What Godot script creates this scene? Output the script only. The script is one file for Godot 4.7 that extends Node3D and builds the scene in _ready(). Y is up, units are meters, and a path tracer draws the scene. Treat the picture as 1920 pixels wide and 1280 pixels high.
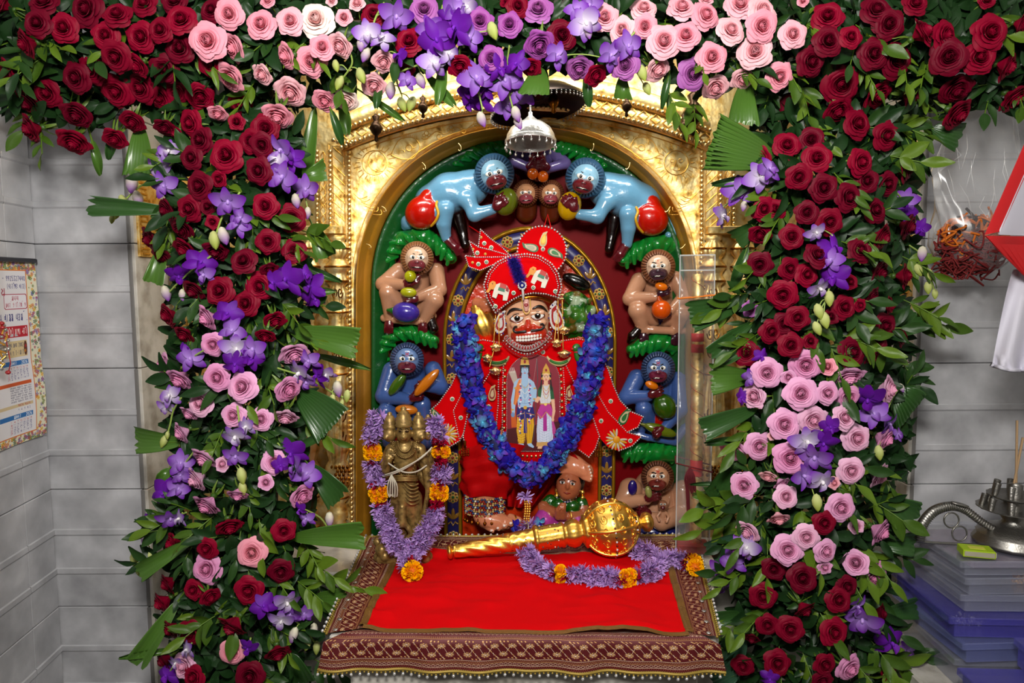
extends Node3D
# A flower-decked shrine in a tiled alcove. Depths are metres in front of the camera's foot,y is up.

const FOCAL := 1280.0
const EYE := Vector3(0.0,1.6,0.0)
const WALL := 1.50      # tiled back wall
const GOLD := 1.62      # gilt surround
const NICHE := 1.74     # red back of the niche
const TUBE := 0.55
const ALTAR := 0.988    # height of the altar top
var cam_basis := Basis.from_euler(Vector3(deg_to_rad(-5.0),0.0,deg_to_rad(-0.35)))
var rng := RandomNumberGenerator.new()
var M := {}

func _ready():
	rng.seed = 20
	set_camera_and_light()
	make_materials()
	build_room()
	build_surround()
	build_altar()
	build_niche()
	build_idol()
	build_offerings()
	build_right_corner()
	build_left_corner()
	build_flowers()

func set_camera_and_light():
	var cam := Camera3D.new(); cam.name = "camera"
	cam.fov = rad_to_deg(2.0 * atan(640.0 / FOCAL)); cam.near = 0.02; cam.far = 50.0
	add_child(cam); cam.transform = Transform3D(cam_basis,EYE); cam.current = true
	var we := WorldEnvironment.new(); we.name = "environment"
	var e := Environment.new()
	e.background_mode = Environment.BG_COLOR; e.background_color = Color(0.02,0.02,0.022)
	e.tonemap_mode = Environment.TONE_MAPPER_LINEAR; e.tonemap_exposure = 1.0
	e.sdfgi_enabled = true; e.ssao_enabled = true; e.ssil_enabled = true
	we.environment = e; add_child(we)
	# unseen lamps: a pendant to light the shrine, two ceiling lamps to soften shadows
	lamp("unseen_pendant_lamp", Vector3(-0.03,2.12,0.05),0.14,3.9,Color(1.0,0.985,0.96), "round white pendant lamp out of view above the visitor, placed to light the shrine")
	lamp("unseen_ceiling_lamp", Vector3(-0.84,2.44,0.55),0.2,0.6,Color(1.0,0.985,0.96), "round white ceiling lamp out of view near the left wall, placed to soften shadows")
	lamp("unseen_ceiling_lamp", Vector3(0.88,2.44,0.55),0.2,0.6,Color(1.0,0.985,0.96), "round white ceiling lamp out of view near the right wall, placed to soften shadows")

	# an unseen tube lamp behind the flower swag, placed to light the upper gold
	var at := Vector3(0.03,2.20,-1.42)
	var t = thing("unseen_tube_lamp", "unseen white tube lamp behind the flower swag, placed to light the gold arch", "tube lamp", at)
	var mb := MB.new(); mb.box(at + Vector3(0,0.03,0),Vector3(1.0,0.03,0.05),Basis(),0.004)
	for s in [-1,1]: mb.tube(PackedVector3Array([at + Vector3(s * 0.4,0.04,0),at + Vector3(s * 0.4,0.295,0)]),0.006,8)
	obj("housing", mb,mat(Color(0.85,0.85,0.84),0.5),t)
	mb = MB.new(); mb.tube(PackedVector3Array([at - Vector3(0.48,0,0),at + Vector3(0.48,0,0)]),0.013,14)
	var glow := StandardMaterial3D.new(); glow.albedo_color = Color.WHITE; glow.emission_enabled = true; glow.emission = Color(1.0,0.99,0.96); glow.emission_energy_multiplier = 2.0
	obj("glass_tube", mb,glow,t)
	var l := AreaLight3D.new(); l.name = "unseen_tube_light"; l.area_size = Vector2(0.94,0.03); l.light_energy = TUBE; l.light_color = Color(1.0,0.985,0.95); l.shadow_enabled = true; l.area_range = 8.0
	l.transform = Transform3D(Basis.looking_at(Vector3(0.0,-0.55,-0.30),Vector3.UP),Vector3(0,-0.018,-0.004))
	t.add_child(l)

func lamp(called,at,r,energy,tint,label):
	var t = thing(called,label, "ceiling lamp", at)
	var rim := MB.new(); rim.lathe([Vector2(r * 1.12,0.0),Vector2(r * 1.12,0.05),Vector2(r * 0.6,0.06),Vector2(0.03,0.06),Vector2(0.03,2.495 - at.y)],28,Transform3D(Basis(),at))
	obj("housing", rim,mat(Color(0.85,0.85,0.84),0.5),t)
	var disc := MB.new(); disc.lathe([Vector2(0.0,0.012),Vector2(r,0.012),Vector2(r,0.02)],28,Transform3D(Basis(),at))
	var glow := StandardMaterial3D.new(); glow.albedo_color = Color.WHITE; glow.emission_enabled = true; glow.emission = tint; glow.emission_energy_multiplier = 2.0
	obj("diffuser", disc,glow,t)
	var l := AreaLight3D.new(); l.name = "unseen_lamp_light"
	l.area_size = Vector2(r * 1.8,r * 1.8); l.light_energy = energy; l.light_color = tint; l.shadow_enabled = true; l.area_range = 8.0
	l.transform = Transform3D(Basis.looking_at(Vector3(0.02,1.55,-1.6) - at,Vector3.UP),Vector3(0,-0.02,0))
	t.add_child(l)

# ---------------------------------------------------------------- layout and naming
func P(x: float,y: float,d: float) -> Vector3:          # the point of the plane z = -d that lies on that sight line
	var r := cam_basis * Vector3((x - 960.0) / FOCAL,(640.0 - y) / FOCAL,-1.0)
	return EYE + r * (d / -r.z)

func PY(x: float,y: float,h: float) -> Vector3:         # the same on the level plane of height h
	var r := cam_basis * Vector3((x - 960.0) / FOCAL,(640.0 - y) / FOCAL,-1.0)
	return EYE + r * ((h - EYE.y) / r.y)

func PP(l: Array,d: float) -> PackedVector3Array:
	var o := PackedVector3Array()
	for q in l: o.append(P(q.x,q.y,d))
	return o

func S(d: float) -> float: return d / FOCAL / 0.985       # metres per pixel at that depth

func thing(called,label,category,at = Vector3.ZERO,group = ""):
	var o := Node3D.new(); o.name = called; add_child(o,true); o.position = at
	o.set_meta("label", label); o.set_meta("category", category)
	if group: o.set_meta("group", group)
	return o

func obj(called,mb,m,parent = self,kind = ""):
	var o := MeshInstance3D.new(); o.name = called
	var at := Vector3.ZERO
	var q = parent
	while q != self: at += q.position; q = q.get_parent()
	o.mesh = mb if mb is Mesh else mb.mesh(at)
	o.material_override = m
	parent.add_child(o,true)
	if kind: o.set_meta("kind", kind)
	return o

func inst(called,mesh,m,parent,xf):
	var o := MeshInstance3D.new(); o.name = called; o.mesh = mesh; o.material_override = m; o.transform = xf
	parent.add_child(o,true)
	return o

func tag(o,label,category,group = ""):
	o.set_meta("label", label); o.set_meta("category", category)
	if group: o.set_meta("group", group)
	return o

func struct(called,mb,m,parent = self):
	var o = obj(called,mb,m,parent)
	if parent == self: o.set_meta("kind", "structure")
	return o

func mat(c,rough = 0.5,metal = 0.0,o = {}):
	var m := StandardMaterial3D.new(); m.albedo_color = c; m.roughness = rough; m.metallic = metal
	for k in o: m.set(k,o[k])
	return m

func lin(c) -> Color: return (c if c is Color else Color(c)).srgb_to_linear()

# ---------------------------------------------------------------- mesh building
class MB:
	var v := PackedVector3Array()
	var c := PackedColorArray()
	var uv := PackedVector2Array()
	var ix := PackedInt32Array()
	var col := Color.WHITE
	func p(q: Vector3,t := Vector2.ZERO) -> int:
		v.append(q); c.append(col); uv.append(t); return v.size() - 1
	func tri(a: int,b: int,d: int): ix.append(a); ix.append(b); ix.append(d)
	func quad(a: int,b: int,d: int,e: int): tri(a,b,d); tri(a,d,e)
	func grid(rows: Array,closed := false):
		var n: int = rows[0].size()
		var base := v.size()
		for j in rows.size():
			for i in n: p(rows[j][i],Vector2(float(i) / (n - 1),float(j) / (rows.size() - 1)))
		for j in rows.size() - 1:
			for i in (n if closed else n - 1):
				var k := (i + 1) % n
				quad(base + j * n + i,base + j * n + k,base + (j + 1) * n + k,base + (j + 1) * n + i)
	func tube(path,rad,sides := 8,cap := true):
		var rows := []
		var up := Vector3(0.31,0.2,0.93)
		for i in path.size():
			var t: Vector3 = (path[mini(i + 1,path.size() - 1)] - path[maxi(i - 1,0)]).normalized()
			var a := (up - t * up.dot(t)).normalized()
			up = a
			var b := t.cross(a)
			var r: float = rad[i] if rad is Array or rad is PackedFloat32Array else rad
			var row := PackedVector3Array()
			for k in sides: row.append(path[i] + (a * cos(TAU * k / sides) + b * sin(TAU * k / sides)) * r)
			rows.append(row)
		if cap:
			var f := PackedVector3Array(); var l := PackedVector3Array()
			for k in sides: f.append(path[0]); l.append(path[path.size() - 1])
			rows.push_front(f); rows.append(l)
		grid(rows,true)
	func lathe(prof: Array,seg: int,xf: Transform3D,amp := 0.0,lobes := 0):   # profile of (radius,height),hard where a point repeats
		var rows := []
		for q in prof:
			var row := PackedVector3Array()
			for k in seg:
				var a := TAU * k / seg
				var r: float = q.x * (1.0 + amp * cos(a * lobes))
				row.append(xf * Vector3(r * cos(a),q.y,r * sin(a)))
			rows.append(row)
		grid(rows,true)
	func ball(at: Vector3,r: Vector3,b := Basis(),seg := 10,rings := 6):
		var rows := []
		for j in rings + 1:
			var th := PI * j / rings
			var row := PackedVector3Array()
			for k in seg:
				var a := TAU * k / seg
				row.append(at + b * Vector3(r.x * sin(th) * cos(a),r.y * cos(th),r.z * sin(th) * sin(a)))
			rows.append(row)
		grid(rows,true)
	func bead(at: Vector3,r: float):                         # a very small ball
		var s := v.size()
		for q in [Vector3.UP,Vector3.DOWN,Vector3.LEFT,Vector3.RIGHT,Vector3.FORWARD,Vector3.BACK]: p(at + q * r)
		for q in [[0,3,4],[0,4,2],[0,2,5],[0,5,3],[1,4,3],[1,2,4],[1,5,2],[1,3,5]]: tri(s + q[0],s + q[1],s + q[2])
	func box(at: Vector3,size: Vector3,b := Basis(),bev := 0.0):
		var h := size / 2.0
		var rows := []
		bev = minf(bev,minf(h.x,minf(h.y,h.z)) * 0.9)
		var ring = func(x,y,z,cut):
			return PackedVector3Array([at + b * Vector3(-x + cut,y,-z),at + b * Vector3(x - cut,y,-z),at + b * Vector3(x,y,-z + cut),at + b * Vector3(x,y,z - cut),
				at + b * Vector3(x - cut,y,z),at + b * Vector3(-x + cut,y,z),at + b * Vector3(-x,y,z - cut),at + b * Vector3(-x,y,-z + cut)])
		var e := maxf(bev,0.00001)
		for q in [[h.x - e,-h.y,h.z - e],[h.x,-h.y + e,h.z],[h.x,h.y - e,h.z],[h.x - e,h.y,h.z - e]]: rows.append(ring.call(q[0],q[1],q[2],e))
		for j in 3:
			for i in 8:
				var k := (i + 1) % 8
				var s := v.size()
				p(rows[j][i],Vector2(i,j)); p(rows[j][k],Vector2(i,j)); p(rows[j + 1][k]); p(rows[j + 1][i]); quad(s,s + 1,s + 2,s + 3)
		for j in [0,3]:
			var s := v.size()
			for i in 8: p(rows[j][i])
			for i in range(1,7): tri(s,s + i,s + i + 1) if j == 0 else tri(s,s + i + 1,s + i)
	func prism(poly: PackedVector2Array,xf: Transform3D,z0: float,z1: float,bev := 0.0):   # front at z1
		var fr := poly
		if bev > 0.0:
			var g := Geometry2D.offset_polygon(poly,-bev)
			if g.size() == 1 and absf(g[0].size() - poly.size()) < 1: fr = g[0]
		var put := func(q: Vector2,z: float) -> Vector3: return xf * Vector3(q.x,q.y,z)
		var t := Geometry2D.triangulate_polygon(fr)
		var s := v.size()
		for q in fr: p(put.call(q,z1),q)
		for k in range(0,t.size(),3): tri(s + t[k],s + t[k + 1],s + t[k + 2])
		t = Geometry2D.triangulate_polygon(poly)
		s = v.size()
		for q in poly: p(put.call(q,z0),q)
		for k in range(0,t.size(),3): tri(s + t[k],s + t[k + 2],s + t[k + 1])
		var levels := [[poly,z0],[poly,z1 - bev]]
		if fr != poly: levels.append([fr,z1])
		for j in levels.size() - 1:
			for i in poly.size():
				var k := (i + 1) % poly.size()
				s = v.size()
				p(put.call(levels[j][0][i],levels[j][1])); p(put.call(levels[j][0][k],levels[j][1])); p(put.call(levels[j + 1][0][k],levels[j + 1][1])); p(put.call(levels[j + 1][0][i],levels[j + 1][1]))
				quad(s,s + 1,s + 2,s + 3)
	func mesh(origin := Vector3.ZERO) -> ArrayMesh:
		var n := PackedVector3Array(); n.resize(v.size())
		for k in range(0,ix.size(),3):
			var f := (v[ix[k + 2]] - v[ix[k]]).cross(v[ix[k + 1]] - v[ix[k]])
			n[ix[k]] += f; n[ix[k + 1]] += f; n[ix[k + 2]] += f
		var w := PackedVector3Array(); w.resize(v.size())
		for k in v.size():
			n[k] = n[k].normalized() if n[k].length_squared() > 1e-24 else Vector3.UP
			w[k] = v[k] - origin
		var a := []; a.resize(Mesh.ARRAY_MAX)
		a[Mesh.ARRAY_VERTEX] = w; a[Mesh.ARRAY_NORMAL] = n; a[Mesh.ARRAY_COLOR] = c; a[Mesh.ARRAY_TEX_UV] = uv; a[Mesh.ARRAY_INDEX] = ix
		var m := ArrayMesh.new(); m.add_surface_from_arrays(Mesh.PRIMITIVE_TRIANGLES,a)
		return m

# ---------------------------------------------------------------- one continuous painted body from tapered bones (surface nets)
class Blob:
	var bones := []
	var cell := 0.004
	var k := 0.008
	func bone(a: Vector3,ra: float,b: Vector3,rb: float,col: Color,soft := -1.0): bones.append([0,a,b,ra,rb,col,soft])
	func egg(at: Vector3,r: Vector3,col: Color,b := Basis(),soft := -1.0): bones.append([1,at,b,r,0.0,col,soft])
	func dent(at: Vector3,r: Vector3,b := Basis(),soft := -1.0): bones.append([2,at,b,r,0.0,Color.BLACK,soft])
	func add_to(mb: MB):
		var lo := Vector3.INF; var hi := -Vector3.INF
		for q in bones:
			if q[0] == 0:
				var r0 = Vector3.ONE * q[3]; var r1 = Vector3.ONE * q[4]
				lo = lo.min(q[1] - r0).min(q[2] - r1); hi = hi.max(q[1] + r0).max(q[2] + r1)
			elif q[0] == 1:
				var r2 := Vector3.ONE * maxf(q[3].x,maxf(q[3].y,q[3].z))
				lo = lo.min(q[1] - r2); hi = hi.max(q[1] + r2)
		lo -= Vector3.ONE * cell * 3.0; hi += Vector3.ONE * cell * 3.0
		var nx := int((hi.x - lo.x) / cell) + 2; var ny := int((hi.y - lo.y) / cell) + 2; var nz := int((hi.z - lo.z) / cell) + 2
		var f := PackedFloat32Array(); f.resize(nx * ny * nz); f.fill(9.0)
		var best := PackedFloat32Array(); best.resize(nx * ny * nz); best.fill(9.0)
		var who := PackedInt32Array(); who.resize(nx * ny * nz)
		for bi in bones.size():
			var q = bones[bi]
			var kk: float = q[6] if q[6] >= 0.0 else k
			var kind: int = q[0]
			var pad := maxf(cell * 2.5,kk * 1.2)
			var a: Vector3; var z: Vector3
			if kind == 0:
				a = q[1].min(q[2]) - Vector3.ONE * (maxf(q[3],q[4]) + pad); z = q[1].max(q[2]) + Vector3.ONE * (maxf(q[3],q[4]) + pad)
			else:
				var big: float = maxf(q[3].x,maxf(q[3].y,q[3].z)) + pad
				a = q[1] - Vector3.ONE * big; z = q[1] + Vector3.ONE * big
			a = ((a - lo) / cell).floor().max(Vector3.ZERO); z = ((z - lo) / cell).ceil().min(Vector3(nx - 1,ny - 1,nz - 1))
			var A: Vector3 = q[1]
			var ba := Vector3.ZERO; var bb := 1.0; var inv := Basis(); var ra := 0.0; var rb := 0.0; var rr := Vector3.ONE
			if kind == 0:
				ba = q[2] - A; bb = maxf(ba.length_squared(),1e-12); ra = q[3]; rb = q[4]
			else:
				inv = q[2].inverse(); rr = q[3]
			for iz in range(int(a.z),int(z.z) + 1):
				for iy in range(int(a.y),int(z.y) + 1):
					var at := (iz * ny + iy) * nx
					for i in range(int(a.x),int(z.x) + 1):
						var pt := lo + Vector3(i,iy,iz) * cell - A
						var d: float
						if kind == 0:
							var h := clampf(pt.dot(ba) / bb,0.0,1.0)
							d = (pt - ba * h).length() - ra - (rb - ra) * h
						else:
							var l := inv * pt / rr
							var k0 := l.length()
							var k1 := (l / rr).length()
							d = k0 * (k0 - 1.0) / maxf(k1,1e-6) if k0 > 0.02 else -minf(rr.x,minf(rr.y,rr.z))
						if d > pad and f[at + i] > 8.0 and kind != 2: continue
						var o := f[at + i]
						if kind == 2:
							f[at + i] = maxf(o,-d)
							continue
						if kk > 0.0 and absf(o - d) < kk:
							var hh := 0.5 + 0.5 * (o - d) / kk
							f[at + i] = o + (d - o) * hh - kk * hh * (1.0 - hh)
						elif d < o: f[at + i] = d
						if d < best[at + i]:
							best[at + i] = d; who[at + i] = bi
		var id := PackedInt32Array(); id.resize(nx * ny * nz); id.fill(-1)
		var off := PackedInt32Array([0,1,nx,nx + 1,nx * ny,nx * ny + 1,nx * ny + nx,nx * ny + nx + 1])
		var cv := [Vector3(0,0,0),Vector3(1,0,0),Vector3(0,1,0),Vector3(1,1,0),Vector3(0,0,1),Vector3(1,0,1),Vector3(0,1,1),Vector3(1,1,1)]
		var ed := [[0,1],[2,3],[4,5],[6,7],[0,2],[1,3],[4,6],[5,7],[0,4],[1,5],[2,6],[3,7]]
		for iz in nz - 1:
			for iy in ny - 1:
				var row := (iz * ny + iy) * nx
				for i in nx - 1:
					var at := row + i
					var first := f[at] < 0.0
					if (f[at + 1] < 0.0) == first and (f[at + nx] < 0.0) == first and (f[at + nx + 1] < 0.0) == first and (f[at + off[4]] < 0.0) == first and (f[at + off[5]] < 0.0) == first and (f[at + off[6]] < 0.0) == first and (f[at + off[7]] < 0.0) == first: continue
					var s := Vector3.ZERO; var n := 0
					for e in ed:
						var fa := f[at + off[e[0]]]; var fb := f[at + off[e[1]]]
						if (fa < 0.0) != (fb < 0.0):
							s += cv[e[0]].lerp(cv[e[1]],fa / (fa - fb)); n += 1
					var near := 9.0; var w := 0
					for o in off:
						if best[at + o] < near: near = best[at + o]; w = who[at + o]
					mb.col = bones[w][5]
					id[at] = mb.p(lo + (Vector3(i,iy,iz) + s / n) * cell)
		for iz in range(1,nz - 1):
			for iy in range(1,ny - 1):
				var row := (iz * ny + iy) * nx
				for i in range(1,nx - 1):
					var at := row + i
					var ins := f[at] < 0.0
					for ax in 3:
						var o := 1 if ax == 0 else nx if ax == 1 else nx * ny
						if (f[at + o] < 0.0) == ins: continue
						var u := nx if ax == 0 else nx * ny if ax == 1 else 1
						var w := nx * ny if ax == 0 else 1 if ax == 1 else nx
						var q0 := id[at]; var q1 := id[at - u]; var q2 := id[at - u - w]; var q3 := id[at - w]
						if q0 < 0 or q1 < 0 or q2 < 0 or q3 < 0: continue
						if ins: mb.quad(q0,q3,q2,q1)
						else: mb.quad(q0,q1,q2,q3)
		mb.col = Color.WHITE

# ---------------------------------------------------------------- painting of textures
class Pic:
	var im: Image
	var w: int
	var h: int
	func _init(x: int,y: int,c: Color):
		w = x; h = y; im = Image.create_empty(x,y,false,Image.FORMAT_RGB8); im.fill(c)
	func poly(pts: Array,c: Color):
		var lo := 1e9; var hi := -1e9
		for q in pts: lo = minf(lo,q.y); hi = maxf(hi,q.y)
		for y in range(maxi(0,int(lo)),mini(h - 1,int(hi)) + 1):
			var xs := []
			for i in pts.size():
				var a: Vector2 = pts[i]; var b: Vector2 = pts[(i + 1) % pts.size()]
				if (a.y > y + 0.5) != (b.y > y + 0.5): xs.append(a.x + (y + 0.5 - a.y) / (b.y - a.y) * (b.x - a.x))
			xs.sort()
			for k in range(0,xs.size() - 1,2):
				var x0 := clampi(roundi(xs[k]),0,w); var x1 := clampi(roundi(xs[k + 1]),0,w)
				if x1 > x0: im.fill_rect(Rect2i(x0,y,x1 - x0,1),c)
	func oval(x: float,y: float,rx: float,ry: float,c: Color,turn := 0.0):
		var l := []
		for k in 20: l.append(Vector2(x,y) + Vector2(rx * cos(TAU * k / 20),ry * sin(TAU * k / 20)).rotated(turn))
		poly(l,c)
	func line(pts: Array,t: float,c: Color):
		for i in pts.size() - 1:
			var a: Vector2 = pts[i]; var b: Vector2 = pts[i + 1]
			var n := (b - a).orthogonal().normalized() * t / 2.0
			poly([a + n,b + n,b - n,a - n],c)
			if t > 2.5: oval(b.x,b.y,t / 2.0,t / 2.0,c)
	func ring(x: float,y: float,r: float,t: float,c: Color):
		var l := []
		for k in 17: l.append(Vector2(x + r * cos(TAU * k / 16),y + r * sin(TAU * k / 16)))
		line(l,t,c)
	func tex() -> ImageTexture:
		im.generate_mipmaps()
		return ImageTexture.create_from_image(im)

func relief(im: Image,strength := 3.0) -> ImageTexture:   # a normal map from the light and dark of a picture
	var b: Image = im.duplicate()
	b.convert(Image.FORMAT_RGBA8)
	b.bump_map_to_normal_map(strength)
	return ImageTexture.create_from_image(b)

func noise_tex(size: int,freq: float,ramp: Array,oct := 4,sd := 1,as_normal := false,strength := 4.0):
	var n := FastNoiseLite.new(); n.seed = sd; n.frequency = freq; n.fractal_octaves = oct; n.noise_type = FastNoiseLite.TYPE_SIMPLEX_SMOOTH
	var t := NoiseTexture2D.new(); t.width = size; t.height = size; t.seamless = true; t.noise = n
	if as_normal: t.as_normal_map = true; t.bump_strength = strength
	if ramp:
		var g := Gradient.new()
		g.offsets = PackedFloat32Array(ramp.map(func(q): return q[0])); g.colors = PackedColorArray(ramp.map(func(q): return q[1]))
		t.color_ramp = g
	return t

func blob_obj(called,b,m,parent):
	var mb := MB.new(); b.add_to(mb); return obj(called,mb,m,parent)

func smooth_path(pts: Array,n := 6) -> Array:             # a curve through points (Vector2 or Vector3)
	var o := []
	for i in pts.size() - 1:
		var a = pts[maxi(i - 1,0)]; var b = pts[i]; var c = pts[i + 1]; var d = pts[mini(i + 2,pts.size() - 1)]
		for k in n: o.append(b.cubic_interpolate(c,a,d,float(k) / n))
	o.append(pts[pts.size() - 1])
	return o

func walk(pts: Array,step: float) -> Array:               # evenly spaced points on a path
	var o := []; var left := 0.0
	for i in pts.size() - 1:
		var l: float = pts[i].distance_to(pts[i + 1]); var t := left
		while t < l:
			o.append(pts[i].lerp(pts[i + 1],t / maxf(l,1e-9))); t += step
		left = t - l
	return o

func make_materials():
	var white := [[0.0,Color(0.60,0.60,0.615)],[0.42,Color(0.70,0.70,0.715)],[0.6,Color(0.735,0.735,0.75)],[1.0,Color(0.83,0.83,0.845)]]
	M.tile = mat(Color(0.93,0.93,0.93),0.32,0.0,{albedo_texture = noise_tex(512,0.006,white,5,3),uv1_triplanar = true,uv1_world_triplanar = true,uv1_scale = Vector3(2.2,2.2,2.2),normal_enabled = true,normal_scale = 0.25})
	M.tile.normal_texture = noise_tex(256,0.02,[],3,5,true,3.0)
	M.grout = mat(Color(0.33,0.32,0.30),0.9)
	M.marble = mat(Color(0.95,0.94,0.92),0.22,0.0,{albedo_texture = noise_tex(512,0.008,[[0.0,Color(0.62,0.60,0.57)],[0.5,Color(0.80,0.79,0.77)],[1.0,Color(0.86,0.85,0.84)]],5,9),uv1_triplanar = true,uv1_world_triplanar = true,uv1_scale = Vector3(3,3,3)})
	M.plaster = mat(Color(0.74,0.74,0.73),0.85)
	M.floor = mat(Color(0.5,0.49,0.47),0.35)
	var dirt := [[0.0,Color(0.55,0.38,0.14)],[0.25,Color(0.93,0.75,0.40)],[0.5,Color(0.98,0.87,0.60)],[1.0,Color(1.0,0.93,0.72)]]
	M.gold = mat(Color(1,1,1),0.5,1.0,{albedo_texture = noise_tex(512,0.012,dirt,5,21),uv1_triplanar = true,uv1_world_triplanar = true,uv1_scale = Vector3(5,5,5),normal_enabled = true,normal_scale = 0.35})
	M.gold.normal_texture = noise_tex(256,0.03,[],3,8,true,4.0)
	M.gold_dark = mat(Color(0.80,0.58,0.24),0.3,1.0,{albedo_texture = noise_tex(256,0.02,[[0.0,Color(0.25,0.16,0.08)],[0.45,Color(0.75,0.6,0.4)],[1.0,Color(1,1,1)]],4,31),uv1_triplanar = true,uv1_world_triplanar = true,uv1_scale = Vector3(8,8,8)})
	M.gold_shine = mat(Color(1.0,0.80,0.38),0.36,1.0,{normal_enabled = true,normal_texture = M.gold.normal_texture,normal_scale = 0.25,uv1_triplanar = true,uv1_scale = Vector3(12,12,12)})
	M.gold_pale = mat(Color(0.96,0.84,0.58),0.34,1.0)
	M.gold_paint = mat(Color(0.72,0.50,0.13),0.38,0.2,{normal_enabled = true,normal_texture = noise_tex(256,0.02,[],4,12,true,3.0),normal_scale = 0.4,uv1_triplanar = true,uv1_world_triplanar = true,uv1_scale = Vector3(4,4,4)})
	M.bronze_dark = mat(Color(0.20,0.13,0.07),0.35,0.8)
	M.brass = mat(Color(0.70,0.57,0.33),0.40,0.55,{albedo_texture = noise_tex(256,0.03,[[0.0,Color(0.35,0.32,0.3)],[0.5,Color(0.85,0.85,0.85)],[1.0,Color(1,1,1)]],4,44),uv1_triplanar = true,uv1_scale = Vector3(9,9,9)})
	M.silver = mat(Color(0.78,0.77,0.75),0.38,0.85,{normal_enabled = true,normal_texture = noise_tex(256,0.06,[],3,15,true,5.0),normal_scale = 0.4,uv1_triplanar = true,uv1_scale = Vector3(9,9,9)})
	M.steel = mat(Color(0.60,0.59,0.57),0.42,1.0,{normal_enabled = true,normal_texture = M.silver.normal_texture,normal_scale = 0.4,uv1_triplanar = true,uv1_scale = Vector3(14,14,14)})
	M.paint = mat(Color.WHITE,0.24,0.0,{vertex_color_use_as_albedo = true,clearcoat_enabled = true,clearcoat = 0.5,clearcoat_roughness = 0.12,normal_enabled = true,normal_texture = noise_tex(256,0.03,[],3,16,true,3.0),normal_scale = 0.35,uv1_triplanar = true,uv1_scale = Vector3(8,8,8)})
	M.flat = mat(Color.WHITE,0.5,0.0,{vertex_color_use_as_albedo = true})
	M.red_wall = mat(Color(0.42,0.01,0.035),0.5,0.0,{metallic_specular = 0.2})
	M.orange = mat(Color(0.78,0.20,0.05),0.28,0.0,{normal_enabled = true,normal_texture = M.paint.normal_texture,normal_scale = 0.6,uv1_triplanar = true,uv1_scale = Vector3(5,5,5)})
	M.velvet = mat(Color(0.78,0.004,0.025),0.9,0.0,{metallic_specular = 0.2,rim_enabled = true,rim = 0.12,rim_tint = 0.8})
	M.red_felt = mat(Color(0.80,0.008,0.03),0.85,0.0,{metallic_specular = 0.15})
	M.silk = mat(Color(0.68,0.008,0.025),0.6,0.0,{metallic_specular = 0.25})
	M.pearl = mat(Color(0.90,0.89,0.85),0.2,0.3)
	M.crystal = mat(Color(0.88,0.87,0.86),0.12,0.55)
	M.black = mat(Color(0.015,0.014,0.014),0.22,0.0,{clearcoat_enabled = true,clearcoat = 0.6})
	M.white = mat(Color(0.92,0.91,0.88),0.3)
	M.ruby = mat(Color(0.62,0.02,0.06),0.1,0.1,{clearcoat_enabled = true})
	M.glass = mat(Color(0.85,0.87,0.87,0.10),0.06,0.0,{transparency = BaseMaterial3D.TRANSPARENCY_ALPHA})
	M.rope = mat(Color(0.72,0.69,0.62),0.8)
	M.stem = mat(Color(0.33,0.45,0.10),0.45)
	M.stem_pale = mat(Color(0.58,0.68,0.32),0.45)

# a tile with three raised bands,its face at z = 0,w wide and h high,its lower left corner at the origin
func tile_mesh(w: float,h: float) -> ArrayMesh:
	var mb := MB.new()
	var prof := [Vector2(0.0,-0.008),Vector2(0.0,-0.0015),Vector2(0.0015,0.0)]
	for k in 3:
		var y0 := h * k / 3.0; var y1 := h * (k + 1) / 3.0
		if k > 0: prof.append_array([Vector2(y0 + 0.0005,-0.0005)])
		prof.append(Vector2(y1 - 0.016,0.0))
		if k < 2: prof.append_array([Vector2(y1 - 0.012,0.0028),Vector2(y1 - 0.001,0.0028)])
	prof.append_array([Vector2(h - 0.0015,0.0),Vector2(h,-0.0015),Vector2(h,-0.008)])
	for j in prof.size() - 1:
		var a: Vector2 = prof[j]; var b: Vector2 = prof[j + 1]
		var s := mb.v.size()
		for q in [[0.0,a,-0.0015],[0.0015,a,0.0],[w - 0.0015,a,0.0],[w,a,-0.0015],[0.0,b,-0.0015],[0.0015,b,0.0],[w - 0.0015,b,0.0],[w,b,-0.0015]]: mb.p(Vector3(q[0],q[1].x,q[1].y + q[2]))
		for i in 3: mb.quad(s + i,s + 4 + i,s + 5 + i,s + 1 + i)
	for x in [0.0,w]:
		var s := mb.v.size()
		for q in [Vector3(x,0,-0.008),Vector3(x,h,-0.008),Vector3(x,h,-0.0015),Vector3(x,0,-0.0015)]: mb.p(q)
		mb.quad(s,s + 1,s + 2,s + 3)
	return mb.mesh()

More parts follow.
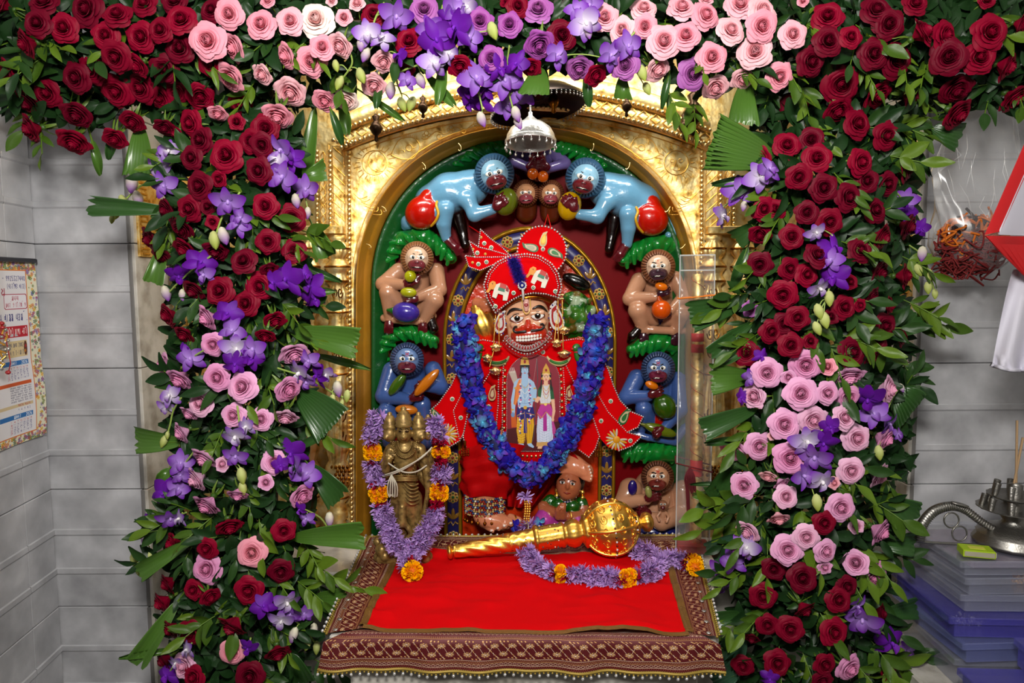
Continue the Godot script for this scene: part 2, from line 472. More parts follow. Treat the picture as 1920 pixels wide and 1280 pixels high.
func build_room():
	var room := 2.5
	var left_x := -1.037; var right_x := 1.42; var rl := 0.83; var rr := 0.895
	var f := MB.new(); f.box(Vector3(0.15,-0.06,-0.1),Vector3(3.6,0.12,4.6)); struct("floor", f,M.floor)
	f = MB.new(); f.box(Vector3(0.15,room + 0.06,-0.1),Vector3(3.6,0.12,4.6)); struct("ceiling", f,M.plaster)
	# the back wall leaves an opening between the two reveals; its face lies 6 mm behind the tile faces
	var wb := MB.new()
	for s in [[-1.25,-rl],[rr,1.7]]: wb.box(Vector3((s[0] + s[1]) / 2,room / 2,-WALL - 0.007 - 0.24),Vector3(s[1] - s[0],room,0.48))
	wb.box(Vector3(0,room / 2,-2.02),Vector3(1.9,room,0.1))
	var wall_back = struct("wall_back", wb,M.grout)
	var wl := MB.new(); var splay := Basis(Vector3.UP,0.094)
	wl.box(Vector3(left_x,room / 2,-WALL) + splay * Vector3(-0.067,0,1.3),Vector3(0.12,room,3.2),splay)
	var wall_left = struct("wall_left", wl,M.grout)
	var wr := MB.new(); wr.box(Vector3(right_x + 0.067,room / 2,-0.3),Vector3(0.12,room,4.0)); var wall_right = struct("wall_right", wr,M.plaster)
	var wf := MB.new(); wf.box(Vector3(0.15,room / 2,1.95),Vector3(3.6,room,0.12)); struct("wall_front", wf,M.plaster)
	# tiles
	var th := 0.2735; var gap := 0.0016
	var y0 := P(160,690,WALL).y - th * 3.0
	var h: float = th - gap
	var wide := tile_mesh(0.211 - gap,h); var meshes := {}
	for r in range(-1,7):
		var y := y0 + r * th
		if y < -0.1: y = -0.1
		var x := left_x - 0.004
		inst("tile", wide,M.tile,wall_back,Transform3D(Basis(),Vector3(x,y,-WALL)))
		# right of the shrine: a narrow course and wide ones
		x = rr + 0.003
		for w in [0.33,0.27]:
			if not meshes.has(w): meshes[w] = tile_mesh(w - gap,h)
			inst("tile", meshes[w],M.tile,wall_back,Transform3D(Basis(),Vector3(x,y,-WALL))); x += w
		# left wall,from the corner towards the room
		var at := 0.0
		for w in [0.098,0.36,0.36]:
			if not meshes.has(w): meshes[w] = tile_mesh(w - gap,h)
			var b := Basis(Vector3.UP,PI / 2 + 0.094)
			inst("tile", meshes[w],M.tile,wall_left,Transform3D(b,Vector3(left_x,y,-WALL) + splay * Vector3(0,0,at + w)))
			at += w
	# polished marble reveals on both sides of the recess,in slabs
	for s in [-rl,rr]:
		for r in range(-1,7):
			var y := maxf(y0 + r * th,-0.1)
			var m := MB.new(); m.box(Vector3(s - signf(s) * 0.004,y + h / 2,-WALL - 0.09 + 0.002),Vector3(0.012,h,0.18),Basis(),0.0015)
			obj("slab", m,M.marble,wall_back)
			m = MB.new(); m.box(Vector3(s + signf(s) * 0.001,y + h / 2,-WALL + 0.0005),Vector3(0.009,h,0.007),Basis(),0.002)
			obj("edge_strip", m,mat(Color(0.42,0.41,0.40),0.7),wall_back)
	# gilt sheets with pressed bars on the upper part of both reveals
	for q in [[-rl + 0.012,1.66,1.90],[rr - 0.012,1.48,1.92]]:
		var m := MB.new(); m.box(Vector3(q[0],(q[1] + q[2]) / 2,-WALL - 0.06),Vector3(0.006,q[2] - q[1],0.1),Basis(),0.001)
		var sheet = obj("gilt_strip", m,M.gold,wall_back)
		m = MB.new()
		for k in int((q[2] - q[1]) / 0.012): m.box(Vector3(q[0] - signf(q[0]) * 0.003,q[1] + 0.006 + k * 0.012,-WALL - 0.035),Vector3(0.006,0.005,0.03),Basis(),0.002)
		obj("pressed_bar", m,M.gold_shine,sheet, "stuff")

# ---------------------------------------------------------------- gilt surround
func arch(cx: float,a: float,top: float,spring: float,foot: float,n := 24,e := 2.15) -> Array:   # pixels of the shrine's front,left foot to right foot
	var o := [Vector2(cx - a,foot),Vector2(cx - a,(foot + spring) / 2)]
	for k in n + 1:
		var t := PI * k / n
		var x := -cos(t); var y := sin(t)
		o.append(Vector2(cx + a * signf(x) * pow(absf(x),2.0 / e),spring - (spring - top) * pow(absf(y),2.0 / e)))
	o.append_array([Vector2(cx + a,(foot + spring) / 2),Vector2(cx + a,foot)])
	return o

func bead_row(mb: MB,pts: Array,d: float,step: float,r: float):
	for q in walk(pts,step): mb.ball(P(q.x,q.y,d),Vector3.ONE * r * S(d),Basis(),6,4)

func line_relief(mb: MB,pts: Array,d: float,r := 0.8):
	mb.tube(PP(pts,d),r * S(d),5,false)

func circle_px(x,y,r,a0 = 0.0,a1 = TAU,n = 16) -> Array:
	var o := []
	for k in n + 1: o.append(Vector2(x + r * cos(a0 + (a1 - a0) * k / n),y + r * sin(a0 + (a1 - a0) * k / n)))
	return o

func cornice(x: float) -> float: return 200.0 + 0.00064 * (x - 986.0) * (x - 986.0)

func build_surround():
	var sc := S(GOLD)
	var at := P(985,1000,GOLD)
	var t = thing("gilt_shrine_surround", "embossed gold arch surround of the shrine with engraved panels and beaded borders", "shrine arch", at)
	# the spandrel sheet: from the arch outwards to the bead columns and the cornice
	var inner := arch(985,318,236,540,1010,40)
	var mb := MB.new()
	var rows := [PackedVector3Array(),PackedVector3Array(),PackedVector3Array(),PackedVector3Array()]
	for q in inner:
		var o := Vector2(q.x,cornice(q.x) + 12)
		if q.y > 470 or absf(q.x - 985) > 300: o = Vector2(985 + signf(q.x - 985) * 331,maxf(q.y,268) - (0 if q.y > 470 else (470 - q.y) * 1.0))
		if absf(q.x - 985) > 300 and q.y <= 470: o.y = maxf(268,q.y - 160)
		rows[0].append(P(q.x,q.y,GOLD + 0.02)); rows[1].append(P(q.x,q.y,GOLD)); rows[2].append(P(lerpf(q.x,o.x,0.5),lerpf(q.y,o.y,0.5),GOLD)); rows[3].append(P(o.x,o.y,GOLD))
	mb.grid(rows)
	obj("spandrel_sheet", mb,M.gold,t)
	# solid gilt backing that reaches out behind the flowers,leaving the niche open
	mb = MB.new()
	rows = [PackedVector3Array(),PackedVector3Array(),PackedVector3Array()]
	for q in inner:
		var o := Vector2(985 + (q.x - 985) * 2.08,1010)
		if q.y < 900: o = Vector2(985 + (q.x - 985) * 2.08,clampf(60 + (q.y - 236) * 1.2,60,1010))
		rows[0].append(P(q.x,q.y,GOLD + 0.004)); rows[1].append(P(o.x,o.y,GOLD + 0.012)); rows[2].append(P(o.x,o.y,GOLD + 0.2))
	mb.grid(rows)
	obj("backing_sheet", mb,M.gold,t)
	# engraved lines and emblems
	mb = MB.new()
	var line := []
	for k in 41: line.append(Vector2(676 + 618 * k / 40.0,cornice(676 + 618 * k / 40.0) + 20))
	line_relief(mb,line,GOLD - 0.001,0.9)
	var rim := arch(985,325,228,540,1010,40).slice(2,43)
	line_relief(mb,rim,GOLD - 0.001,1.0)
	for s in [-1,1]:
		# a crescent moon on one side and a sun face on the other,with their short rays
		var cx: float = 985 + s * 283
		line_relief(mb,circle_px(cx,305,23),GOLD - 0.001)
		for k in 24:
			var a := TAU * k / 24
			line_relief(mb,[Vector2(cx + 27 * cos(a),305 + 27 * sin(a)),Vector2(cx + (35 + 5 * (k % 2)) * cos(a),305 + (35 + 5 * (k % 2)) * sin(a))],GOLD - 0.001,0.7)
		if s == 1:
			line_relief(mb,circle_px(cx - 8,301,3.5,0,TAU,8),GOLD - 0.001,0.6); line_relief(mb,circle_px(cx + 8,301,3.5,0,TAU,8),GOLD - 0.001,0.6)
			line_relief(mb,[Vector2(cx,300),Vector2(cx - 3,311),Vector2(cx + 2,311)],GOLD - 0.001,0.6); line_relief(mb,circle_px(cx,312,8,0.5,2.6,6),GOLD - 0.001,0.6)
		else: line_relief(mb,circle_px(cx + 8,302,20,1.2,5.4,12),GOLD - 0.001)
		# conch
		var gx: float = 985 + s * 218
		line_relief(mb,smooth_path([Vector2(gx + s * 34,290),Vector2(gx + s * 18,262),Vector2(gx - s * 8,258),Vector2(gx - s * 20,275),Vector2(gx - s * 8,296),Vector2(gx + s * 14,298),Vector2(gx + s * 34,290)]),GOLD - 0.001)
		line_relief(mb,circle_px(gx,277,6,0,TAU,10),GOLD - 0.001)
		for k in 9: line_relief(mb,[Vector2(gx + s * (16 - k * 4),255 + absf(k - 3)),Vector2(gx + s * (18 - k * 4),250 + absf(k - 3))],GOLD - 0.001,0.6)
		for q in [[-4,272,0.4],[8,268,2.4],[6,286,4.0]]: line_relief(mb,circle_px(gx + s * q[0] * 2.2,q[1],5,q[2],q[2] + 2.2,6),GOLD - 0.001,0.6)
		# vine with tendrils running to the crown of the arch
		var vine := []
		for k in 25: vine.append(Vector2(985 + s * (195 - k * 5.2),cornice(985 + s * (195 - k * 5.2)) + 34 - k * 0.2 + 5.0 * sin(k * 0.9)))
		line_relief(mb,vine,GOLD - 0.001)
		for k in 6:
			var px: float = 985 + s * (185 - k * 23); var py = cornice(px) + (40 - k if k % 2 else 27 - k * 0.3)
			line_relief(mb,circle_px(px,py,4.2,0,TAU,8),GOLD - 0.001,0.7)
			if k % 2 == 0:
				for w in [[5,6],[-5,6],[0,11]]: line_relief(mb,circle_px(px + w[0],py + w[1] * 0.7,2.8,0,TAU,7),GOLD - 0.001,0.6)
		# folded drapery at the springing
		for k in 6: line_relief(mb,smooth_path([Vector2(985 + s * (322 - k * 7),362 + k * 8),Vector2(985 + s * (310 - k * 8),372 + k * 6),Vector2(985 + s * (296 - k * 5),368 + k * 5)],4),GOLD - 0.001,0.7)
	obj("engraving", mb,M.gold_shine,t, "stuff")
	# bead borders
	mb = MB.new()
	for row in [0,32]:
		var l := []
		for k in 61: l.append(Vector2(640 + 692 * k / 60.0,cornice(640 + 692 * k / 60.0) - row))
		bead_row(mb,l,GOLD - 0.03,9.5,4.4)
	for s in [-1,1]:
		bead_row(mb,[Vector2(985 + s * 331,276),Vector2(985 + s * 329,700),Vector2(985 + s * 325,1000)],GOLD - 0.012,9.0,4.0)
		bead_row(mb,[Vector2(985 + s * 366,284),Vector2(985 + s * 366,425)],GOLD - 0.02,9.0,4.0)
		bead_row(mb,[Vector2(985 + s * 391,284),Vector2(985 + s * 391,425)],GOLD - 0.02,9.0,4.0)
		bead_row(mb,[Vector2(985 + s * 325,266),Vector2(985 + s * 345,268),Vector2(985 + s * 362,262)],GOLD - 0.03,9.0,4.4)
	obj("beading", mb,M.gold_pale,t, "stuff")
	# cornice bands with lozenges
	for row in [0,32]:
		mb = MB.new()
		rows = [PackedVector3Array(),PackedVector3Array(),PackedVector3Array(),PackedVector3Array()]
		for k in 61:
			var x: float = 640 + 692 * k / 60.0
			var y = cornice(x) - row
			rows[0].append(P(x,y + 10,GOLD)); rows[1].append(P(x,y + 6,GOLD - 0.026)); rows[2].append(P(x,y - 27,GOLD - 0.022 - row * 0.0003)); rows[3].append(P(x,y - 29,GOLD + 0.01))
		mb.grid(rows)
		obj("cornice_band", mb,M.gold,t)
		mb = MB.new()
		for k in 30:
			var x: float = 655 + k * 23.0
			var y = cornice(x) - row - 15
			line_relief(mb,[Vector2(x - 11,y),Vector2(x,y - 9),Vector2(x + 11,y),Vector2(x,y + 9),Vector2(x - 11,y)],GOLD - 0.026,0.9)
		obj("lozenge", mb,M.gold_shine,t, "stuff")
	# fluted strips,pilasters and columns on either side
	for s in [-1,1]:
		mb = MB.new()
		for q in [[336,362,272,430,0.006],[362,368,272,430,0.014],[372,386,284,430,0.01],[336,420,425,440,0.03]]:
			var a := P(985 + s * q[0],q[3],GOLD); var b := P(985 + s * q[1],q[2],GOLD)
			mb.box((a + b) / 2 + Vector3(0,0,q[4] / 2),Vector3(absf(b.x - a.x),b.y - a.y,q[4]),Basis(),0.002)
		obj("pilaster", mb,M.gold,t)
		mb = MB.new()
		for k in 9: line_relief(mb,[Vector2(985 + s * 338,296 + k * 17),Vector2(985 + s * 360,276 + k * 17)],GOLD - 0.007,0.9)
		for k in 9: line_relief(mb,[Vector2(985 + s * 379,284 + k * 17),Vector2(985 + s * 385,293 + k * 17),Vector2(985 + s * 379,302 + k * 17),Vector2(985 + s * 373,293 + k * 17),Vector2(985 + s * 379,284 + k * 17)],GOLD - 0.011,0.8)
		for k in 30: line_relief(mb,[Vector2(985 + s * 333,470 + k * 18),Vector2(985 + s * 350,455 + k * 18)],GOLD - 0.001,0.9)
		obj("hatching", mb,M.gold_shine,t, "stuff")
		for c in [352,408]: gilt_column(t,985 + s * c,s)
	# little dark pendants that hang from the cornice
	for q in [[705,235,1.0],[742,262,0.0],[793,197,0.8],[1175,195,0.8],[1284,232,1.0],[1300,205,1.6]]:
		if q[2] == 0.0: continue
		mb = MB.new()
		var z: float = q[2] * 8 * sc
		mb.lathe([Vector2(0,-3.6 * z),Vector2(0.5 * z,-3.2 * z),Vector2(0.35 * z,-2.2 * z),Vector2(1.0 * z,-1.6 * z),Vector2(1.5 * z,-0.6 * z),Vector2(1.1 * z,0.3 * z),Vector2(0.5 * z,1.0 * z),Vector2(0.9 * z,1.8 * z),Vector2(0.0,2.6 * z)],12,Transform3D(Basis(),P(q[0],q[1],GOLD - 0.055)))
		mb.tube([P(q[0],q[1],GOLD - 0.055) + Vector3(0,2.0 * z,0),P(q[0],q[1],GOLD - 0.02) + Vector3(0,3.0 * z,0)],0.3 * z,6)
		obj("pendant", mb,M.bronze_dark,t)

func gilt_column(t,x: float,s: int):
	var d := GOLD - 0.012
	var r := S(d)
	var mb := MB.new()
	# radius,photo row down the shaft
	var prof := [[4,440],[16,441],[16,449],[12,452],[17,458],[21,466],[22,474],[15,484],[17,490],[22,496],[23,503],[18,510],[16,516],[21,524],[19,530],[13,536],[17,548],[19,560],[15,570],[20,582],[20,588],[15,596],[18,612],
		[19,640],[18,670],[15,690],[18,700],[15,710],[20,740],[22,780],[22,820],[20,845],[16,862],[22,872],[25,890],[22,908],[15,916],[21,926],[21,934],[14,942],[19,955],[20,966],[14,976],[22,984],[22,1004]]
	var rows := []
	for q in prof:
		var row := PackedVector3Array()
		var c := P(x,q[1],d)
		var lobes := 0.0
		if (q[1] > 455 and q[1] < 480) or (q[1] > 520 and q[1] < 600) or (q[1] > 735 and q[1] < 860): lobes = 0.07
		for k in 25:
			var a := PI * k / 24.0
			var rr: float = q[0] * r * (1.0 + lobes * cos(a * 12.0))
			row.append(c + Vector3(rr * cos(a),0,rr * sin(a) * 0.8))
		rows.append(row)
	mb.grid(rows)
	var o = obj("column", mb,M.gold,t)
	mb = MB.new()
	for ring in [[466,22.5],[500,23],[527,21.5],[585,20.5],[700,18.5],[930,21.5],[985,22.5]]:
		var l := PackedVector3Array()
		for k in 13: l.append(P(x,ring[0],d) + Vector3(cos(PI * k / 12) * ring[1] * r,0,sin(PI * k / 12) * ring[1] * r * 0.8))
		mb.tube(l,2.0 * r,6)
	# scrolls and palmettes in relief on the shaft
	for q in [[548,9],[625,10],[660,9],[775,14],[815,14]]:
		for f in [-1,1]:
			var l := []
			for k in 14:
				var a := k * 0.62; var rad: float = q[1] * (1.0 - k / 16.0)
				l.append(P(x + f * (q[1] * 0.55 + rad * cos(a) * 0.6),q[0] + rad * sin(a) * 1.3,d - 15 * r + 0.001))
			mb.tube(PackedVector3Array(l),1.3 * r,5)
	for row in 5:
		for k in 6: mb.ball(P(x + (k - 2.5 + (row % 2) * 0.5) * 7.0,876 + row * 7,d - (24 - absf(k - 2.5) * absf(k - 2.5) * 2.2) * 0.8 * r),Vector3(3.4,4.2,2.4) * r,Basis(),6,4)
	obj("relief_ornament", mb,M.gold_dark,o, "stuff")

func build_altar():
	# the stone altar,its marble top slab and the front below the cloth
	# a narrow front part under the cloth,a wider step behind the flower pillars
	var mb := MB.new()
	var t = thing("altar_table", "pale marble altar under the red cloth before the shrine", "altar", Vector3(0.02,0,-1.4))
	mb.box(Vector3(0.018,ALTAR - 0.02,-1.27),Vector3(0.68,0.04,0.26),Basis(),0.003); mb.box(Vector3(0.0,ALTAR - 0.02,-1.495),Vector3(1.3,0.04,0.19),Basis(),0.003)
	obj("top_slab", mb,M.marble,t)
	mb = MB.new(); mb.box(Vector3(0.018,(ALTAR - 0.04) / 2,-1.28),Vector3(0.62,ALTAR - 0.04,0.24),Basis(),0.003); mb.box(Vector3(0.0,(ALTAR - 0.04) / 2,-1.50),Vector3(1.26,ALTAR - 0.04,0.18),Basis(),0.003)
	obj("base_block", mb,M.marble,t)
	cloth()

func cloth():
	# --- print of the embroidered border: u along the edge,v from the inner seam outwards
	var base := Color(0.34,0.035,0.06); var thread := Color(0.80,0.62,0.38); var pale := Color(0.90,0.80,0.68)
	var pic := Pic.new(512,256,base)
	for k in 64:
		pic.ring(k * 8 + 4,10,3,1.3,pale); pic.oval(k * 8 + 4,248,2.6,2.6,pale); pic.oval(k * 8,236,1.3,1.3,thread)
		pic.line([Vector2(k * 8,56),Vector2(k * 8 + 4,62),Vector2(k * 8 + 8,56)],1.3,thread)
		pic.line([Vector2(k * 8,200),Vector2(k * 8 + 4,194),Vector2(k * 8 + 8,200)],1.3,thread)
	for y in [3,18,24,66,188,206,228]: pic.line([Vector2(0,y),Vector2(512,y)],2.0,thread if y % 4 else pale)
	for k in 32:
		pic.ring(k * 16 + 8,40,6,1.6,pale); pic.oval(k * 16 + 8,40,2,2,thread); pic.ring(k * 16 + 8,217,6,1.6,pale); pic.oval(k * 16,32,1.6,1.6,thread)
	for k in 8:
		var x := k * 64.0
		var l := []
		for i in 17: l.append(Vector2(x + i * 4,128 + 26 * sin(TAU * i / 16)))
		pic.line(l,2.0,pale)
		for i in 26: pic.oval(x + fmod(i * 23.7,64.0),74 + fmod(i * 41.3,112.0),3.4,1.6,thread if i % 2 else pale,i * 1.1)
		for s in [0,1]:
			var cx = x + 16 + 32 * s; var cy := 102.0 if s else 154.0
			for i in 7:
				var a := TAU * i / 7
				pic.oval(cx + 11 * cos(a),cy + 11 * sin(a),5.2,2.8,thread,a); pic.line([Vector2(cx,cy),Vector2(cx + 17 * cos(a + 0.4),cy + 17 * sin(a + 0.4))],1.2,pale)
			pic.oval(cx,cy,3.6,3.6,pale)
			for i in 3: pic.oval(cx - 14 + 14 * i,178 if s else 78,5.0,2.6,thread,0.9)
	var m = mat(Color.WHITE,0.55,0.25,{albedo_texture = pic.tex(),normal_enabled = true,normal_texture = relief(pic.im,5.0),normal_scale = 0.8})
	var braid = mat(Color(0.55,0.40,0.20),0.45,0.6,{normal_enabled = true,normal_texture = relief(pic.im,6.0),uv1_scale = Vector3(6,0.4,1)})
	var t = thing("altar_cloth", "red velvet altar cloth with a wide maroon and gold embroidered border", "cloth", PY(985,1100,ALTAR))
	var h := ALTAR + 0.005
	var n := FastNoiseLite.new(); n.seed = 4; n.frequency = 5.0; n.fractal_octaves = 3
	var lift := func(q: Vector3,amt: float) -> Vector3:
		var w := n.get_noise_2d(q.x * 1.3 + q.z * 0.6,q.z) * amt + absf(n.get_noise_2d(q.x * 0.5 - q.z,q.z * 2.5 + 9.0)) * amt
		return q + Vector3(0,maxf(w,-0.001),0)
	# corners in the photo: inner velvet,outer border
	var ib := [PY(752,1033,h),PY(1246,1042,h)]; var iff := [PY(682,1179,h),PY(1290,1187,h)]
	var ob := [PY(692,1006,h),PY(1300,1003,h)]; var of := [PY(612,1188,h),PY(1345,1194,h)]
	var mb := MB.new(); var rows := []
	for j in 31:
		var row := PackedVector3Array()
		for i in 61:
			row.append(lift.call(ib[0].lerp(ib[1],i / 60.0).lerp(iff[0].lerp(iff[1],i / 60.0),j / 30.0),0.012))
		rows.append(row)
	mb.grid(rows); obj("velvet_panel", mb,M.velvet,t)
	var side := func(a0,a1,b0,b1,reps: float,nn: int) -> MB:      # a0-a1 the inner seam,b0-b1 the outer edge
		var o := MB.new()
		for j in 9:
			for i in nn + 1: o.p(lift.call(a0.lerp(a1,float(i) / nn).lerp(b0.lerp(b1,float(i) / nn),j / 8.0),0.004),Vector2(reps * i / nn,j / 8.0))
		for j in 8:
			for i in nn: o.quad(j * (nn + 1) + i,j * (nn + 1) + i + 1,(j + 1) * (nn + 1) + i + 1,(j + 1) * (nn + 1) + i)
		return o
	obj("border_band", side.call(ib[0],ib[1],ob[0],ob[1],3.0,40),m,t)
	obj("border_band", side.call(iff[0],ib[0],of[0],ob[0],2.0,24),m,t)
	obj("border_band", side.call(ib[1],iff[1],ob[1],of[1],2.0,24),m,t)
	# the front border rolls over the edge and hangs down
	mb = MB.new()
	var hem := []
	for i in 81:
		var u := i / 80.0
		var a: Vector3 = iff[0].lerp(iff[1],u); var c: Vector3 = of[0].lerp(of[1],u)
		for j in 13:
			var w := j / 12.0
			var wave := 0.004 * sin(u * 23.0 + sin(u * 9.0)) + 0.003 * sin(u * 51.0)
			var q := a.lerp(c,minf(w * 3.0,1.0))
			q.z += 0.006 * w + wave * w
			if w > 0.15: q.y -= (w - 0.15) * 0.072
			q.x += (u - 0.5) * 0.03 * w
			mb.p(q,Vector2(u * 2.8,w))
			if j == 12: hem.append(q)
	for i in 80:
		for j in 12: mb.quad(i * 13 + j,i * 13 + j + 1,(i + 1) * 13 + j + 1,(i + 1) * 13 + j)
	obj("front_border", mb,m,t)
	# gold braid along the seam
	mb = MB.new()
	for q in [[iff[0],iff[1]],[iff[0],ib[0]],[iff[1],ib[1]]]:
		var r0 := PackedVector3Array(); var r1 := PackedVector3Array(); var r2 := PackedVector3Array()
		var out: Vector3 = Vector3(0,0,1) if q[0] == iff[0] and q[1] == iff[1] else Vector3(signf(q[0].x),0,0)
		for i in 41:
			var e: Vector3 = lift.call(q[0].lerp(q[1],i / 40.0),0.012)
			e.y = maxf(e.y,lift.call(q[0].lerp(q[1],i / 40.0) + out * 0.005,0.004).y)
			r0.append(e - out * 0.004 + Vector3(0,0.0006,0)); r1.append(e + Vector3(0,0.0028,0)); r2.append(e + out * 0.010 + Vector3(0,0.001,0))
		mb.grid([r0,r1,r2])
	obj("braid_trim", mb,braid,t)
	# crocheted hem with mirror sequins
	mb = MB.new(); var sq := MB.new()
	var edges := [hem,[ob[0],ob[0].lerp(of[0],0.5),of[0]],[ob[1],ob[1].lerp(of[1],0.5),of[1]],[ob[0],ob[1]]]
	for e in edges:
		mb.tube(PackedVector3Array(e),0.0028,5)
		var k := 0
		for q in walk(e,0.0075):
			k += 1
			var dn := Vector3(0,-0.004,0.001) if e == hem else Vector3(signf(q.x - 0.01) * 0.004,0.002,0)
			mb.bead(q + dn,0.0026)
			if k % 2: sq.ball(q + dn * 1.9,Vector3.ONE * 0.003,Basis(),6,4)
	obj("hem_cord", mb,mat(Color(0.62,0.52,0.22),0.5,0.4),t, "stuff"); obj("sequin", sq,M.crystal,t, "stuff")
	# small round mirrors stitched on the border
	mb = MB.new()
	for e in [[of[0],ob[0]],[of[1],ob[1]]]:
		for k in 12:
			var q: Vector3 = e[0].lerp(e[1],k / 12.0 + 0.02)
			mb.ball(q + Vector3(-signf(q.x) * 0.014,0.003,0),Vector3(0.0045,0.0012,0.0045),Basis(),8,4)
	obj("mirror_stud", mb,M.silver,t, "stuff")

func N(x: float,y: float,z: float) -> Vector3: return P(x,y,NICHE - z * 0.00138)     # z: pixels proud of the niche's back

func build_niche():
	var foot := 1010.0
	var t = thing("painted_niche", "deep arched niche with red back and green rim behind the idol", "niche", P(985,1000,NICHE))
	var inner := arch(985,318,236,540,foot,40)
	var deep := arch(990,294,262,545,foot,40)
	var mb := MB.new(); var rows := []
	for q in [[0.0,GOLD - 0.004],[0.03,GOLD - 0.008],[0.10,GOLD - 0.002],[0.45,GOLD + 0.030],[0.55,GOLD + 0.034],[0.9,GOLD + 0.05],[1.0,GOLD + 0.075]]:
		var row := PackedVector3Array()
		for k in inner.size():
			var e: Vector2 = inner[k].lerp(deep[k],q[0])
			row.append(P(e.x,e.y,q[1]))
		rows.append(row)
	mb.grid(rows); obj("gilt_cove", mb,M.gold_paint,t)
	var poly := PackedVector2Array()
	for q in deep: poly.append(Vector2(P(q.x,q.y,NICHE).x,P(q.x,q.y,NICHE).y))
	mb = MB.new(); mb.prism(poly,Transform3D(),-NICHE - 0.08,-NICHE); obj("back_panel", mb,M.red_wall,t)
	# green rim: a swelling band inside the cove
	mb = MB.new(); rows = []
	for q in [[1.0,60],[0.995,72],[0.97,62],[0.93,50],[0.9,40],[0.885,20],[0.88,-4]]:
		var row := PackedVector3Array()
		for e in deep:
			var c: Vector2 = Vector2(990,620) + (e - Vector2(990,620)) * Vector2(q[0],q[0] if e.y < 620 else 1.0)
			row.append(N(c.x,c.y,q[1] * (0.7 if e.y < 700 else 0.55)))
		rows.append(row)
	mb.grid(rows)
	obj("green_rim", mb,mat(Color(0.03,0.30,0.10),0.25,0.0,{clearcoat_enabled = true,clearcoat = 0.4,normal_enabled = true,normal_texture = M.paint.normal_texture,normal_scale = 0.5,uv1_triplanar = true,uv1_scale = Vector3(7,7,7)}),t)
	# wire hooks along the cove
	var hooks := arch(986,312,245,540,foot,24)
	for k in [4,6,9,11,14,17,19,22,24]:
		var q: Vector2 = hooks[k]
		var inward := (Vector2(988,560) - q).normalized()
		mb = MB.new()
		var l := PackedVector3Array()
		for i in 9:
			var a := i * 0.5
			var e := q + inward * (3 + 9 * sin(a * 0.55)) + Vector2(2.6 * sin(a * 1.2),3.0 * (1 - cos(a)))
			l.append(P(e.x,e.y,GOLD - 0.012 - 0.002 * sin(a)))
		mb.tube(l,0.0011,6); obj("wire_hook", mb,M.gold_pale,t)
	# scrolled leaf brackets,each a thing the monkeys sit under
	var g := "green scrolled leaf brackets"
	leaf_bracket([[722,520,20,20],[726,480,30,15],[752,448,44,13],[795,442,52,15],[826,462,56,14],[846,484,52,11]],[846,484],-1, "curling green leaf bracket above the beige monkey with the purple aubergine", g)
	leaf_bracket([[708,690,20,17],[716,650,30,14],[738,628,46,12],[768,622,54,13],[798,632,56,12],[815,638,52,9]],[815,636],-1, "curling green leaf bracket between the beige monkey and the blue corn holder on the left", g)
	leaf_bracket([[1284,462,30,14],[1262,458,42,16],[1228,456,52,16],[1196,470,56,15],[1170,488,52,12]],[1168,488],1, "curling green leaf bracket above the beige monkey holding an orange fruit", g)
	leaf_bracket([[1288,640,30,15],[1262,644,44,16],[1232,640,52,16],[1204,648,56,13],[1184,655,50,10]],[1182,654],1, "curling green leaf bracket above the blue monkey with striped melons", g)
	leaf_bracket([[1280,840,30,15],[1258,848,44,17],[1228,848,52,18],[1198,846,56,15],[1172,852,48,9]],[1270,846],1, "broad green leaf bracket above the monkey that carries a baby", g)
	leaf_bracket([[846,312,34,9],[872,293,46,11],[905,280,52,13],[938,276,52,12],[958,282,46,9]],[962,276],-1, "green leaf scroll over the crouching blue monkey with the green fruit", g)
	leaf_bracket([[1140,316,34,10],[1118,298,46,12],[1090,288,52,13],[1062,278,52,11],[1044,272,46,9]],[1052,270],1, "green leaf scroll over the crouching blue monkey with the yellow mango", g)
	monkeys()

func leaf_bracket(spine: Array,curl: Array,s: int,label: String,group: String):
	var t = thing("leaf_bracket", label, "leaf carving", N(spine[0][0],spine[0][1],0),group)
	var b := Blob.new(); b.cell = 0.0032; b.k = 0.004
	var g0 := lin(Color(0.05,0.42,0.15)); var g1 := lin(Color(0.08,0.50,0.18))
	var px := 0.00138
	for i in spine.size() - 1:
		var a = spine[i]; var c = spine[i + 1]
		b.bone(N(a[0],a[1],a[2] - 14),a[3] * px,N(c[0],c[1],c[2] - 14),c[3] * px,g0,0.01)
	# ribs that sweep over the leaf,and lobes along its lower edge
	for i in range(1,spine.size()):
		var a = spine[i - 1]; var c = spine[i]
		for f in 2:
			var u := (f + 0.5) / 2.0
			var x: float = lerpf(a[0],c[0],u); var y: float = lerpf(a[1],c[1],u); var z: float = lerpf(a[2],c[2],u); var r: float = lerpf(a[3],c[3],u)
			var dir := Vector2(c[0] - a[0],c[1] - a[1]).normalized(); var nn := Vector2(-dir.y,dir.x)
			if nn.y < 0: nn = -nn
			var p0 := Vector2(x,y) - nn * r * 0.95 - dir * 9.0; var p1 := Vector2(x,y) + dir * 2.0; var p2 := Vector2(x,y) + nn * r * 1.15 + dir * 11.0
			b.bone(N(p0.x,p0.y,z - 6),2.6 * px,N(p1.x,p1.y,z + 2),5.6 * px,g1,0.001)
			b.bone(N(p1.x,p1.y,z + 2),5.6 * px,N(p2.x,p2.y,z - 5),3.6 * px,g1,0.001)
	b.egg(N(curl[0],curl[1],spine[-1][2] + 4),Vector3.ONE * 6.0 * px,g1,Basis(),0.001)
	blob_obj("leaf", b,M.paint,t)

# ---------------------------------------------------------------- painted monkeys
const PX := 0.00138

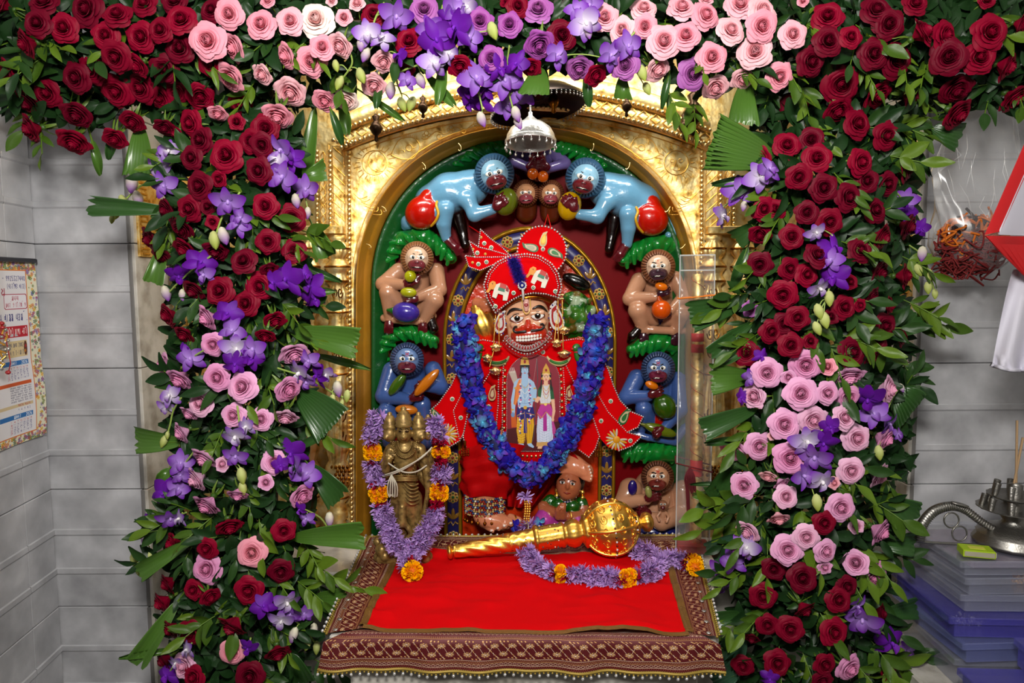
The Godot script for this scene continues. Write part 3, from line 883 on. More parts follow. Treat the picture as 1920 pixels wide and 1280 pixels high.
func monkey_head(t,b: Blob,c: Vector3,r: float,roll: float,mane: String,face: String,muzzle: String,dz := 0.0):
	# c: pixel x,y and height of the head's middle; the face looks at the visitor
	var at := func(x: float,y: float,z: float) -> Vector3:
		var q := Vector2(x,y).rotated(roll) * r
		return N(c.x + q.x,c.y + q.y,c.z + z * r)
	var rot := Basis(Vector3.BACK,-roll)
	var m := lin(Color(mane)); var f := lin(Color(face)); var z := lin(Color(muzzle))
	b.egg(at.call(0,0,0),Vector3(0.98,1.0,0.62) * r * PX,m,rot,0.004)
	b.egg(at.call(0,0.04,0.32),Vector3(0.68,0.72,0.52) * r * PX,f,rot,0.002)
	b.egg(at.call(0,-0.12,0.66),Vector3(0.56,0.16,0.16) * r * PX,f,rot,0.004)
	b.egg(at.call(0,0.46,0.66),Vector3(0.52,0.36,0.42) * r * PX,z,rot,0.002)
	b.egg(at.call(0,0.24,0.98),Vector3(0.17,0.13,0.14) * r * PX,z,rot,0.003)
	b.egg(at.call(0,0.70,0.78),Vector3(0.36,0.14,0.26) * r * PX,z,rot,0.001)
	# parts: ruff of locks,eyes,brows,forehead mark,teeth
	var mb := MB.new()
	for k in 34:
		var a := TAU * k / 34.0
		var q0 = at.call(sin(a) * 0.74,-cos(a) * 0.76,0.50); var q1 = at.call(sin(a) * 0.95,-cos(a) * 0.97,0.30); var q2 = at.call(sin(a) * 0.99,-cos(a) * 1.0,0.02)
		mb.tube(PackedVector3Array([q0,q1,q2]),[0.06 * r * PX,0.085 * r * PX,0.07 * r * PX],5)
	obj("mane", mb,mat(Color(mane),0.25,0.0,{clearcoat_enabled = true,clearcoat = 0.4}),t)
	for s in [-1,1]:
		mb = MB.new()
		mb.col = lin(Color(0.93,0.92,0.88)); mb.ball(at.call(s * 0.27,-0.05,0.80),Vector3(0.185,0.125,0.08) * r * PX,rot * Basis(Vector3.BACK,s * 0.12),14,8)
		mb.col = lin(Color(0.03,0.02,0.02)); mb.ball(at.call(s * 0.25,-0.05,0.85),Vector3(0.085,0.095,0.045) * r * PX,rot,10,6)
		mb.col = lin(Color.WHITE); mb.ball(at.call(s * 0.25 + 0.02,-0.08,0.89),Vector3.ONE * 0.018 * r * PX,rot,5,4)  # white dot paints a glint on the pupil
		obj("eye", mb,M.paint,t)
		mb = MB.new()
		var l := PackedVector3Array()
		for k in 5: l.append(at.call(s * (0.10 + 0.085 * k),-0.20 - 0.07 * sin(k * 0.75) + (0.02 if k == 4 else 0.0),0.80 - 0.012 * k * k))
		mb.tube(l,[0.03 * r * PX,0.042 * r * PX,0.045 * r * PX,0.036 * r * PX,0.018 * r * PX],6)
		l = PackedVector3Array()
		for k in 7: l.append(at.call(s * 0.27 + cos(PI + PI * k / 6.0) * 0.17,-0.04 + sin(PI + PI * k / 6.0) * 0.11,0.825))
		mb.tube(l,0.016 * r * PX,5)
		obj("eyebrow", mb,M.black,t)
	mb = MB.new(); mb.col = lin(Color(0.75,0.03,0.04))
	mb.ball(at.call(0,-0.34,0.75),Vector3(0.045,0.055,0.03) * r * PX,rot,8,5)
	mb.tube(PackedVector3Array([at.call(-0.08,-0.46,0.68),at.call(-0.075,-0.24,0.80),at.call(0,-0.19,0.83),at.call(0.075,-0.24,0.80),at.call(0.08,-0.46,0.68)]),0.014 * r * PX,5)
	obj("forehead_mark", mb,M.paint,t)
	mb = MB.new(); mb.col = lin(Color(0.02,0.01,0.01))
	for s in [-1,1]: mb.ball(at.call(s * 0.07,0.27,1.09),Vector3(0.045,0.03,0.03) * r * PX,rot,6,4)
	mb.ball(at.call(0,0.585,0.99),Vector3(0.33,0.055,0.1) * r * PX,rot,14,6)
	mb.col = lin(Color(0.90,0.88,0.82))
	for k in 9: mb.ball(at.call((k - 4) * 0.068,0.57 - absf(k - 4) * 0.006,1.07 - 0.009 * (k - 4) * (k - 4)),Vector3(0.034,0.035,0.03) * r * PX,rot,6,4)
	obj("mouth", mb,M.paint,t)

func limb(b: Blob,pts: Array,col: Color,soft := 0.003):    # rows of pixel x,y,z and radius
	for i in pts.size() - 1:
		var a = pts[i]; var c = pts[i + 1]
		b.bone(N(a[0],a[1],a[2]),a[3] * PX,N(c[0],c[1],c[2]),c[3] * PX,col,soft)

func hand(b: Blob,x: float,y: float,z: float,ang: float,s: float,curl: float,col: Color,thumb := 1.0):
	# a palm at a pixel with four curled fingers that point along ang,and a thumb on one side
	var d := Vector2(cos(ang),sin(ang)); var n := Vector2(-d.y,d.x)
	b.egg(N(x,y,z),Vector3(0.62,0.52,0.32) * s * PX,col,Basis(Vector3.BACK,-ang),0.003)
	for k in 4:
		var o := n * (k - 1.5) * 0.29 * s; var len: float = s * [0.95,1.08,1.04,0.86][k]
		var p0 := Vector2(x,y) + d * 0.3 * s + o * 1.12; var p1 := p0 + d * len * 0.5; var p2 := p1 + d * len * 0.42
		b.bone(N(p0.x,p0.y,z + 0.18 * s),0.15 * s * PX,N(p1.x,p1.y,z + 0.30 * s),0.145 * s * PX,col,0.0008)
		b.bone(N(p1.x,p1.y,z + 0.30 * s),0.145 * s * PX,N(p2.x,p2.y,z + (0.3 - curl * 0.5) * s),0.12 * s * PX,col,0.0008)
	var q := Vector2(x,y) + n * thumb * 0.5 * s; var q1 := q + (d * 0.5 + n * thumb * 0.35) * s * 0.8
	b.bone(N(q.x,q.y,z + 0.1 * s),0.16 * s * PX,N(q1.x,q1.y,z + 0.3 * s),0.13 * s * PX,col,0.001)

func toes(b: Blob,x: float,y: float,z: float,ang: float,s: float,col: Color):
	var d := Vector2(cos(ang),sin(ang)); var n := Vector2(-d.y,d.x)
	b.egg(N(x,y,z),Vector3(0.8,0.62,0.4) * s * PX,col,Basis(Vector3.BACK,-ang),0.003)
	for k in 5:
		var o := n * (k - 2.0) * 0.27 * s
		var p0 := Vector2(x,y) + d * 0.3 * s + o; var p1 := p0 + d * s * (0.75 - 0.06 * absf(k - 2))
		b.bone(N(p0.x,p0.y,z + 0.2 * s),0.14 * s * PX,N(p1.x,p1.y,z + 0.05 * s),0.13 * s * PX,col,0.0008)

func fruit(t,called,x,y,z,r: Vector3,turn: float,col: Color,lobes := 0,stalk := Color.BLACK):
	var mb := MB.new(); mb.col = lin(col)
	var prof := []
	for k in 13: prof.append(Vector2(sin(PI * k / 12.0) * r.x * PX,-cos(PI * k / 12.0) * r.y * PX))
	mb.lathe(prof,24,Transform3D(Basis(Vector3.BACK,turn),N(x,y,z)),0.06 if lobes else 0.0,lobes)
	var o = obj(called,mb,M.paint,t)
	if stalk != Color.BLACK:
		mb = MB.new(); mb.col = lin(stalk)
		var up := Basis(Vector3.BACK,turn) * Vector3.UP * PX
		mb.tube(PackedVector3Array([N(x,y,z) + up * r.y * 0.8,N(x,y,z) + up * r.y * 1.05,N(x,y,z) + up * r.y * 1.4]),[0.45 * r.x * PX,0.3 * r.x * PX,0.12 * r.x * PX],8)
		obj("stalk", mb,M.paint,o)
	return o

func monkey_new(x,y,label): return thing("painted_monkey", label, "monkey figure", N(x,y,0), "painted monkeys round the niche")

func blob_new() -> Blob:
	var b := Blob.new(); b.cell = 0.0026; b.k = 0.005
	return b

func monkeys():
	var skin := lin(Color(0.72,0.52,0.40)); var paw := lin(Color(0.33,0.07,0.10)); var blue := lin(Color(0.38,0.58,0.70)); var deep := lin(Color(0.24,0.34,0.58)); var red := lin(Color(0.68,0.07,0.03))
	var shorts := lin(Color(0.05,0.12,0.42)); var tail_tip := lin(Color(0.05,0.03,0.03)); var dark := lin(Color(0.20,0.08,0.12))
	# --- beige monkey with the aubergine
	var t = monkey_new(772,560, "beige monkey figure eating, with a purple aubergine in its lap")
	var b := blob_new()
	limb(b,[[780,514,20,26],[779,545,16,25],[776,578,18,26]],skin,0.01); b.egg(N(776,578,34),Vector3(33,16,16) * PX,shorts)
	limb(b,[[748,508,34,15],[718,532,46,13],[756,533,66,9]],skin); limb(b,[[818,508,34,15],[824,543,46,13],[784,556,66,9]],skin)
	limb(b,[[762,580,34,16],[727,548,56,15],[731,600,46,9]],skin); limb(b,[[792,582,34,16],[815,562,56,16],[793,602,46,9]],skin)
	limb(b,[[812,592,30,7],[790,602,50,7],[757,601,52,7],[720,596,44,7]],skin,0.002); limb(b,[[808,596,44,8],[813,616,48,9],[810,622,48,5]],tail_tip,0.002)
	hand(b,765,530,72,-0.5,15,1.0,paw,-1.0); hand(b,775,560,74,PI + 0.2,15,1.0,paw,1.0); hand(b,783,520,74,2.2,11,1.0,paw)
	toes(b,729,610,52,1.6,14,paw); toes(b,792,611,52,1.5,14,paw)
	monkey_head(t,b,Vector3(782,484,62),30,0.06, "#8a5a38", "#cfae92", "#6e2730")
	blob_obj("body", b,M.paint,t)
	fruit(t, "aubergine", 761,585,76,Vector3(18,24,17),1.45,Color(0.22,0.16,0.55),0,Color(0.08,0.35,0.10))
	fruit(t, "fruit", 769,518,84,Vector3(10,10,9),0.3,Color(0.62,0.62,0.05),5); fruit(t, "fruit", 766,548,82,Vector3(9,14,9),1.5,Color(0.62,0.62,0.05))
	# --- blue monkey with corn
	t = monkey_new(768,730, "blue monkey figure holding a yellow corn cob, left of the idol")
	b = blob_new()
	limb(b,[[770,702,20,29],[768,745,16,29],[768,790,18,30]],deep,0.01)
	limb(b,[[734,694,34,16],[719,742,46,15],[765,748,66,11]],deep); limb(b,[[812,692,34,15],[826,726,46,14],[800,724,66,10]],deep)
	limb(b,[[752,790,34,18],[724,770,50,15],[728,830,44,11]],deep); limb(b,[[785,790,34,18],[792,758,56,15],[800,830,44,11]],deep)
	hand(b,776,745,74,-0.3,15,0.8,paw,-1.0); hand(b,795,722,76,PI - 0.5,15,0.8,paw,1.0)
	monkey_head(t,b,Vector3(763,674,62),31,0.02, "#33456e", "#5f7ba8", "#5c2031")
	blob_obj("body", b,M.paint,t)
	fruit(t, "corn_cob", 800,717,86,Vector3(9,31,9),-0.75,Color(0.75,0.42,0.06),10); fruit(t, "cucumber", 745,720,72,Vector3(9,24,9),-0.65,Color(0.22,0.36,0.06),7,Color(0.25,0.4,0.08))
	fruit(t, "corn_cob", 762,768,72,Vector3(9,20,9),1.5,Color(0.75,0.42,0.06),10)
	# --- beige monkey with the orange fruit
	t = monkey_new(1234,570, "beige monkey figure with a purple muzzle, biting a mango slice, right of the idol")
	b = blob_new()
	limb(b,[[1232,532,20,28],[1234,560,16,26],[1234,590,18,26]],skin,0.01); b.egg(N(1230,592,34),Vector3(33,16,16) * PX,shorts)
	limb(b,[[1198,526,34,15],[1181,560,46,13],[1228,556,66,9]],skin); limb(b,[[1268,522,34,15],[1284,556,46,13],[1260,580,62,9]],skin)
	limb(b,[[1222,598,34,16],[1196,582,56,17],[1208,622,46,9]],skin); limb(b,[[1250,598,34,16],[1276,588,56,16],[1266,622,46,9]],skin)
	limb(b,[[1292,620,34,7],[1260,620,52,7],[1225,618,54,7],[1200,616,50,7]],skin,0.002); limb(b,[[1198,616,50,8],[1186,630,50,9],[1180,640,46,5]],tail_tip,0.002)
	hand(b,1241,549,74,-0.5,14,1.0,dark,-1.0); hand(b,1250,588,76,PI,15,1.0,dark,1.0)
	toes(b,1208,632,52,1.6,14,dark); toes(b,1267,632,52,1.6,14,dark)
	monkey_head(t,b,Vector3(1234,500,62),31,-0.04, "#7a4a30", "#cfae92", "#3d2230")
	blob_obj("body", b,M.paint,t)
	fruit(t, "fruit", 1240,580,76,Vector3(17,17,15),0.2,Color(0.80,0.30,0.02),0,Color(0.7,0.25,0.02)); fruit(t, "mango_slice", 1240,537,84,Vector3(7,11,7),1.3,Color(0.85,0.42,0.04))
	# --- blue monkey with melons
	t = monkey_new(1234,760, "blue monkey figure in red shorts with striped green melons, right of the idol")
	b = blob_new()
	limb(b,[[1234,714,20,28],[1234,745,16,28],[1234,785,18,28]],deep,0.01); b.egg(N(1230,782,44),Vector3(22,20,14) * PX,red)
	limb(b,[[1194,708,34,16],[1174,745,46,14],[1216,742,66,10]],deep); limb(b,[[1272,712,34,16],[1276,768,50,13],[1248,800,66,9]],deep)
	limb(b,[[1224,800,34,15],[1207,766,58,15],[1200,806,44,10]],deep); limb(b,[[1178,810,44,6],[1215,820,54,6],[1265,828,46,7],[1285,800,36,8]],deep,0.002)
	hand(b,1225,738,76,-0.4,16,0.8,paw,-1.0); hand(b,1238,806,76,2.4,14,0.8,paw,1.0)
	monkey_head(t,b,Vector3(1234,691,62),31,0.03, "#2c3d60", "#506a96", "#5c1c30")
	blob_obj("body", b,M.paint,t)
	fruit(t, "melon", 1246,762,74,Vector3(20,23,18),0.5,Color(0.16,0.30,0.04),9,Color(0.45,0.42,0.08)); fruit(t, "gourd", 1238,806,70,Vector3(10,30,9),1.25,Color(0.36,0.42,0.07),0,Color(0.4,0.42,0.1)); fruit(t, "mango_slice", 1222,722,84,Vector3(7,12,7),1.2,Color(0.80,0.42,0.03))
	# --- monkey with a baby
	t = monkey_new(1228,950, "brown monkey figure hugging a tiny baby monkey, beside the golden mace")
	b = blob_new()
	limb(b,[[1226,918,20,38],[1230,950,20,40],[1230,990,20,42]],skin,0.01); b.egg(N(1230,995,50),Vector3(44,18,22) * PX,shorts)
	limb(b,[[1182,918,40,22],[1166,942,54,14],[1212,936,76,10]],skin); limb(b,[[1280,920,40,20],[1286,960,54,18],[1240,978,76,16],[1210,966,76,10]],skin)
	hand(b,1219,932,84,-0.35,17,0.8,paw,-1.0); hand(b,1212,960,82,PI + 0.2,15,0.8,paw,1.0)
	b.egg(N(1243,948,92),Vector3(9,10,8) * PX,lin(Color(0.55,0.36,0.26)),Basis(),0.001); limb(b,[[1243,958,86,6],[1243,972,84,7]],skin,0.001)
	limb(b,[[1238,960,90,2.6],[1232,968,92,2.4],[1236,976,94,3]],skin,0.001); limb(b,[[1248,960,90,2.6],[1254,968,92,2.4],[1250,978,94,3]],skin,0.001)
	b.egg(N(1243,952,100),Vector3(4,3.5,4) * PX,paw,Basis(),0.001)
	limb(b,[[1250,952,86,2],[1256,930,84,1.4]],skin,0.001)
	monkey_head(t,b,Vector3(1233,894,74),30,0.04, "#5c3320", "#b98564", "#67241f")
	blob_obj("body", b,M.paint,t)
	var mb := MB.new(); mb.col = lin(Color(0.12,0.07,0.40)); mb.ball(N(1186,914,66),Vector3(8.5,14,6) * PX,Basis(),12,8); obj("aubergine", mb,M.paint,t)
	mb = MB.new()
	for s in [-1,1]:
		mb.col = lin(Color(0.9,0.9,0.86)); mb.ball(N(1243 + s * 3.4,945,100),Vector3(2.4,1.9,1.2) * PX,Basis(),8,5)
		mb.col = lin(Color(0.02,0.02,0.02)); mb.ball(N(1243 + s * 3.2,945,101),Vector3(1.2,1.4,0.9) * PX,Basis(),6,4)
	obj("baby_eye", mb,M.paint,t)
	fruit(t, "fruit", 1216,922,88,Vector3(6,11,6),0.2,Color(0.55,0.55,0.30))
	# --- the two crouching blue monkeys on the haunches of the arch
	for s in [-1,1]:
		var left: bool = s < 0
		t = monkey_new(850 if left else 1170,390, "pale blue crouching monkey figure in red shorts with a knobbly green fruit" if left else "pale blue crouching monkey figure in red shorts with a yellow mango")
		b = blob_new()
		if left:
			limb(b,[[812,380,40,33],[842,362,46,34],[882,352,46,30],[905,340,46,22]],blue,0.012); b.egg(N(794,398,56),Vector3(33,29,31) * PX,red,Basis(Vector3.BACK,0.5),0.004); b.egg(N(803,376,48),Vector3(17,24,30) * PX,red,Basis(Vector3.BACK,-0.5),0.004)
			limb(b,[[826,396,66,15],[836,392,70,15],[832,420,66,13],[836,444,60,9]],blue); limb(b,[[858,400,30,14],[868,440,30,9],[872,458,34,8]],tail_tip)
			limb(b,[[852,362,60,18],[878,376,72,14],[890,402,76,12],[924,392,80,9]],blue,0.008); limb(b,[[838,446,58,9],[852,462,62,8]],paw)
			toes(b,856,465,62,0.9,13,paw); hand(b,934,383,92,-0.75,19,0.7,paw,-1.0)
			limb(b,[[775,412,34,14],[765,417,34,13],[760,424,30,8]],blue)
			monkey_head(t,b,Vector3(927,326,74),35,-0.22, "#2f5270", "#84b0c8", "#5e1820")
		else:
			limb(b,[[1200,382,40,36],[1168,366,46,34],[1136,356,46,30],[1115,346,46,22]],blue,0.012); b.egg(N(1218,410,56),Vector3(33,29,31) * PX,red,Basis(Vector3.BACK,-0.5),0.004); b.egg(N(1218,386,48),Vector3(18,28,30) * PX,red,Basis(Vector3.BACK,0.6),0.004)
			limb(b,[[1186,406,66,15],[1177,402,70,15],[1178,428,66,13],[1176,456,60,9]],blue); limb(b,[[1152,410,30,14],[1146,446,30,9],[1142,466,34,8]],tail_tip)
			limb(b,[[1158,366,60,18],[1136,380,72,14],[1120,406,76,12],[1086,402,80,9]],blue,0.008); limb(b,[[1174,458,58,9],[1163,476,62,9]],paw)
			toes(b,1160,478,62,2.0,12,paw); hand(b,1074,386,94,-2.3,19,0.7,paw,1.0)
			limb(b,[[1240,414,34,12],[1258,420,34,10],[1264,434,36,8],[1254,440,38,7]],blue)
			monkey_head(t,b,Vector3(1097,334,74),35,0.26, "#2f5270", "#84b0c8", "#5e1820")
		blob_obj("body", b,M.paint,t)
		var wb := MB.new()
		wb.tube(PackedVector3Array(smooth_path([N(822,372,66),N(818,384,82),N(822,400,87),N(817,414,82),N(808,424,70)] if left else [N(1190,384,66),N(1196,396,84),N(1192,410,89),N(1197,426,82),N(1206,436,70)],5)),2.4 * PX,6); obj("gold_waistband", wb,mat(Color(0.80,0.60,0.10),0.3),t)
		if left: fruit(t, "custard_apple", 948,378,78,Vector3(20,24,18),-0.3,Color(0.34,0.38,0.06),11)
		else: fruit(t, "mango", 1068,386,78,Vector3(20,25,18),-0.3,Color(0.72,0.55,0.03))
	# --- the violet monkey at the crown,mostly behind the silver parasol
	t = monkey_new(1008,290, "violet monkey figure with clasped maroon hands, behind the silver parasol")
	b = blob_new()
	var violet := lin(Color(0.42,0.36,0.60)); var wine := lin(Color(0.36,0.04,0.09))
	limb(b,[[1008,280,26,26],[1008,312,26,26]],violet,0.01)
	limb(b,[[978,284,34,13],[962,302,44,10],[990,314,60,8]],violet); limb(b,[[1038,286,34,13],[1060,306,44,10],[1028,316,60,8]],violet)
	hand(b,998,312,68,-0.25,17,0.3,wine,-1.0); hand(b,1020,312,68,PI + 0.25,17,0.3,wine,1.0)
	limb(b,[[1008,296,56,15],[1008,322,56,17]],wine,0.004)
	monkey_head(t,b,Vector3(1008,268,56),25,0.0, "#4a3f72", "#8a80b8", "#5c0f1c")
	blob_obj("body", b,M.paint,t)
	# --- twin brown faces with two oranges on top
	for q in [[986,362, "small brown monkey face under the left orange, one of twins", -0.05],[1033,363, "small brown monkey face under the right orange, one of twins", 0.05]]:
		t = thing("monkey_bust", q[2], "monkey figure", N(q[0],q[1],0), "twin brown monkey busts")
		b = blob_new(); limb(b,[[q[0],q[1] + 14,26,20],[q[0],q[1] + 34,16,20]],lin(Color(0.35,0.14,0.08)))
		monkey_head(t,b,Vector3(q[0],q[1],44),24,q[3], "#6b3a22", "#c08a62", "#8a3a44")
		blob_obj("body", b,M.paint,t)
	for q in [[999,326, "left orange ball lying on the twin monkey heads"],[1018,331, "right orange ball lying on the twin monkey heads"]]:
		mb = MB.new(); mb.col = lin(Color(0.80,0.34,0.02)); mb.ball(N(q[0],q[1],84),Vector3.ONE * 9.5 * PX,Basis(),18,12)
		tag(obj("orange_fruit", mb,M.paint),q[2], "orange", "oranges above the twin busts")

func pearl_trim(t,pts: Array,d: float,called = "pearl_trim", r = 2.3,step = 5.0,m = null):
	var mb := MB.new()
	for q in walk(pts,step): mb.bead(P(q.x,q.y,d),r * S(d))
	return obj(called,mb,m if m else M.crystal,t, "stuff")

# a stiff padded cloth panel with the outline in photo pixels,its face at depth d,swelling towards the visitor in the middle
func cloth_panel(t,called,pts: Array,d: float,thick: float,m,swell := 0.0):
	var poly := PackedVector2Array(); var mid := Vector2.ZERO
	for q in pts:
		var w := P(q.x,q.y,d); poly.append(Vector2(w.x,w.y)); mid += Vector2(w.x,w.y)
	mid /= pts.size()
	var mb := MB.new()
	if swell == 0.0: mb.prism(poly,Transform3D(),-d - thick,-d,0.002)
	else:
		# fan of rings so that the face can swell
		var rows := []
		for j in 7:
			var u := j / 6.0; var row := PackedVector3Array()
			for q in poly:
				var e := q.lerp(mid,u)
				row.append(Vector3(e.x,e.y,-d + swell * (1.0 - pow(1.0 - u,2.0))))
			rows.append(row)
		var back := PackedVector3Array()
		for q in poly: back.append(Vector3(q.x,q.y,-d - thick))
		rows.push_front(back)
		mb.grid(rows,true)
	return obj(called,mb,m,t)

func jewel_ring(mb: MB,x: float,y: float,d: float,r: float,c0: Color,c1: Color):     # a round stud: rim,setting and stone
	mb.col = lin(c0); mb.ball(P(x,y,d),Vector3(r,r,r * 0.45) * S(d),Basis(),12,6)
	mb.col = lin(c1); mb.ball(P(x,y,d - r * 0.32 * S(d)),Vector3(0.6,0.6,0.35) * r * S(d),Basis(),10,6)
	mb.col = lin(c0); mb.ball(P(x,y,d - r * 0.6 * S(d)),Vector3.ONE * 0.25 * r * S(d),Basis(),6,4)

func paisley(mb: MB,x: float,y: float,d: float,s: float,turn: float,c: Array):
	for k in c.size():
		var f: float = s * (1.0 - 0.27 * k)
		var poly := PackedVector2Array()
		for i in 18:
			var a := TAU * i / 18
			var q := Vector2(0.52 * sin(a) * (1.0 - 0.35 * cos(a)),-cos(a) * (1.0 if cos(a) < 0 else 1.35) ).rotated(turn) * f
			if cos(a) > 0.9: q += Vector2(0.25,0).rotated(turn) * f
			var w := P(x + q.x,y + q.y,d); poly.append(Vector2(w.x,w.y))
		mb.col = lin(c[k])
		mb.prism(poly,Transform3D(),-d,-d + 0.0022 + 0.0012 * k)
	mb.col = Color.WHITE

func build_idol():
	# ---- the slab the deity stands against,with its blue jewelled border
	var t = thing("idol_slab", "orange painted arched slab with a blue and gold jewelled border behind the idol", "carved slab", N(993,1000,0))
	var outer := arch(993,163,424,640,1006,30,2.0); var mid := arch(994,130,466,640,1006,30,2.0)
	for k in outer.size():
		if outer[k].y > 640: outer[k].x += (outer[k].y - 640) * (0.008 if outer[k].x < 990 else -0.01); mid[k].x += (mid[k].y - 640) * (0.008 if mid[k].x < 990 else -0.01)
	var d := NICHE - 0.035
	cloth_panel(t, "orange_panel", mid,d + 0.012,0.03,M.orange)
	var band = mat(Color(0.13,0.12,0.36),0.35); var leafgold = mat(Color(0.75,0.55,0.12),0.3,0.6)
	for q in [[0.0,0.2,0.006,leafgold, "gilt_edge"],[0.2,0.8,0.0,band, "blue_band"],[0.8,1.0,0.006,leafgold, "gilt_edge"]]:
		var mb := MB.new(); var rows := []
		for e in [[q[0],0.02],[q[0],-q[2]],[q[1],-q[2]],[q[1],0.02]]:
			var row := PackedVector3Array()
			for k in outer.size():
				var w: Vector2 = outer[k].lerp(mid[k],e[0]); row.append(P(w.x,w.y,d + e[1]))
			rows.append(row)
		mb.grid(rows); obj(q[4],mb,q[3],t)
	# painted gold buds and jewelled rosettes along the band
	var line := []
	for k in outer.size(): line.append(outer[k].lerp(mid[k],0.5))
	var spots := walk(line,37.0)
	for k in spots.size():
		var q: Vector2 = spots[k]
		var mb := MB.new()
		if k % 2 == 0:
			for i in 8:
				var a := TAU * i / 8
				mb.col = lin(Color(0.72,0.58,0.30)); mb.ball(P(q.x + 7.5 * cos(a),q.y + 7.5 * sin(a),d),Vector3(4.2,4.2,2.5) * S(d),Basis(),8,5)
				mb.col = lin(Color(0.45,0.02,0.05) if i % 2 else Color(0.02,0.28,0.16)); mb.ball(P(q.x + 7.5 * cos(a),q.y + 7.5 * sin(a),d - 0.003),Vector3.ONE * 1.9 * S(d),Basis(),6,4)
			mb.col = lin(Color(0.72,0.58,0.30)); mb.ball(P(q.x,q.y,d),Vector3(6,6,4) * S(d),Basis(),10,6)
			mb.col = lin(Color(0.02,0.34,0.18) if k % 4 else Color(0.5,0.02,0.05)); mb.ball(P(q.x,q.y,d - 0.005),Vector3.ONE * 2.8 * S(d),Basis(),8,5)
			obj("jewelled_rosette", mb,M.paint,t)
		else:
			mb.col = lin(Color(0.55,0.40,0.16))
			for f in [[0,-6,0.0,11],[-6,-2,-0.7,8],[6,-2,0.7,8]]: mb.ball(P(q.x + f[0],q.y + f[1],d),Vector3(3.6,f[3],1.2) * S(d),Basis(Vector3.BACK,-f[2]),8,6)
			mb.tube(PackedVector3Array([P(q.x - 9,q.y + 13,d - 0.001),P(q.x - 4,q.y + 9,d - 0.001),P(q.x,q.y + 16,d - 0.001),P(q.x + 4,q.y + 9,d - 0.001),P(q.x + 9,q.y + 13,d - 0.001)]),1.8 * S(d),6)
			obj("gold_bud", mb,M.paint,t)
	# ---- what the deity holds up behind the shoulders
	var mb := MB.new(); mb.col = lin(Color(0.02,0.015,0.015)); mb.ball(N(1081,528,44),Vector3(27,12.5,14) * PX,Basis(Vector3.BACK,-0.42),20,12)
	tag(obj("black_stone", mb,M.paint), "glossy black oval stone on the orange slab right of the red turban", "stone")
	var b := Blob.new(); b.cell = 0.004; b.k = 0.004
	var r := RandomNumberGenerator.new(); r.seed = 8
	var greens := [Color(0.10,0.30,0.08),Color(0.22,0.42,0.12),Color(0.55,0.62,0.50),Color(0.12,0.36,0.16),Color(0.36,0.30,0.10)]
	for k in 60:
		var a := r.randf() * TAU; var rad := sqrt(r.randf())
		b.egg(N(1082 + 30 * rad * cos(a),590 + 44 * rad * sin(a),50 + 14 * (1.0 - rad)),Vector3(6,8,8) * PX * r.randf_range(0.7,1.2),lin(greens[r.randi() % 5]),Basis(Vector3.BACK,a))
	b.egg(N(1082,595,34),Vector3(30,46,22) * PX,lin(greens[0]))
	t = thing("green_mountain", "small green rocky hill held up by the idol beside its right ear ornament", "carved hill", N(1082,630,30))
	blob_obj("rock", b,M.paint,t)
	b = blob_new(); limb(b,[[1120,640,60,9],[1100,648,76,8]],lin(Color(0.72,0.40,0.28))); hand(b,1092,642,80,PI + 0.5,12,0.9,lin(Color(0.72,0.40,0.28)),1.0)
	blob_obj("supporting_hand", b,M.paint,t)
	# the gilt club over the other shoulder
	t = thing("gilt_club", "ribbed golden club head resting behind the left shoulder of the idol", "club", N(905,610,60))
	mb = MB.new()
	var prof := [Vector2(0,48),Vector2(4,46),Vector2(7,40),Vector2(11,38),Vector2(11,34),Vector2(14,32),Vector2(14,28),Vector2(18,26),Vector2(24,16),Vector2(27,4),Vector2(25,-10),Vector2(18,-22),Vector2(9,-30),Vector2(0,-34)]
	for k in prof.size(): prof[k] = prof[k] * PX
	mb.lathe(prof,40,Transform3D(Basis(Vector3.BACK,0.35),N(908,610,70)),0.05,10)
	obj("head", mb,M.gold_shine,t)
	b = blob_new(); limb(b,[[895,568,70,10],[912,572,80,11]],lin(Color(0.74,0.42,0.28))); hand(b,908,572,84,0.4,14,0.9,lin(Color(0.74,0.42,0.28)))
	blob_obj("holding_hand", b,M.paint,t)
	# ---- the deity: one painted body,with its dress as parts
	var F := 1.60
	t = thing("deity_statue", "large monkey-faced deity idol in a red pearl-trimmed dress and red turban", "idol", P(990,1000,1.66))
	deity_body(t)
	deity_face(t)
	turban(t)
	dress(t)
	woman()

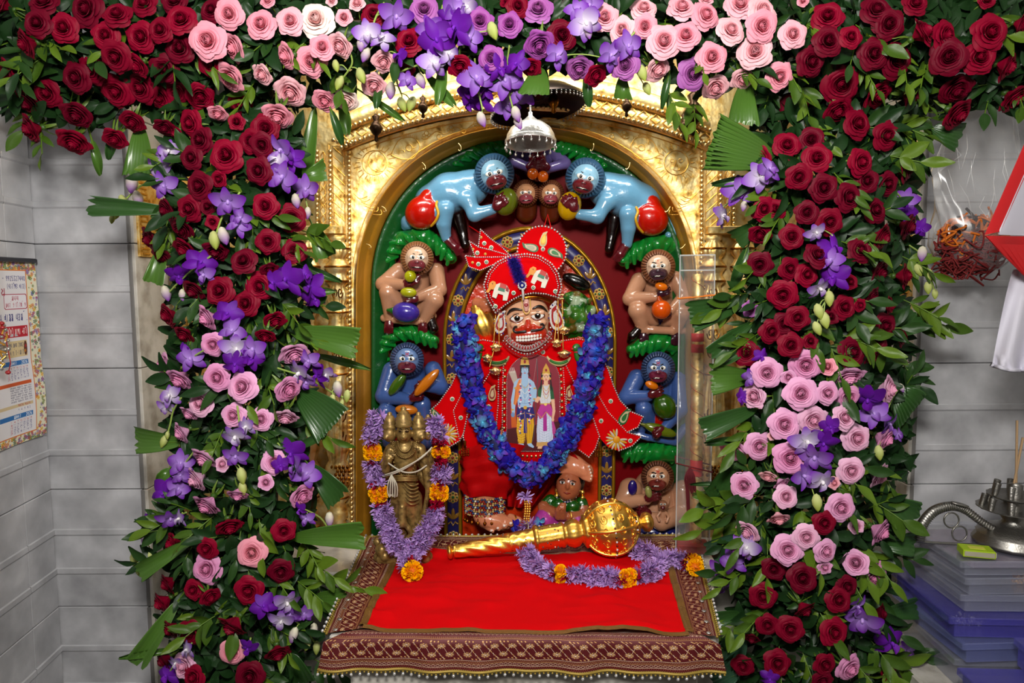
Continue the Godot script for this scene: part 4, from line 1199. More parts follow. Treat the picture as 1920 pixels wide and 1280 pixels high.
func deity_body(t):
	var b := Blob.new(); b.cell = 0.0031; b.k = 0.008
	var skin := lin(Color(0.80,0.50,0.36)); var org := lin(Color(0.66,0.20,0.06))
	limb(b,[[991,650,36,36],[990,740,30,38],[990,830,30,38]],org,0.02); limb(b,[[930,670,30,26],[912,750,30,22]],org); limb(b,[[1055,670,30,26],[1078,750,30,22]],org)
	# the leg that stands,and its foot
	limb(b,[[955,830,60,34],[915,900,66,30],[908,950,70,23],[914,968,74,22]],skin,0.012)
	b.egg(N(925,975,86),Vector3(36,17,18) * PX,skin,Basis(Vector3.BACK,-0.22),0.008)
	for k in 5:
		var x := 966 - k * 11.5; var y := 972 + k * 4.6 - (0 if k else 2)
		limb(b,[[x - 9,y - 2,92,5.6 - 0.5 * k],[x + (7 if k == 0 else 4),y + 5,100,6.2 - 0.65 * k]],skin,0.001)
	# the raised foot that rests on the kneeling woman
	limb(b,[[1030,840,60,30],[1066,872,78,22],[1078,874,86,17],[1098,883,92,14]],skin,0.01)
	for k in 5:
		limb(b,[[1097 - k * 1.0,872 + k * 5.6,98,4.4],[1107 - absf(k - 3) * 1.6,875 + k * 5.8,104,4.0 + 0.35 * k]],skin,0.0004)
	blob_obj("body", b,M.paint,t)
	var mb := MB.new(); mb.col = lin(Color(0.93,0.85,0.80))
	for k in 5:
		mb.ball(N(973 - k * 12.2 - (3 if k else 0),976 + k * 4.6,107 - k * 0.6),Vector3(3.6 - 0.3 * k,3.0 - 0.2 * k,2) * PX,Basis(),8,5)
		mb.ball(N(1109 - absf(k - 3) * 1.6,874.5 + k * 5.8,108),Vector3(1.9,2.1,1.2) * PX,Basis(),6,4)
	obj("toenail", mb,M.paint,t)
	# dhoti of red silk,gathered in folds over both legs
	mb = MB.new(); var rows := []
	for j in 15:
		var u := j / 14.0; var row := PackedVector3Array()
		var c := Vector2(935,835).lerp(Vector2(909,928),u); var rx := lerpf(66,39,pow(u,1.6)); var zc := 70.0
		for k in 49:
			var a := TAU * k / 48
			var f := 1.0 + 0.06 * sin(a * 7 + u * 5) + 0.06 * sin(a * 3 - u * 11) + 0.055 * sin(u * 26 + a * 2)
			row.append(N(c.x + rx * f * cos(a),c.y + 6 * cos(a * 2) + 8 * u * sin(a),zc + rx * 0.72 * f * sin(a)))
		rows.append(row)
	mb.grid(rows)
	obj("dhoti", mb,M.silk,t)
	mb = MB.new(); rows = []
	for j in 12:
		var u := j / 11.0; var row := PackedVector3Array()
		for k in 25:
			var w := k / 24.0
			var a := Vector2(925,850).lerp(Vector2(944,948),u); var c := Vector2(1075,850).lerp(Vector2(1000,955),u)
			var q := a.lerp(c,w)
			row.append(N(q.x,q.y + 10 * sin(w * PI) * (1 - u),62 + 14 * sin(w * 19 + u * 4) * (0.4 + 0.6 * u) + 8 * sin(w * 41 + 2) - 26 * u))
		rows.append(row)
	mb.grid(rows); obj("dhoti_pleat", mb,M.silk,t)
	mb = MB.new(); rows = []
	for j in 8:
		var u := j / 7.0; var row := PackedVector3Array()
		for k in 25:
			var a := TAU * k / 24
			var c := Vector2(1040,845).lerp(Vector2(1072,872),u); var rr := lerpf(34,22,u) * (1 + 0.06 * sin(a * 5 + u * 6))
			row.append(N(c.x + rr * cos(a) * 0.7,c.y + rr * sin(a) * 0.8 , 72 + 12 * u + rr * 0.6 * cos(a + 0.6)))
		rows.append(row)
	mb.grid(rows); obj("dhoti_cuff", mb,M.silk,t)
	# anklets: three beaded rings and little bells
	for k in 3:
		mb = MB.new()
		var cy := 932 + k * 11.5
		for i in 44:
			for w in 3:
				var a := TAU * i / 44 + w * 0.07
				mb.col = lin([Color(0.75,0.62,0.38),Color(0.55,0.05,0.08),Color(0.85,0.84,0.80),Color(0.10,0.25,0.45),Color(0.70,0.58,0.34)][(i * 7 + w * 13 + k * 5 + i * i) % 5])
				mb.bead(N(909 + 37 * cos(a),cy + (w - 1) * 4.2 + 9 * sin(a),72 + 28 * sin(a)),2.7 * PX)
		obj("anklet", mb,M.paint,t)
	mb = MB.new()
	for i in 9:
		var a := PI * (i + 0.5) / 9.0
		var q := N(909 + 38 * cos(a),964 + 9 * sin(a),74 + 30 * sin(a))
		mb.tube(PackedVector3Array([q,q - Vector3(0,0.008,0)]),0.0012,5); mb.ball(q - Vector3(0,0.011,0),Vector3(0.0045,0.005,0.0045),Basis(),8,5)
	obj("anklet_bell", mb,M.gold_dark,t)
	mb = MB.new(); mb.tube(PackedVector3Array(circle_px(0,0,1,0,TAU,16).map(func(q): return N(966,975,98) + Vector3(q.x * 0.25,q.y,q.x) * 7.6 * PX)),0.0022,6); mb.tube(PackedVector3Array(circle_px(0,0,1,0,TAU,16).map(func(q): return N(1095,891,98) + Vector3(q.x,q.y * 1.2,q.x) * 6.5 * PX)),0.002,6)
	obj("toe_ring", mb,M.gold_shine,t)

const FD := 1.60      # depth of the face's middle plane
func A(x: float,y: float,z: float) -> Vector3: return P(x,y,FD - z * 0.00127)
const AX := 0.00127

func deity_face(t):
	var b := Blob.new(); b.cell = 0.0022; b.k = 0.005
	var skin := lin(Color(0.88,0.66,0.52)); var lip := lin(Color(0.70,0.16,0.08))
	var rot := Basis(Vector3.BACK,0.09)
	b.egg(A(988,595,-8),Vector3(42,46,30) * AX,skin,rot); b.egg(A(990,622,-2),Vector3(38,28,26) * AX,skin,rot)
	b.egg(A(970,608,14),Vector3(13,9,9) * AX,skin,rot); b.egg(A(1012,604,14),Vector3(13,9,9) * AX,skin,rot)
	b.egg(A(992,626,12),Vector3(33,19,21) * AX,lip,rot,0.003)
	for q in [[990,603,20,4.5,990,614,28,6.5],[981,615,24,5,999,613,24,5]]: b.bone(A(q[0],q[1],q[2]),q[3] * AX,A(q[4],q[5],q[6]),q[7] * AX,lip,0.003)
	b.bone(A(968,640,14),6 * AX,A(1018,634,14),6 * AX,lip,0.004)
	limb_a(b,[[966,593,20,5.5],[984,588,22,4]],skin); limb_a(b,[[996,587,22,4],[1016,585,20,5.5]],skin)
	for s in [[944,602],[1034,594]]: b.egg(A(s[0],s[1],-8),Vector3(6,13,8) * AX,skin,rot,0.004)
	blob_obj("face", b,M.paint,t)
	for s in [0,1]:
		var c: Vector2 = [Vector2(969.5,596),Vector2(1008,591.5)][s]
		var mb := MB.new(); mb.col = lin(Color(0.94,0.94,0.92)); mb.ball(A(c.x,c.y,20),Vector3(12.5,7.4,5.0) * AX,rot,20,10)
		mb.col = lin(Color(0.22,0.12,0.06)); mb.ball(A(c.x,c.y - 0.5,23.6),Vector3(6,6.4,2.4) * AX,rot,16,8)
		mb.col = lin(Color(0.01,0.01,0.01)); mb.ball(A(c.x,c.y - 0.5,25),Vector3(4.2,4.5,1.9) * AX,rot,14,8)
		mb.col = Color.WHITE; mb.ball(A(c.x + 1,c.y - 2.2,26.7),Vector3(1.1,1.4,0.6) * AX,rot,6,4)  # small white spot, a glint painted on the eye
		obj("eye", mb,M.paint,t)
		mb = MB.new()
		var up := PackedVector3Array(); var lo := PackedVector3Array()
		for k in 13:
			var x := lerpf(-13.5,13.5,k / 12.0)
			up.append(A(c.x + x,c.y + 1 - 8.6 * sin(PI * k / 12.0) - x * 0.09,20.5 + 4.0 * sin(PI * k / 12.0))); lo.append(A(c.x + x,c.y + 1 + 7.6 * sin(PI * k / 12.0) - x * 0.09,20.5 + 3.0 * sin(PI * k / 12.0)))
		mb.col = lin(Color(0.05,0.02,0.02)); mb.tube(up,1.1 * AX,6); mb.col = lin(Color(0.50,0.18,0.08)); mb.tube(lo,1.1 * AX,6)
		obj("eyelid", mb,M.paint,t)
		mb = MB.new()
		var l := smooth_path([[A(951,590,11),A(957,582,17),A(966,579,21),A(979,581,24)],[A(998,579,24),A(1009,574,22),A(1018,576,17),A(1026,584,10)]][s],4)
		var rad := []
		for k in l.size(): rad.append(AX * (1.0 + 1.7 * sin(PI * k / (l.size() - 1))))
		mb.tube(PackedVector3Array(l),rad,8); obj("eyebrow", mb,M.black,t)
		mb = MB.new()
		l = smooth_path([[A(987,621,33),A(978,622,32),A(968,623,28),A(963,619,25),A(965,613,26),A(969.5,612,28)],[A(995,620,33),A(1005,619,32),A(1015,617,28),A(1020,612,25),A(1017,607,26),A(1013,608,28)]][s],5)
		rad = []
		for k in l.size(): rad.append(AX * lerpf(2.7,1.6,float(k) / l.size()))
		mb.tube(PackedVector3Array(l),rad,8); obj("moustache", mb,M.black,t)
	# two rows of square teeth
	for row in 2:
		for k in 9:
			var u := (k - 4) / 4.0
			var mb := MB.new()
			mb.box(A(991.5 + u * 21.5,631 - u * 2.3 + row * 6.0 + u * u * (-1.2 + row * -0.8),33.5 - u * u * 7 - row * 1.0),Vector3(4.9,5.4 - row * 0.3,4) * AX,Basis(Vector3.UP,u * 0.5) * rot,0.0014)
			obj("tooth", mb,M.white,t)
	# forehead mark
	var mb := MB.new(); mb.col = lin(Color(0.86,0.66,0.62))
	mb.tube(PackedVector3Array([A(986,562,22),A(986.5,572,24.5),A(987,583,25)]),[5.6 * AX,5.8 * AX,3.4 * AX],8)
	mb.col = lin(Color(0.80,0.62,0.22)); mb.tube(PackedVector3Array(smooth_path([A(979,560,24),A(979.5,574,27),A(983,586,29),A(987,588.5,29.5),A(992,585,29),A(994.5,573,27),A(993.5,560,24)],4)),1.1 * AX,6)
	mb.col = lin(Color(0.60,0.06,0.14))
	for k in 6: mb.ball(A(986.5 + 2.6 * cos(k * 1.05),571.5 + 2.2 * sin(k * 1.05),30),Vector3.ONE * 1.5 * AX,Basis(),6,4)
	obj("forehead_mark", mb,M.paint,t)
	# gilt brow band below the turban
	mb = MB.new(); mb.tube(PackedVector3Array(smooth_path([A(940,592,0),A(946,577,10),A(966,563,18),A(990,557,21),A(1014,558,18),A(1034,566,6)],5)),3.6 * AX,8); obj("brow_band", mb,M.gold_dark,t)
	# ear ornaments: paisleys set with stones,tiers of pearl cups and gold chains
	for s in [0,1]:
		var c: Vector2 = [Vector2(938,606),Vector2(1043,596)][s]
		mb = MB.new()
		paisley(mb,c.x,c.y,FD - 0.012,[19,24][s],[0.15,-0.25][s],[Color(0.82,0.80,0.78),Color(0.60,0.05,0.08),Color(0.80,0.78,0.76)])
		for k in 18:
			var a := TAU * k / 18
			mb.col = lin([Color(0.08,0.08,0.5),Color(0.85,0.84,0.8),Color(0.6,0.03,0.06)][k % 3]); mb.ball(P(c.x + [11,14][s] * cos(a),c.y + [22,28][s] * sin(a),FD - 0.016),Vector3.ONE * 1.6 * AX,Basis(),6,4)
		obj("ear_ornament", mb,M.paint,t)
		mb = MB.new()
		for q in [[[929,590,925,655],[926,655,918,688],[935,590,936,650]],[[1046,562,1047,648],[1054,562,1056,655],[1043,600,1040,640]]][s]: mb.tube(PackedVector3Array([A(q[0],q[1],24),A(q[2],q[3],28)]),0.9 * AX,5)
		obj("gold_chain", mb,M.gold_shine,t)
		for q in [[[930,648,10],[914,668,9],[929,692,11]],[[1058,616,10],[1044,640,9],[1058,660,12]]][s]:
			mb = MB.new()
			mb.lathe([Vector2(0,5) * AX,Vector2(3,4) * AX,Vector2(q[2],0) * AX,Vector2(q[2] * 0.9,-4) * AX,Vector2(q[2] * 0.5,-8) * AX,Vector2(0,-9) * AX],16,Transform3D(Basis(),A(q[0],q[1],26)))
			for k in 14: mb.bead(A(q[0] + q[2] * cos(TAU * k / 14),q[1] + 1.5,26 + q[2] * sin(TAU * k / 14)),1.9 * AX)
			for k in 5: mb.bead(A(q[0] + (k - 2) * 3.2,q[1] + 10 - absf(k - 2),28),1.8 * AX)
			obj("pearl_drop", mb,M.gold_pale,t)
	mb = MB.new()
	for k in 20:
		mb.bead(A(1051 + 5 * sin(k * 2.4),556 + 4 * cos(k * 3.1),26),2.2 * AX)
	obj("gold_cluster", mb,M.gold_pale,t, "stuff")
	# the jewelled collar: three arcs of stones
	mb = MB.new(); var rub := MB.new()
	for row in 4:
		var n: int = [17,30,34,36][row]
		for k in n:
			var u := k / (n - 1.0) * 2 - 1
			var q := Vector2(990 + u * (41 + row * 2.5),652 + row * 5.5 - u * u * (24 + row * 2) - u * 4)
			if row == 0:
				mb.ball(A(q.x,q.y,22 - u * u * 8),Vector3(3.2,5.2,2.4) * AX,Basis(Vector3.BACK,u * 0.7),8,6)
				rub.ball(A(q.x,q.y,24.6 - u * u * 8),Vector3(1.9,3.4,1.6) * AX,Basis(Vector3.BACK,u * 0.7),8,6)
			elif row == 3 or (row == 2 and k % 2): rub.bead(A(q.x,q.y,19 - u * u * 8),2.0 * AX)
			else: mb.bead(A(q.x,q.y,20 - u * u * 8),2.1 * AX)
	obj("collar_setting", mb,M.crystal,t); obj("collar_ruby", rub,M.ruby,t)

func limb_a(b: Blob,pts: Array,col: Color,soft := 0.004):
	for i in pts.size() - 1: b.bone(A(pts[i][0],pts[i][1],pts[i][2]),pts[i][3] * AX,A(pts[i + 1][0],pts[i + 1][1],pts[i + 1][2]),pts[i + 1][3] * AX,col,soft)

func V(l: Array) -> Array:
	var o := []
	for i in range(0,l.size(),2): o.append(Vector2(l[i],l[i + 1]))
	return o

func elephant(mb: MB,o: Vector2,s: float,d: float,turn: float):
	var put := func(l: Array,col: Color,lift: float):
		var poly := PackedVector2Array()
		for i in range(0,l.size(),2):
			var q := Vector2(l[i] * s,l[i + 1]).rotated(turn) + o
			var w := P(q.x,q.y,d); poly.append(Vector2(w.x,w.y))
		mb.col = lin(col); mb.prism(poly,Transform3D(),-d,-d + 0.001 + lift)
	put.call([-12,-6,-4,-12,10,-11,17,-4,18,16,10,18,8,8,-2,8,-3,18,-11,17],Color(0.86,0.83,0.76),0.0008)
	put.call([-10,-7,-13,-12,-19,-12,-23,-6,-22,4,-25,11,-20,12,-17,4,-12,3],Color(0.86,0.54,0.0),0.0016)
	put.call([-3,-13,9,-12,10,-4,-3,-4],Color(0.72,0.12,0.05),0.0018)
	put.call([-4,-4,8,-4,9,2,-4,2],Color(0.16,0.45,0.34),0.0020)
	put.call([10,-10,15,-6,16,0,10,-1],Color(0.5,0.05,0.08),0.0018)
	mb.col = lin(Color(0.02,0.02,0.02)); var e := Vector2(-17 * s,-7).rotated(turn) + o; mb.ball(P(e.x,e.y,d - 0.0028),Vector3.ONE * 0.0012,Basis(),6,4)
	mb.col = Color.WHITE

func turban(t):
	var HD := FD - 0.034
	# round back plate of the crown
	var plate := circle_px(1016,470,47,0,TAU,40).slice(0,40)
	cloth_panel(t, "crown_plate", plate,HD + 0.014,0.01,M.red_felt)
	pearl_trim(t,circle_px(1016,470,46,0,TAU,40),HD + 0.010, "pearl_trim", 2.6,6.2)
	var mb := MB.new()
	paisley(mb,1019,450,HD + 0.014,13,0.2,[Color(0.74,0.66,0.48),Color(0.85,0.62,0.05),Color(0.9,0.75,0.2)]); paisley(mb,996,464,HD + 0.014,14,-1.3,[Color(0.05,0.35,0.12),Color(0.75,0.68,0.55),Color(0.62,0.60,0.50)]); paisley(mb,1040,474,HD + 0.014,14,2.0,[Color(0.05,0.35,0.12),Color(0.75,0.68,0.55),Color(0.05,0.42,0.14)])
	jewel_ring(mb,1018,467,HD + 0.013,4.0,Color(0.85,0.84,0.8),Color(0.05,0.4,0.2))
	obj("crown_embroidery", mb,M.flat,t, "stuff")
	# plume of three pointed lappets
	var wing := V([901,430,897,463,880,452,891,482,872,479,879,500,900,507,925,496,958,480,940,462,918,446])
	cloth_panel(t, "plume", wing,HD + 0.016,0.008,M.red_felt)
	for l in [wing + [wing[0]],V([897,463,925,470,955,479]),V([891,482,922,482,955,481])]: pearl_trim(t,l,HD + 0.013, "pearl_trim", 1.8,3.8)
	mb = MB.new()
	for q in [[908,456],[921,464],[895,474],[897,495],[912,491]]: jewel_ring(mb,q[0],q[1],HD + 0.015,4.2,Color(0.85,0.86,0.80),Color(0.08,0.42,0.22))
	for q in [[902,445],[887,467],[910,476],[886,492]]: jewel_ring(mb,q[0],q[1],HD + 0.015,2.6,Color(0.8,0.62,0.3),Color(0.8,0.62,0.3))
	obj("plume_stud", mb,M.paint,t)
	# the crescent front of the turban
	var hat := V([929,586,945,573,962,561,978,553,1000,549,1024,551,1047,558,1053,537,1047,513,1034,494,1012,480,986,476,956,480,931,492,914,512,907,535,914,561])
	cloth_panel(t, "turban_front", hat,HD,0.03,M.red_felt,0.012)
	pearl_trim(t,hat.slice(0,7),HD - 0.003, "pearl_trim", 2.4,4.8); pearl_trim(t,hat.slice(6) + [hat[0]],HD - 0.003, "pearl_trim", 2.6,5.2);
	var inn := []
	for q in hat.slice(6) + [hat[0]]: inn.append(q.lerp(Vector2(982,530),0.085))
	pearl_trim(t,inn,HD - 0.008, "pearl_trim", 1.7,4.2)
	mb = MB.new()
	elephant(mb,Vector2(1012,518),1.0,HD - 0.011,0.42); elephant(mb,Vector2(938,543),1.0,HD - 0.011,-0.62 + 0.9)
	for q in [[963,549],[1000,539],[1041,546],[929,574]]: jewel_ring(mb,q[0],q[1],HD - 0.011,4.2,Color(0.86,0.88,0.82),Color(0.05,0.40,0.18))
	obj("elephant_patch", mb,M.flat,t)
	# blue feather tuft and the jewel below it
	mb = MB.new()
	var r := RandomNumberGenerator.new(); r.seed = 3
	for k in 1000:
		var u := r.randf()
		var c := A(962 + 13 * u,486 + 40 * u,42)
		var dir := Vector3(r.randfn(),r.randfn() * 0.7,absf(r.randfn())).normalized()
		var tip := c + dir * (0.016 + 0.005 * r.randf()); var side := dir.cross(Vector3(r.randfn(),r.randfn(),r.randfn())).normalized() * 0.0011
		var s := mb.v.size(); mb.p(c - side); mb.p(c + side); mb.p(tip); mb.tri(s,s + 1,s + 2)
	obj("feather_tuft", mb,mat(Color(0.09,0.03,0.55),0.8),t, "stuff")
	mb = MB.new()
	mb.col = lin(Color(0.85,0.84,0.82))
	for k in 12: mb.ball(A(979 + 7 * cos(TAU * k / 12),535 + 7 * sin(TAU * k / 12),44),Vector3.ONE * 2.0 * AX,Basis(),6,4)
	mb.col = lin(Color(0.08,0.10,0.45)); mb.ball(A(979,535,43),Vector3(6,6,3) * AX,Basis(),14,8); mb.col = lin(Color(0.85,0.84,0.82)); mb.ball(A(979,535,46),Vector3.ONE * 2.6 * AX,Basis(),8,6)
	mb.tube(PackedVector3Array([A(980,543,44),A(981,553,40),A(981,562,34)]),[2.2 * AX,2.6 * AX,1.4 * AX],8)
	obj("turban_jewel", mb,M.paint,t)
	mb = MB.new(); mb.tube(PackedVector3Array([A(1020,426,8),A(1027,402,2),A(1033,427,8)]),1.4 * AX,6); mb.tube(PackedVector3Array([A(958,470,4),A(920,450,-10),A(880,424,-60)]),1.3 * AX,6)
	obj("red_tie", mb,M.silk,t)

func dress(t):
	# wings of the cloak,side skirts,centre apron
	var D0 := FD + 0.028
	var wl := V([896,640,870,672,858,695,846,722,822,756,806,770,818,796,836,806,824,826,842,838,862,826,886,780,905,720,915,680])
	var wr := V([1108,638,1128,668,1140,692,1150,722,1162,750,1182,771,1206,781,1196,801,1176,810,1203,818,1185,836,1160,845,1140,838,1122,818,1100,780,1085,720,1080,680])
	var k0 := 0
	for w in [wl,wr]:
		cloth_panel(t, "cloak_wing", w,D0,0.008,M.red_felt)
		pearl_trim(t,w.slice(0,12),D0 - 0.002, "pearl_trim", 2.1,4.4)
		pearl_trim(t,V([862,826,850,770,890,690]) if k0 == 0 else V([1176,810,1140,772,1110,720]),D0 - 0.002, "pearl_trim", 1.8,4.2)
		k0 += 1
	var D1 := FD + 0.018
	var sl := V([893,690,880,760,868,818,876,846,892,856,912,842,940,800,952,690]); var sr := V([1090,690,1104,760,1124,818,1116,842,1104,857,1084,842,1060,800,1050,690])
	for w in [sl,sr]:
		cloth_panel(t, "side_skirt", w,D1,0.008,M.red_felt); pearl_trim(t,w.slice(1,6),D1 - 0.002, "pearl_trim", 2.1,4.4)
	var yoke := V([884,640,905,636,940,642,990,655,1040,640,1080,634,1112,638,1120,668,1100,700,1070,722,1050,740,940,740,915,716,890,700,876,668])
	cloth_panel(t, "yoke", yoke,FD + 0.012,0.02,M.red_felt,0.012)
	for l in [V([884,641,905,637,940,643]),V([1040,641,1080,635,1112,639]),V([930,680,905,720,898,760]),V([1060,682,1078,720,1090,760]),V([935,690,934,760,930,800]),V([1056,690,1060,760,1064,800])]: pearl_trim(t,l,FD + 0.004, "pearl_trim", 1.9,4.4)
	var apron := V([944,680,1058,680,1062,740,1062,800,1054,850,1030,864,1000,868,970,862,950,850,942,800,942,740])
	cloth_panel(t, "apron", apron,FD + 0.004,0.012,M.red_felt,0.006)
	pearl_trim(t,apron.slice(2) + [apron[0]],FD + 0.001, "pearl_trim", 2.0,4.4)
	var mb := MB.new()
	for k in 14:
		mb.ball(P(947 - 0.2 * k,682 + k * 12,FD - 0.002),Vector3.ONE * 3.0 * AX,Basis(),8,6); mb.ball(P(1051 + 0.4 * k,680 + k * 12,FD - 0.002),Vector3.ONE * 3.0 * AX,Basis(),8,6)
	for k in 7: mb.ball(P(972 + k * 8.2,853 + 2.0 * sin(PI * k / 6.0),FD - 0.002),Vector3.ONE * 2.6 * AX,Basis(),8,6)
	obj("apron_stud", mb,M.gold_pale,t, "stuff")
	# embroidery on cloak and skirts
	for q in [[1170,782,15,0.5,D0],[818,778,12,-0.6,D0]]:
		mb = MB.new(); paisley(mb,q[0],q[1],q[4],q[2],q[3],[Color(0.04,0.34,0.12),Color(0.76,0.70,0.55),Color(0.05,0.40,0.16)]); obj("paisley_patch", mb,M.flat,t)
	for q in [[923,738,13,0.1],[1067,738,12,-0.1]]:
		mb = MB.new(); paisley(mb,q[0],q[1],FD + 0.008,q[2],q[3],[Color(0.74,0.62,0.42),Color(0.5,0.06,0.08),Color(0.75,0.65,0.5)]); obj("paisley_patch", mb,M.flat,t)
	for q in [[838,814],[1156,824]]:
		mb = MB.new()
		for k in 15:
			var a := PI * 0.75 + (k - 7) * 0.34 + (PI if q[0] < 900 else 0.0) * 0.9
			var c := P(q[0] + 13 * cos(a),q[1] + 13 * sin(a),D0 - 0.001)
			mb.col = lin([Color(0.78,0.74,0.66),Color(0.80,0.60,0.12)][k % 2]); mb.ball(c,Vector3(2.2,8,1.2) * AX,Basis(Vector3.BACK,-a + PI / 2),8,5)
		mb.col = lin(Color(0.85,0.58,0.06)); mb.ball(P(q[0],q[1],D0 - 0.002),Vector3(7,7,2) * AX,Basis(),12,6); obj("feather_patch", mb,M.flat,t)
	for q in [[848,748,D0],[864,783,D0],[1145,752,D0],[1127,789,D0],[1182,826,D0],[916,762,D1],[1018,660,FD],[1080,786,D1]]:
		mb = MB.new(); jewel_ring(mb,q[0],q[1],q[2],4.4,Color(0.84,0.86,0.80),Color(0.05,0.40,0.18)); obj("mirror_stud", mb,M.flat,t)
	# parrots and crescents on the yoke
	for s in [-1,1]:
		var c = 990.0 + s * 91
		mb.col = lin(Color(0.04,0.40,0.08))
		mb.ball(P(c + s * 4,668,FD),Vector3(8,16,2.5) * AX,Basis(Vector3.BACK,s * 0.3),12,8); mb.ball(P(c,652,FD - 0.001),Vector3(8,8,3) * AX,Basis(),12,8); mb.ball(P(c + s * 8,688,FD),Vector3(4,15,2) * AX,Basis(Vector3.BACK,s * 0.35),8,6)
		mb.col = lin(Color(0.7,0.04,0.05)); mb.ball(P(c - s * 8,654,FD - 0.002),Vector3(3,2.4,2) * AX,Basis(),8,5); mb.ball(P(c + s * 1,660,FD - 0.004),Vector3(7,1.5,1.5) * AX,Basis(),8,5)
		mb.col = lin(Color(0.9,0.9,0.85)); mb.ball(P(c - s * 3,651,FD - 0.005),Vector3.ONE * 1.6 * AX,Basis(),6,4)
		obj("parrot_patch", mb,M.flat,t); mb = MB.new()
		var l := PackedVector3Array(); var rad := []
		for k in 13:
			var a := 0.35 + PI * 0.75 * k / 12.0
			l.append(P(990 + s * 58 + 24 * cos(a) * -s,660 + 22 * sin(a),FD - 0.002)); rad.append(AX * (1.5 + 4.0 * sin(PI * k / 12.0)))
		mb.col = lin(Color(0.80,0.72,0.52)); mb.tube(l,rad,8)
		for k in 13: l[k] += Vector3(0,0.0015,0.004); rad[k] *= 0.55
		mb.col = lin(Color(0.06,0.42,0.05)); mb.tube(l.slice(2,11),rad.slice(2,11),8); obj("crescent_patch", mb,M.flat,t)
	# gold tassels at the cloak's corners
	for q in [[872,826],[1123,828]]:
		mb = MB.new()
		mb.tube(PackedVector3Array([P(q[0],q[1],FD + 0.01),P(q[0],q[1] + 14,FD + 0.008)]),2.2 * AX,6)
		for k in 16: mb.bead(P(q[0] + (k % 4 - 1.5) * 4.2,q[1] + 16 + (k / 4) * 3.6,FD + 0.008 - 0.003 * (k % 2)),2.4 * AX)
		obj("bell_tassel", mb,M.gold_dark,t)
	portrait(t)

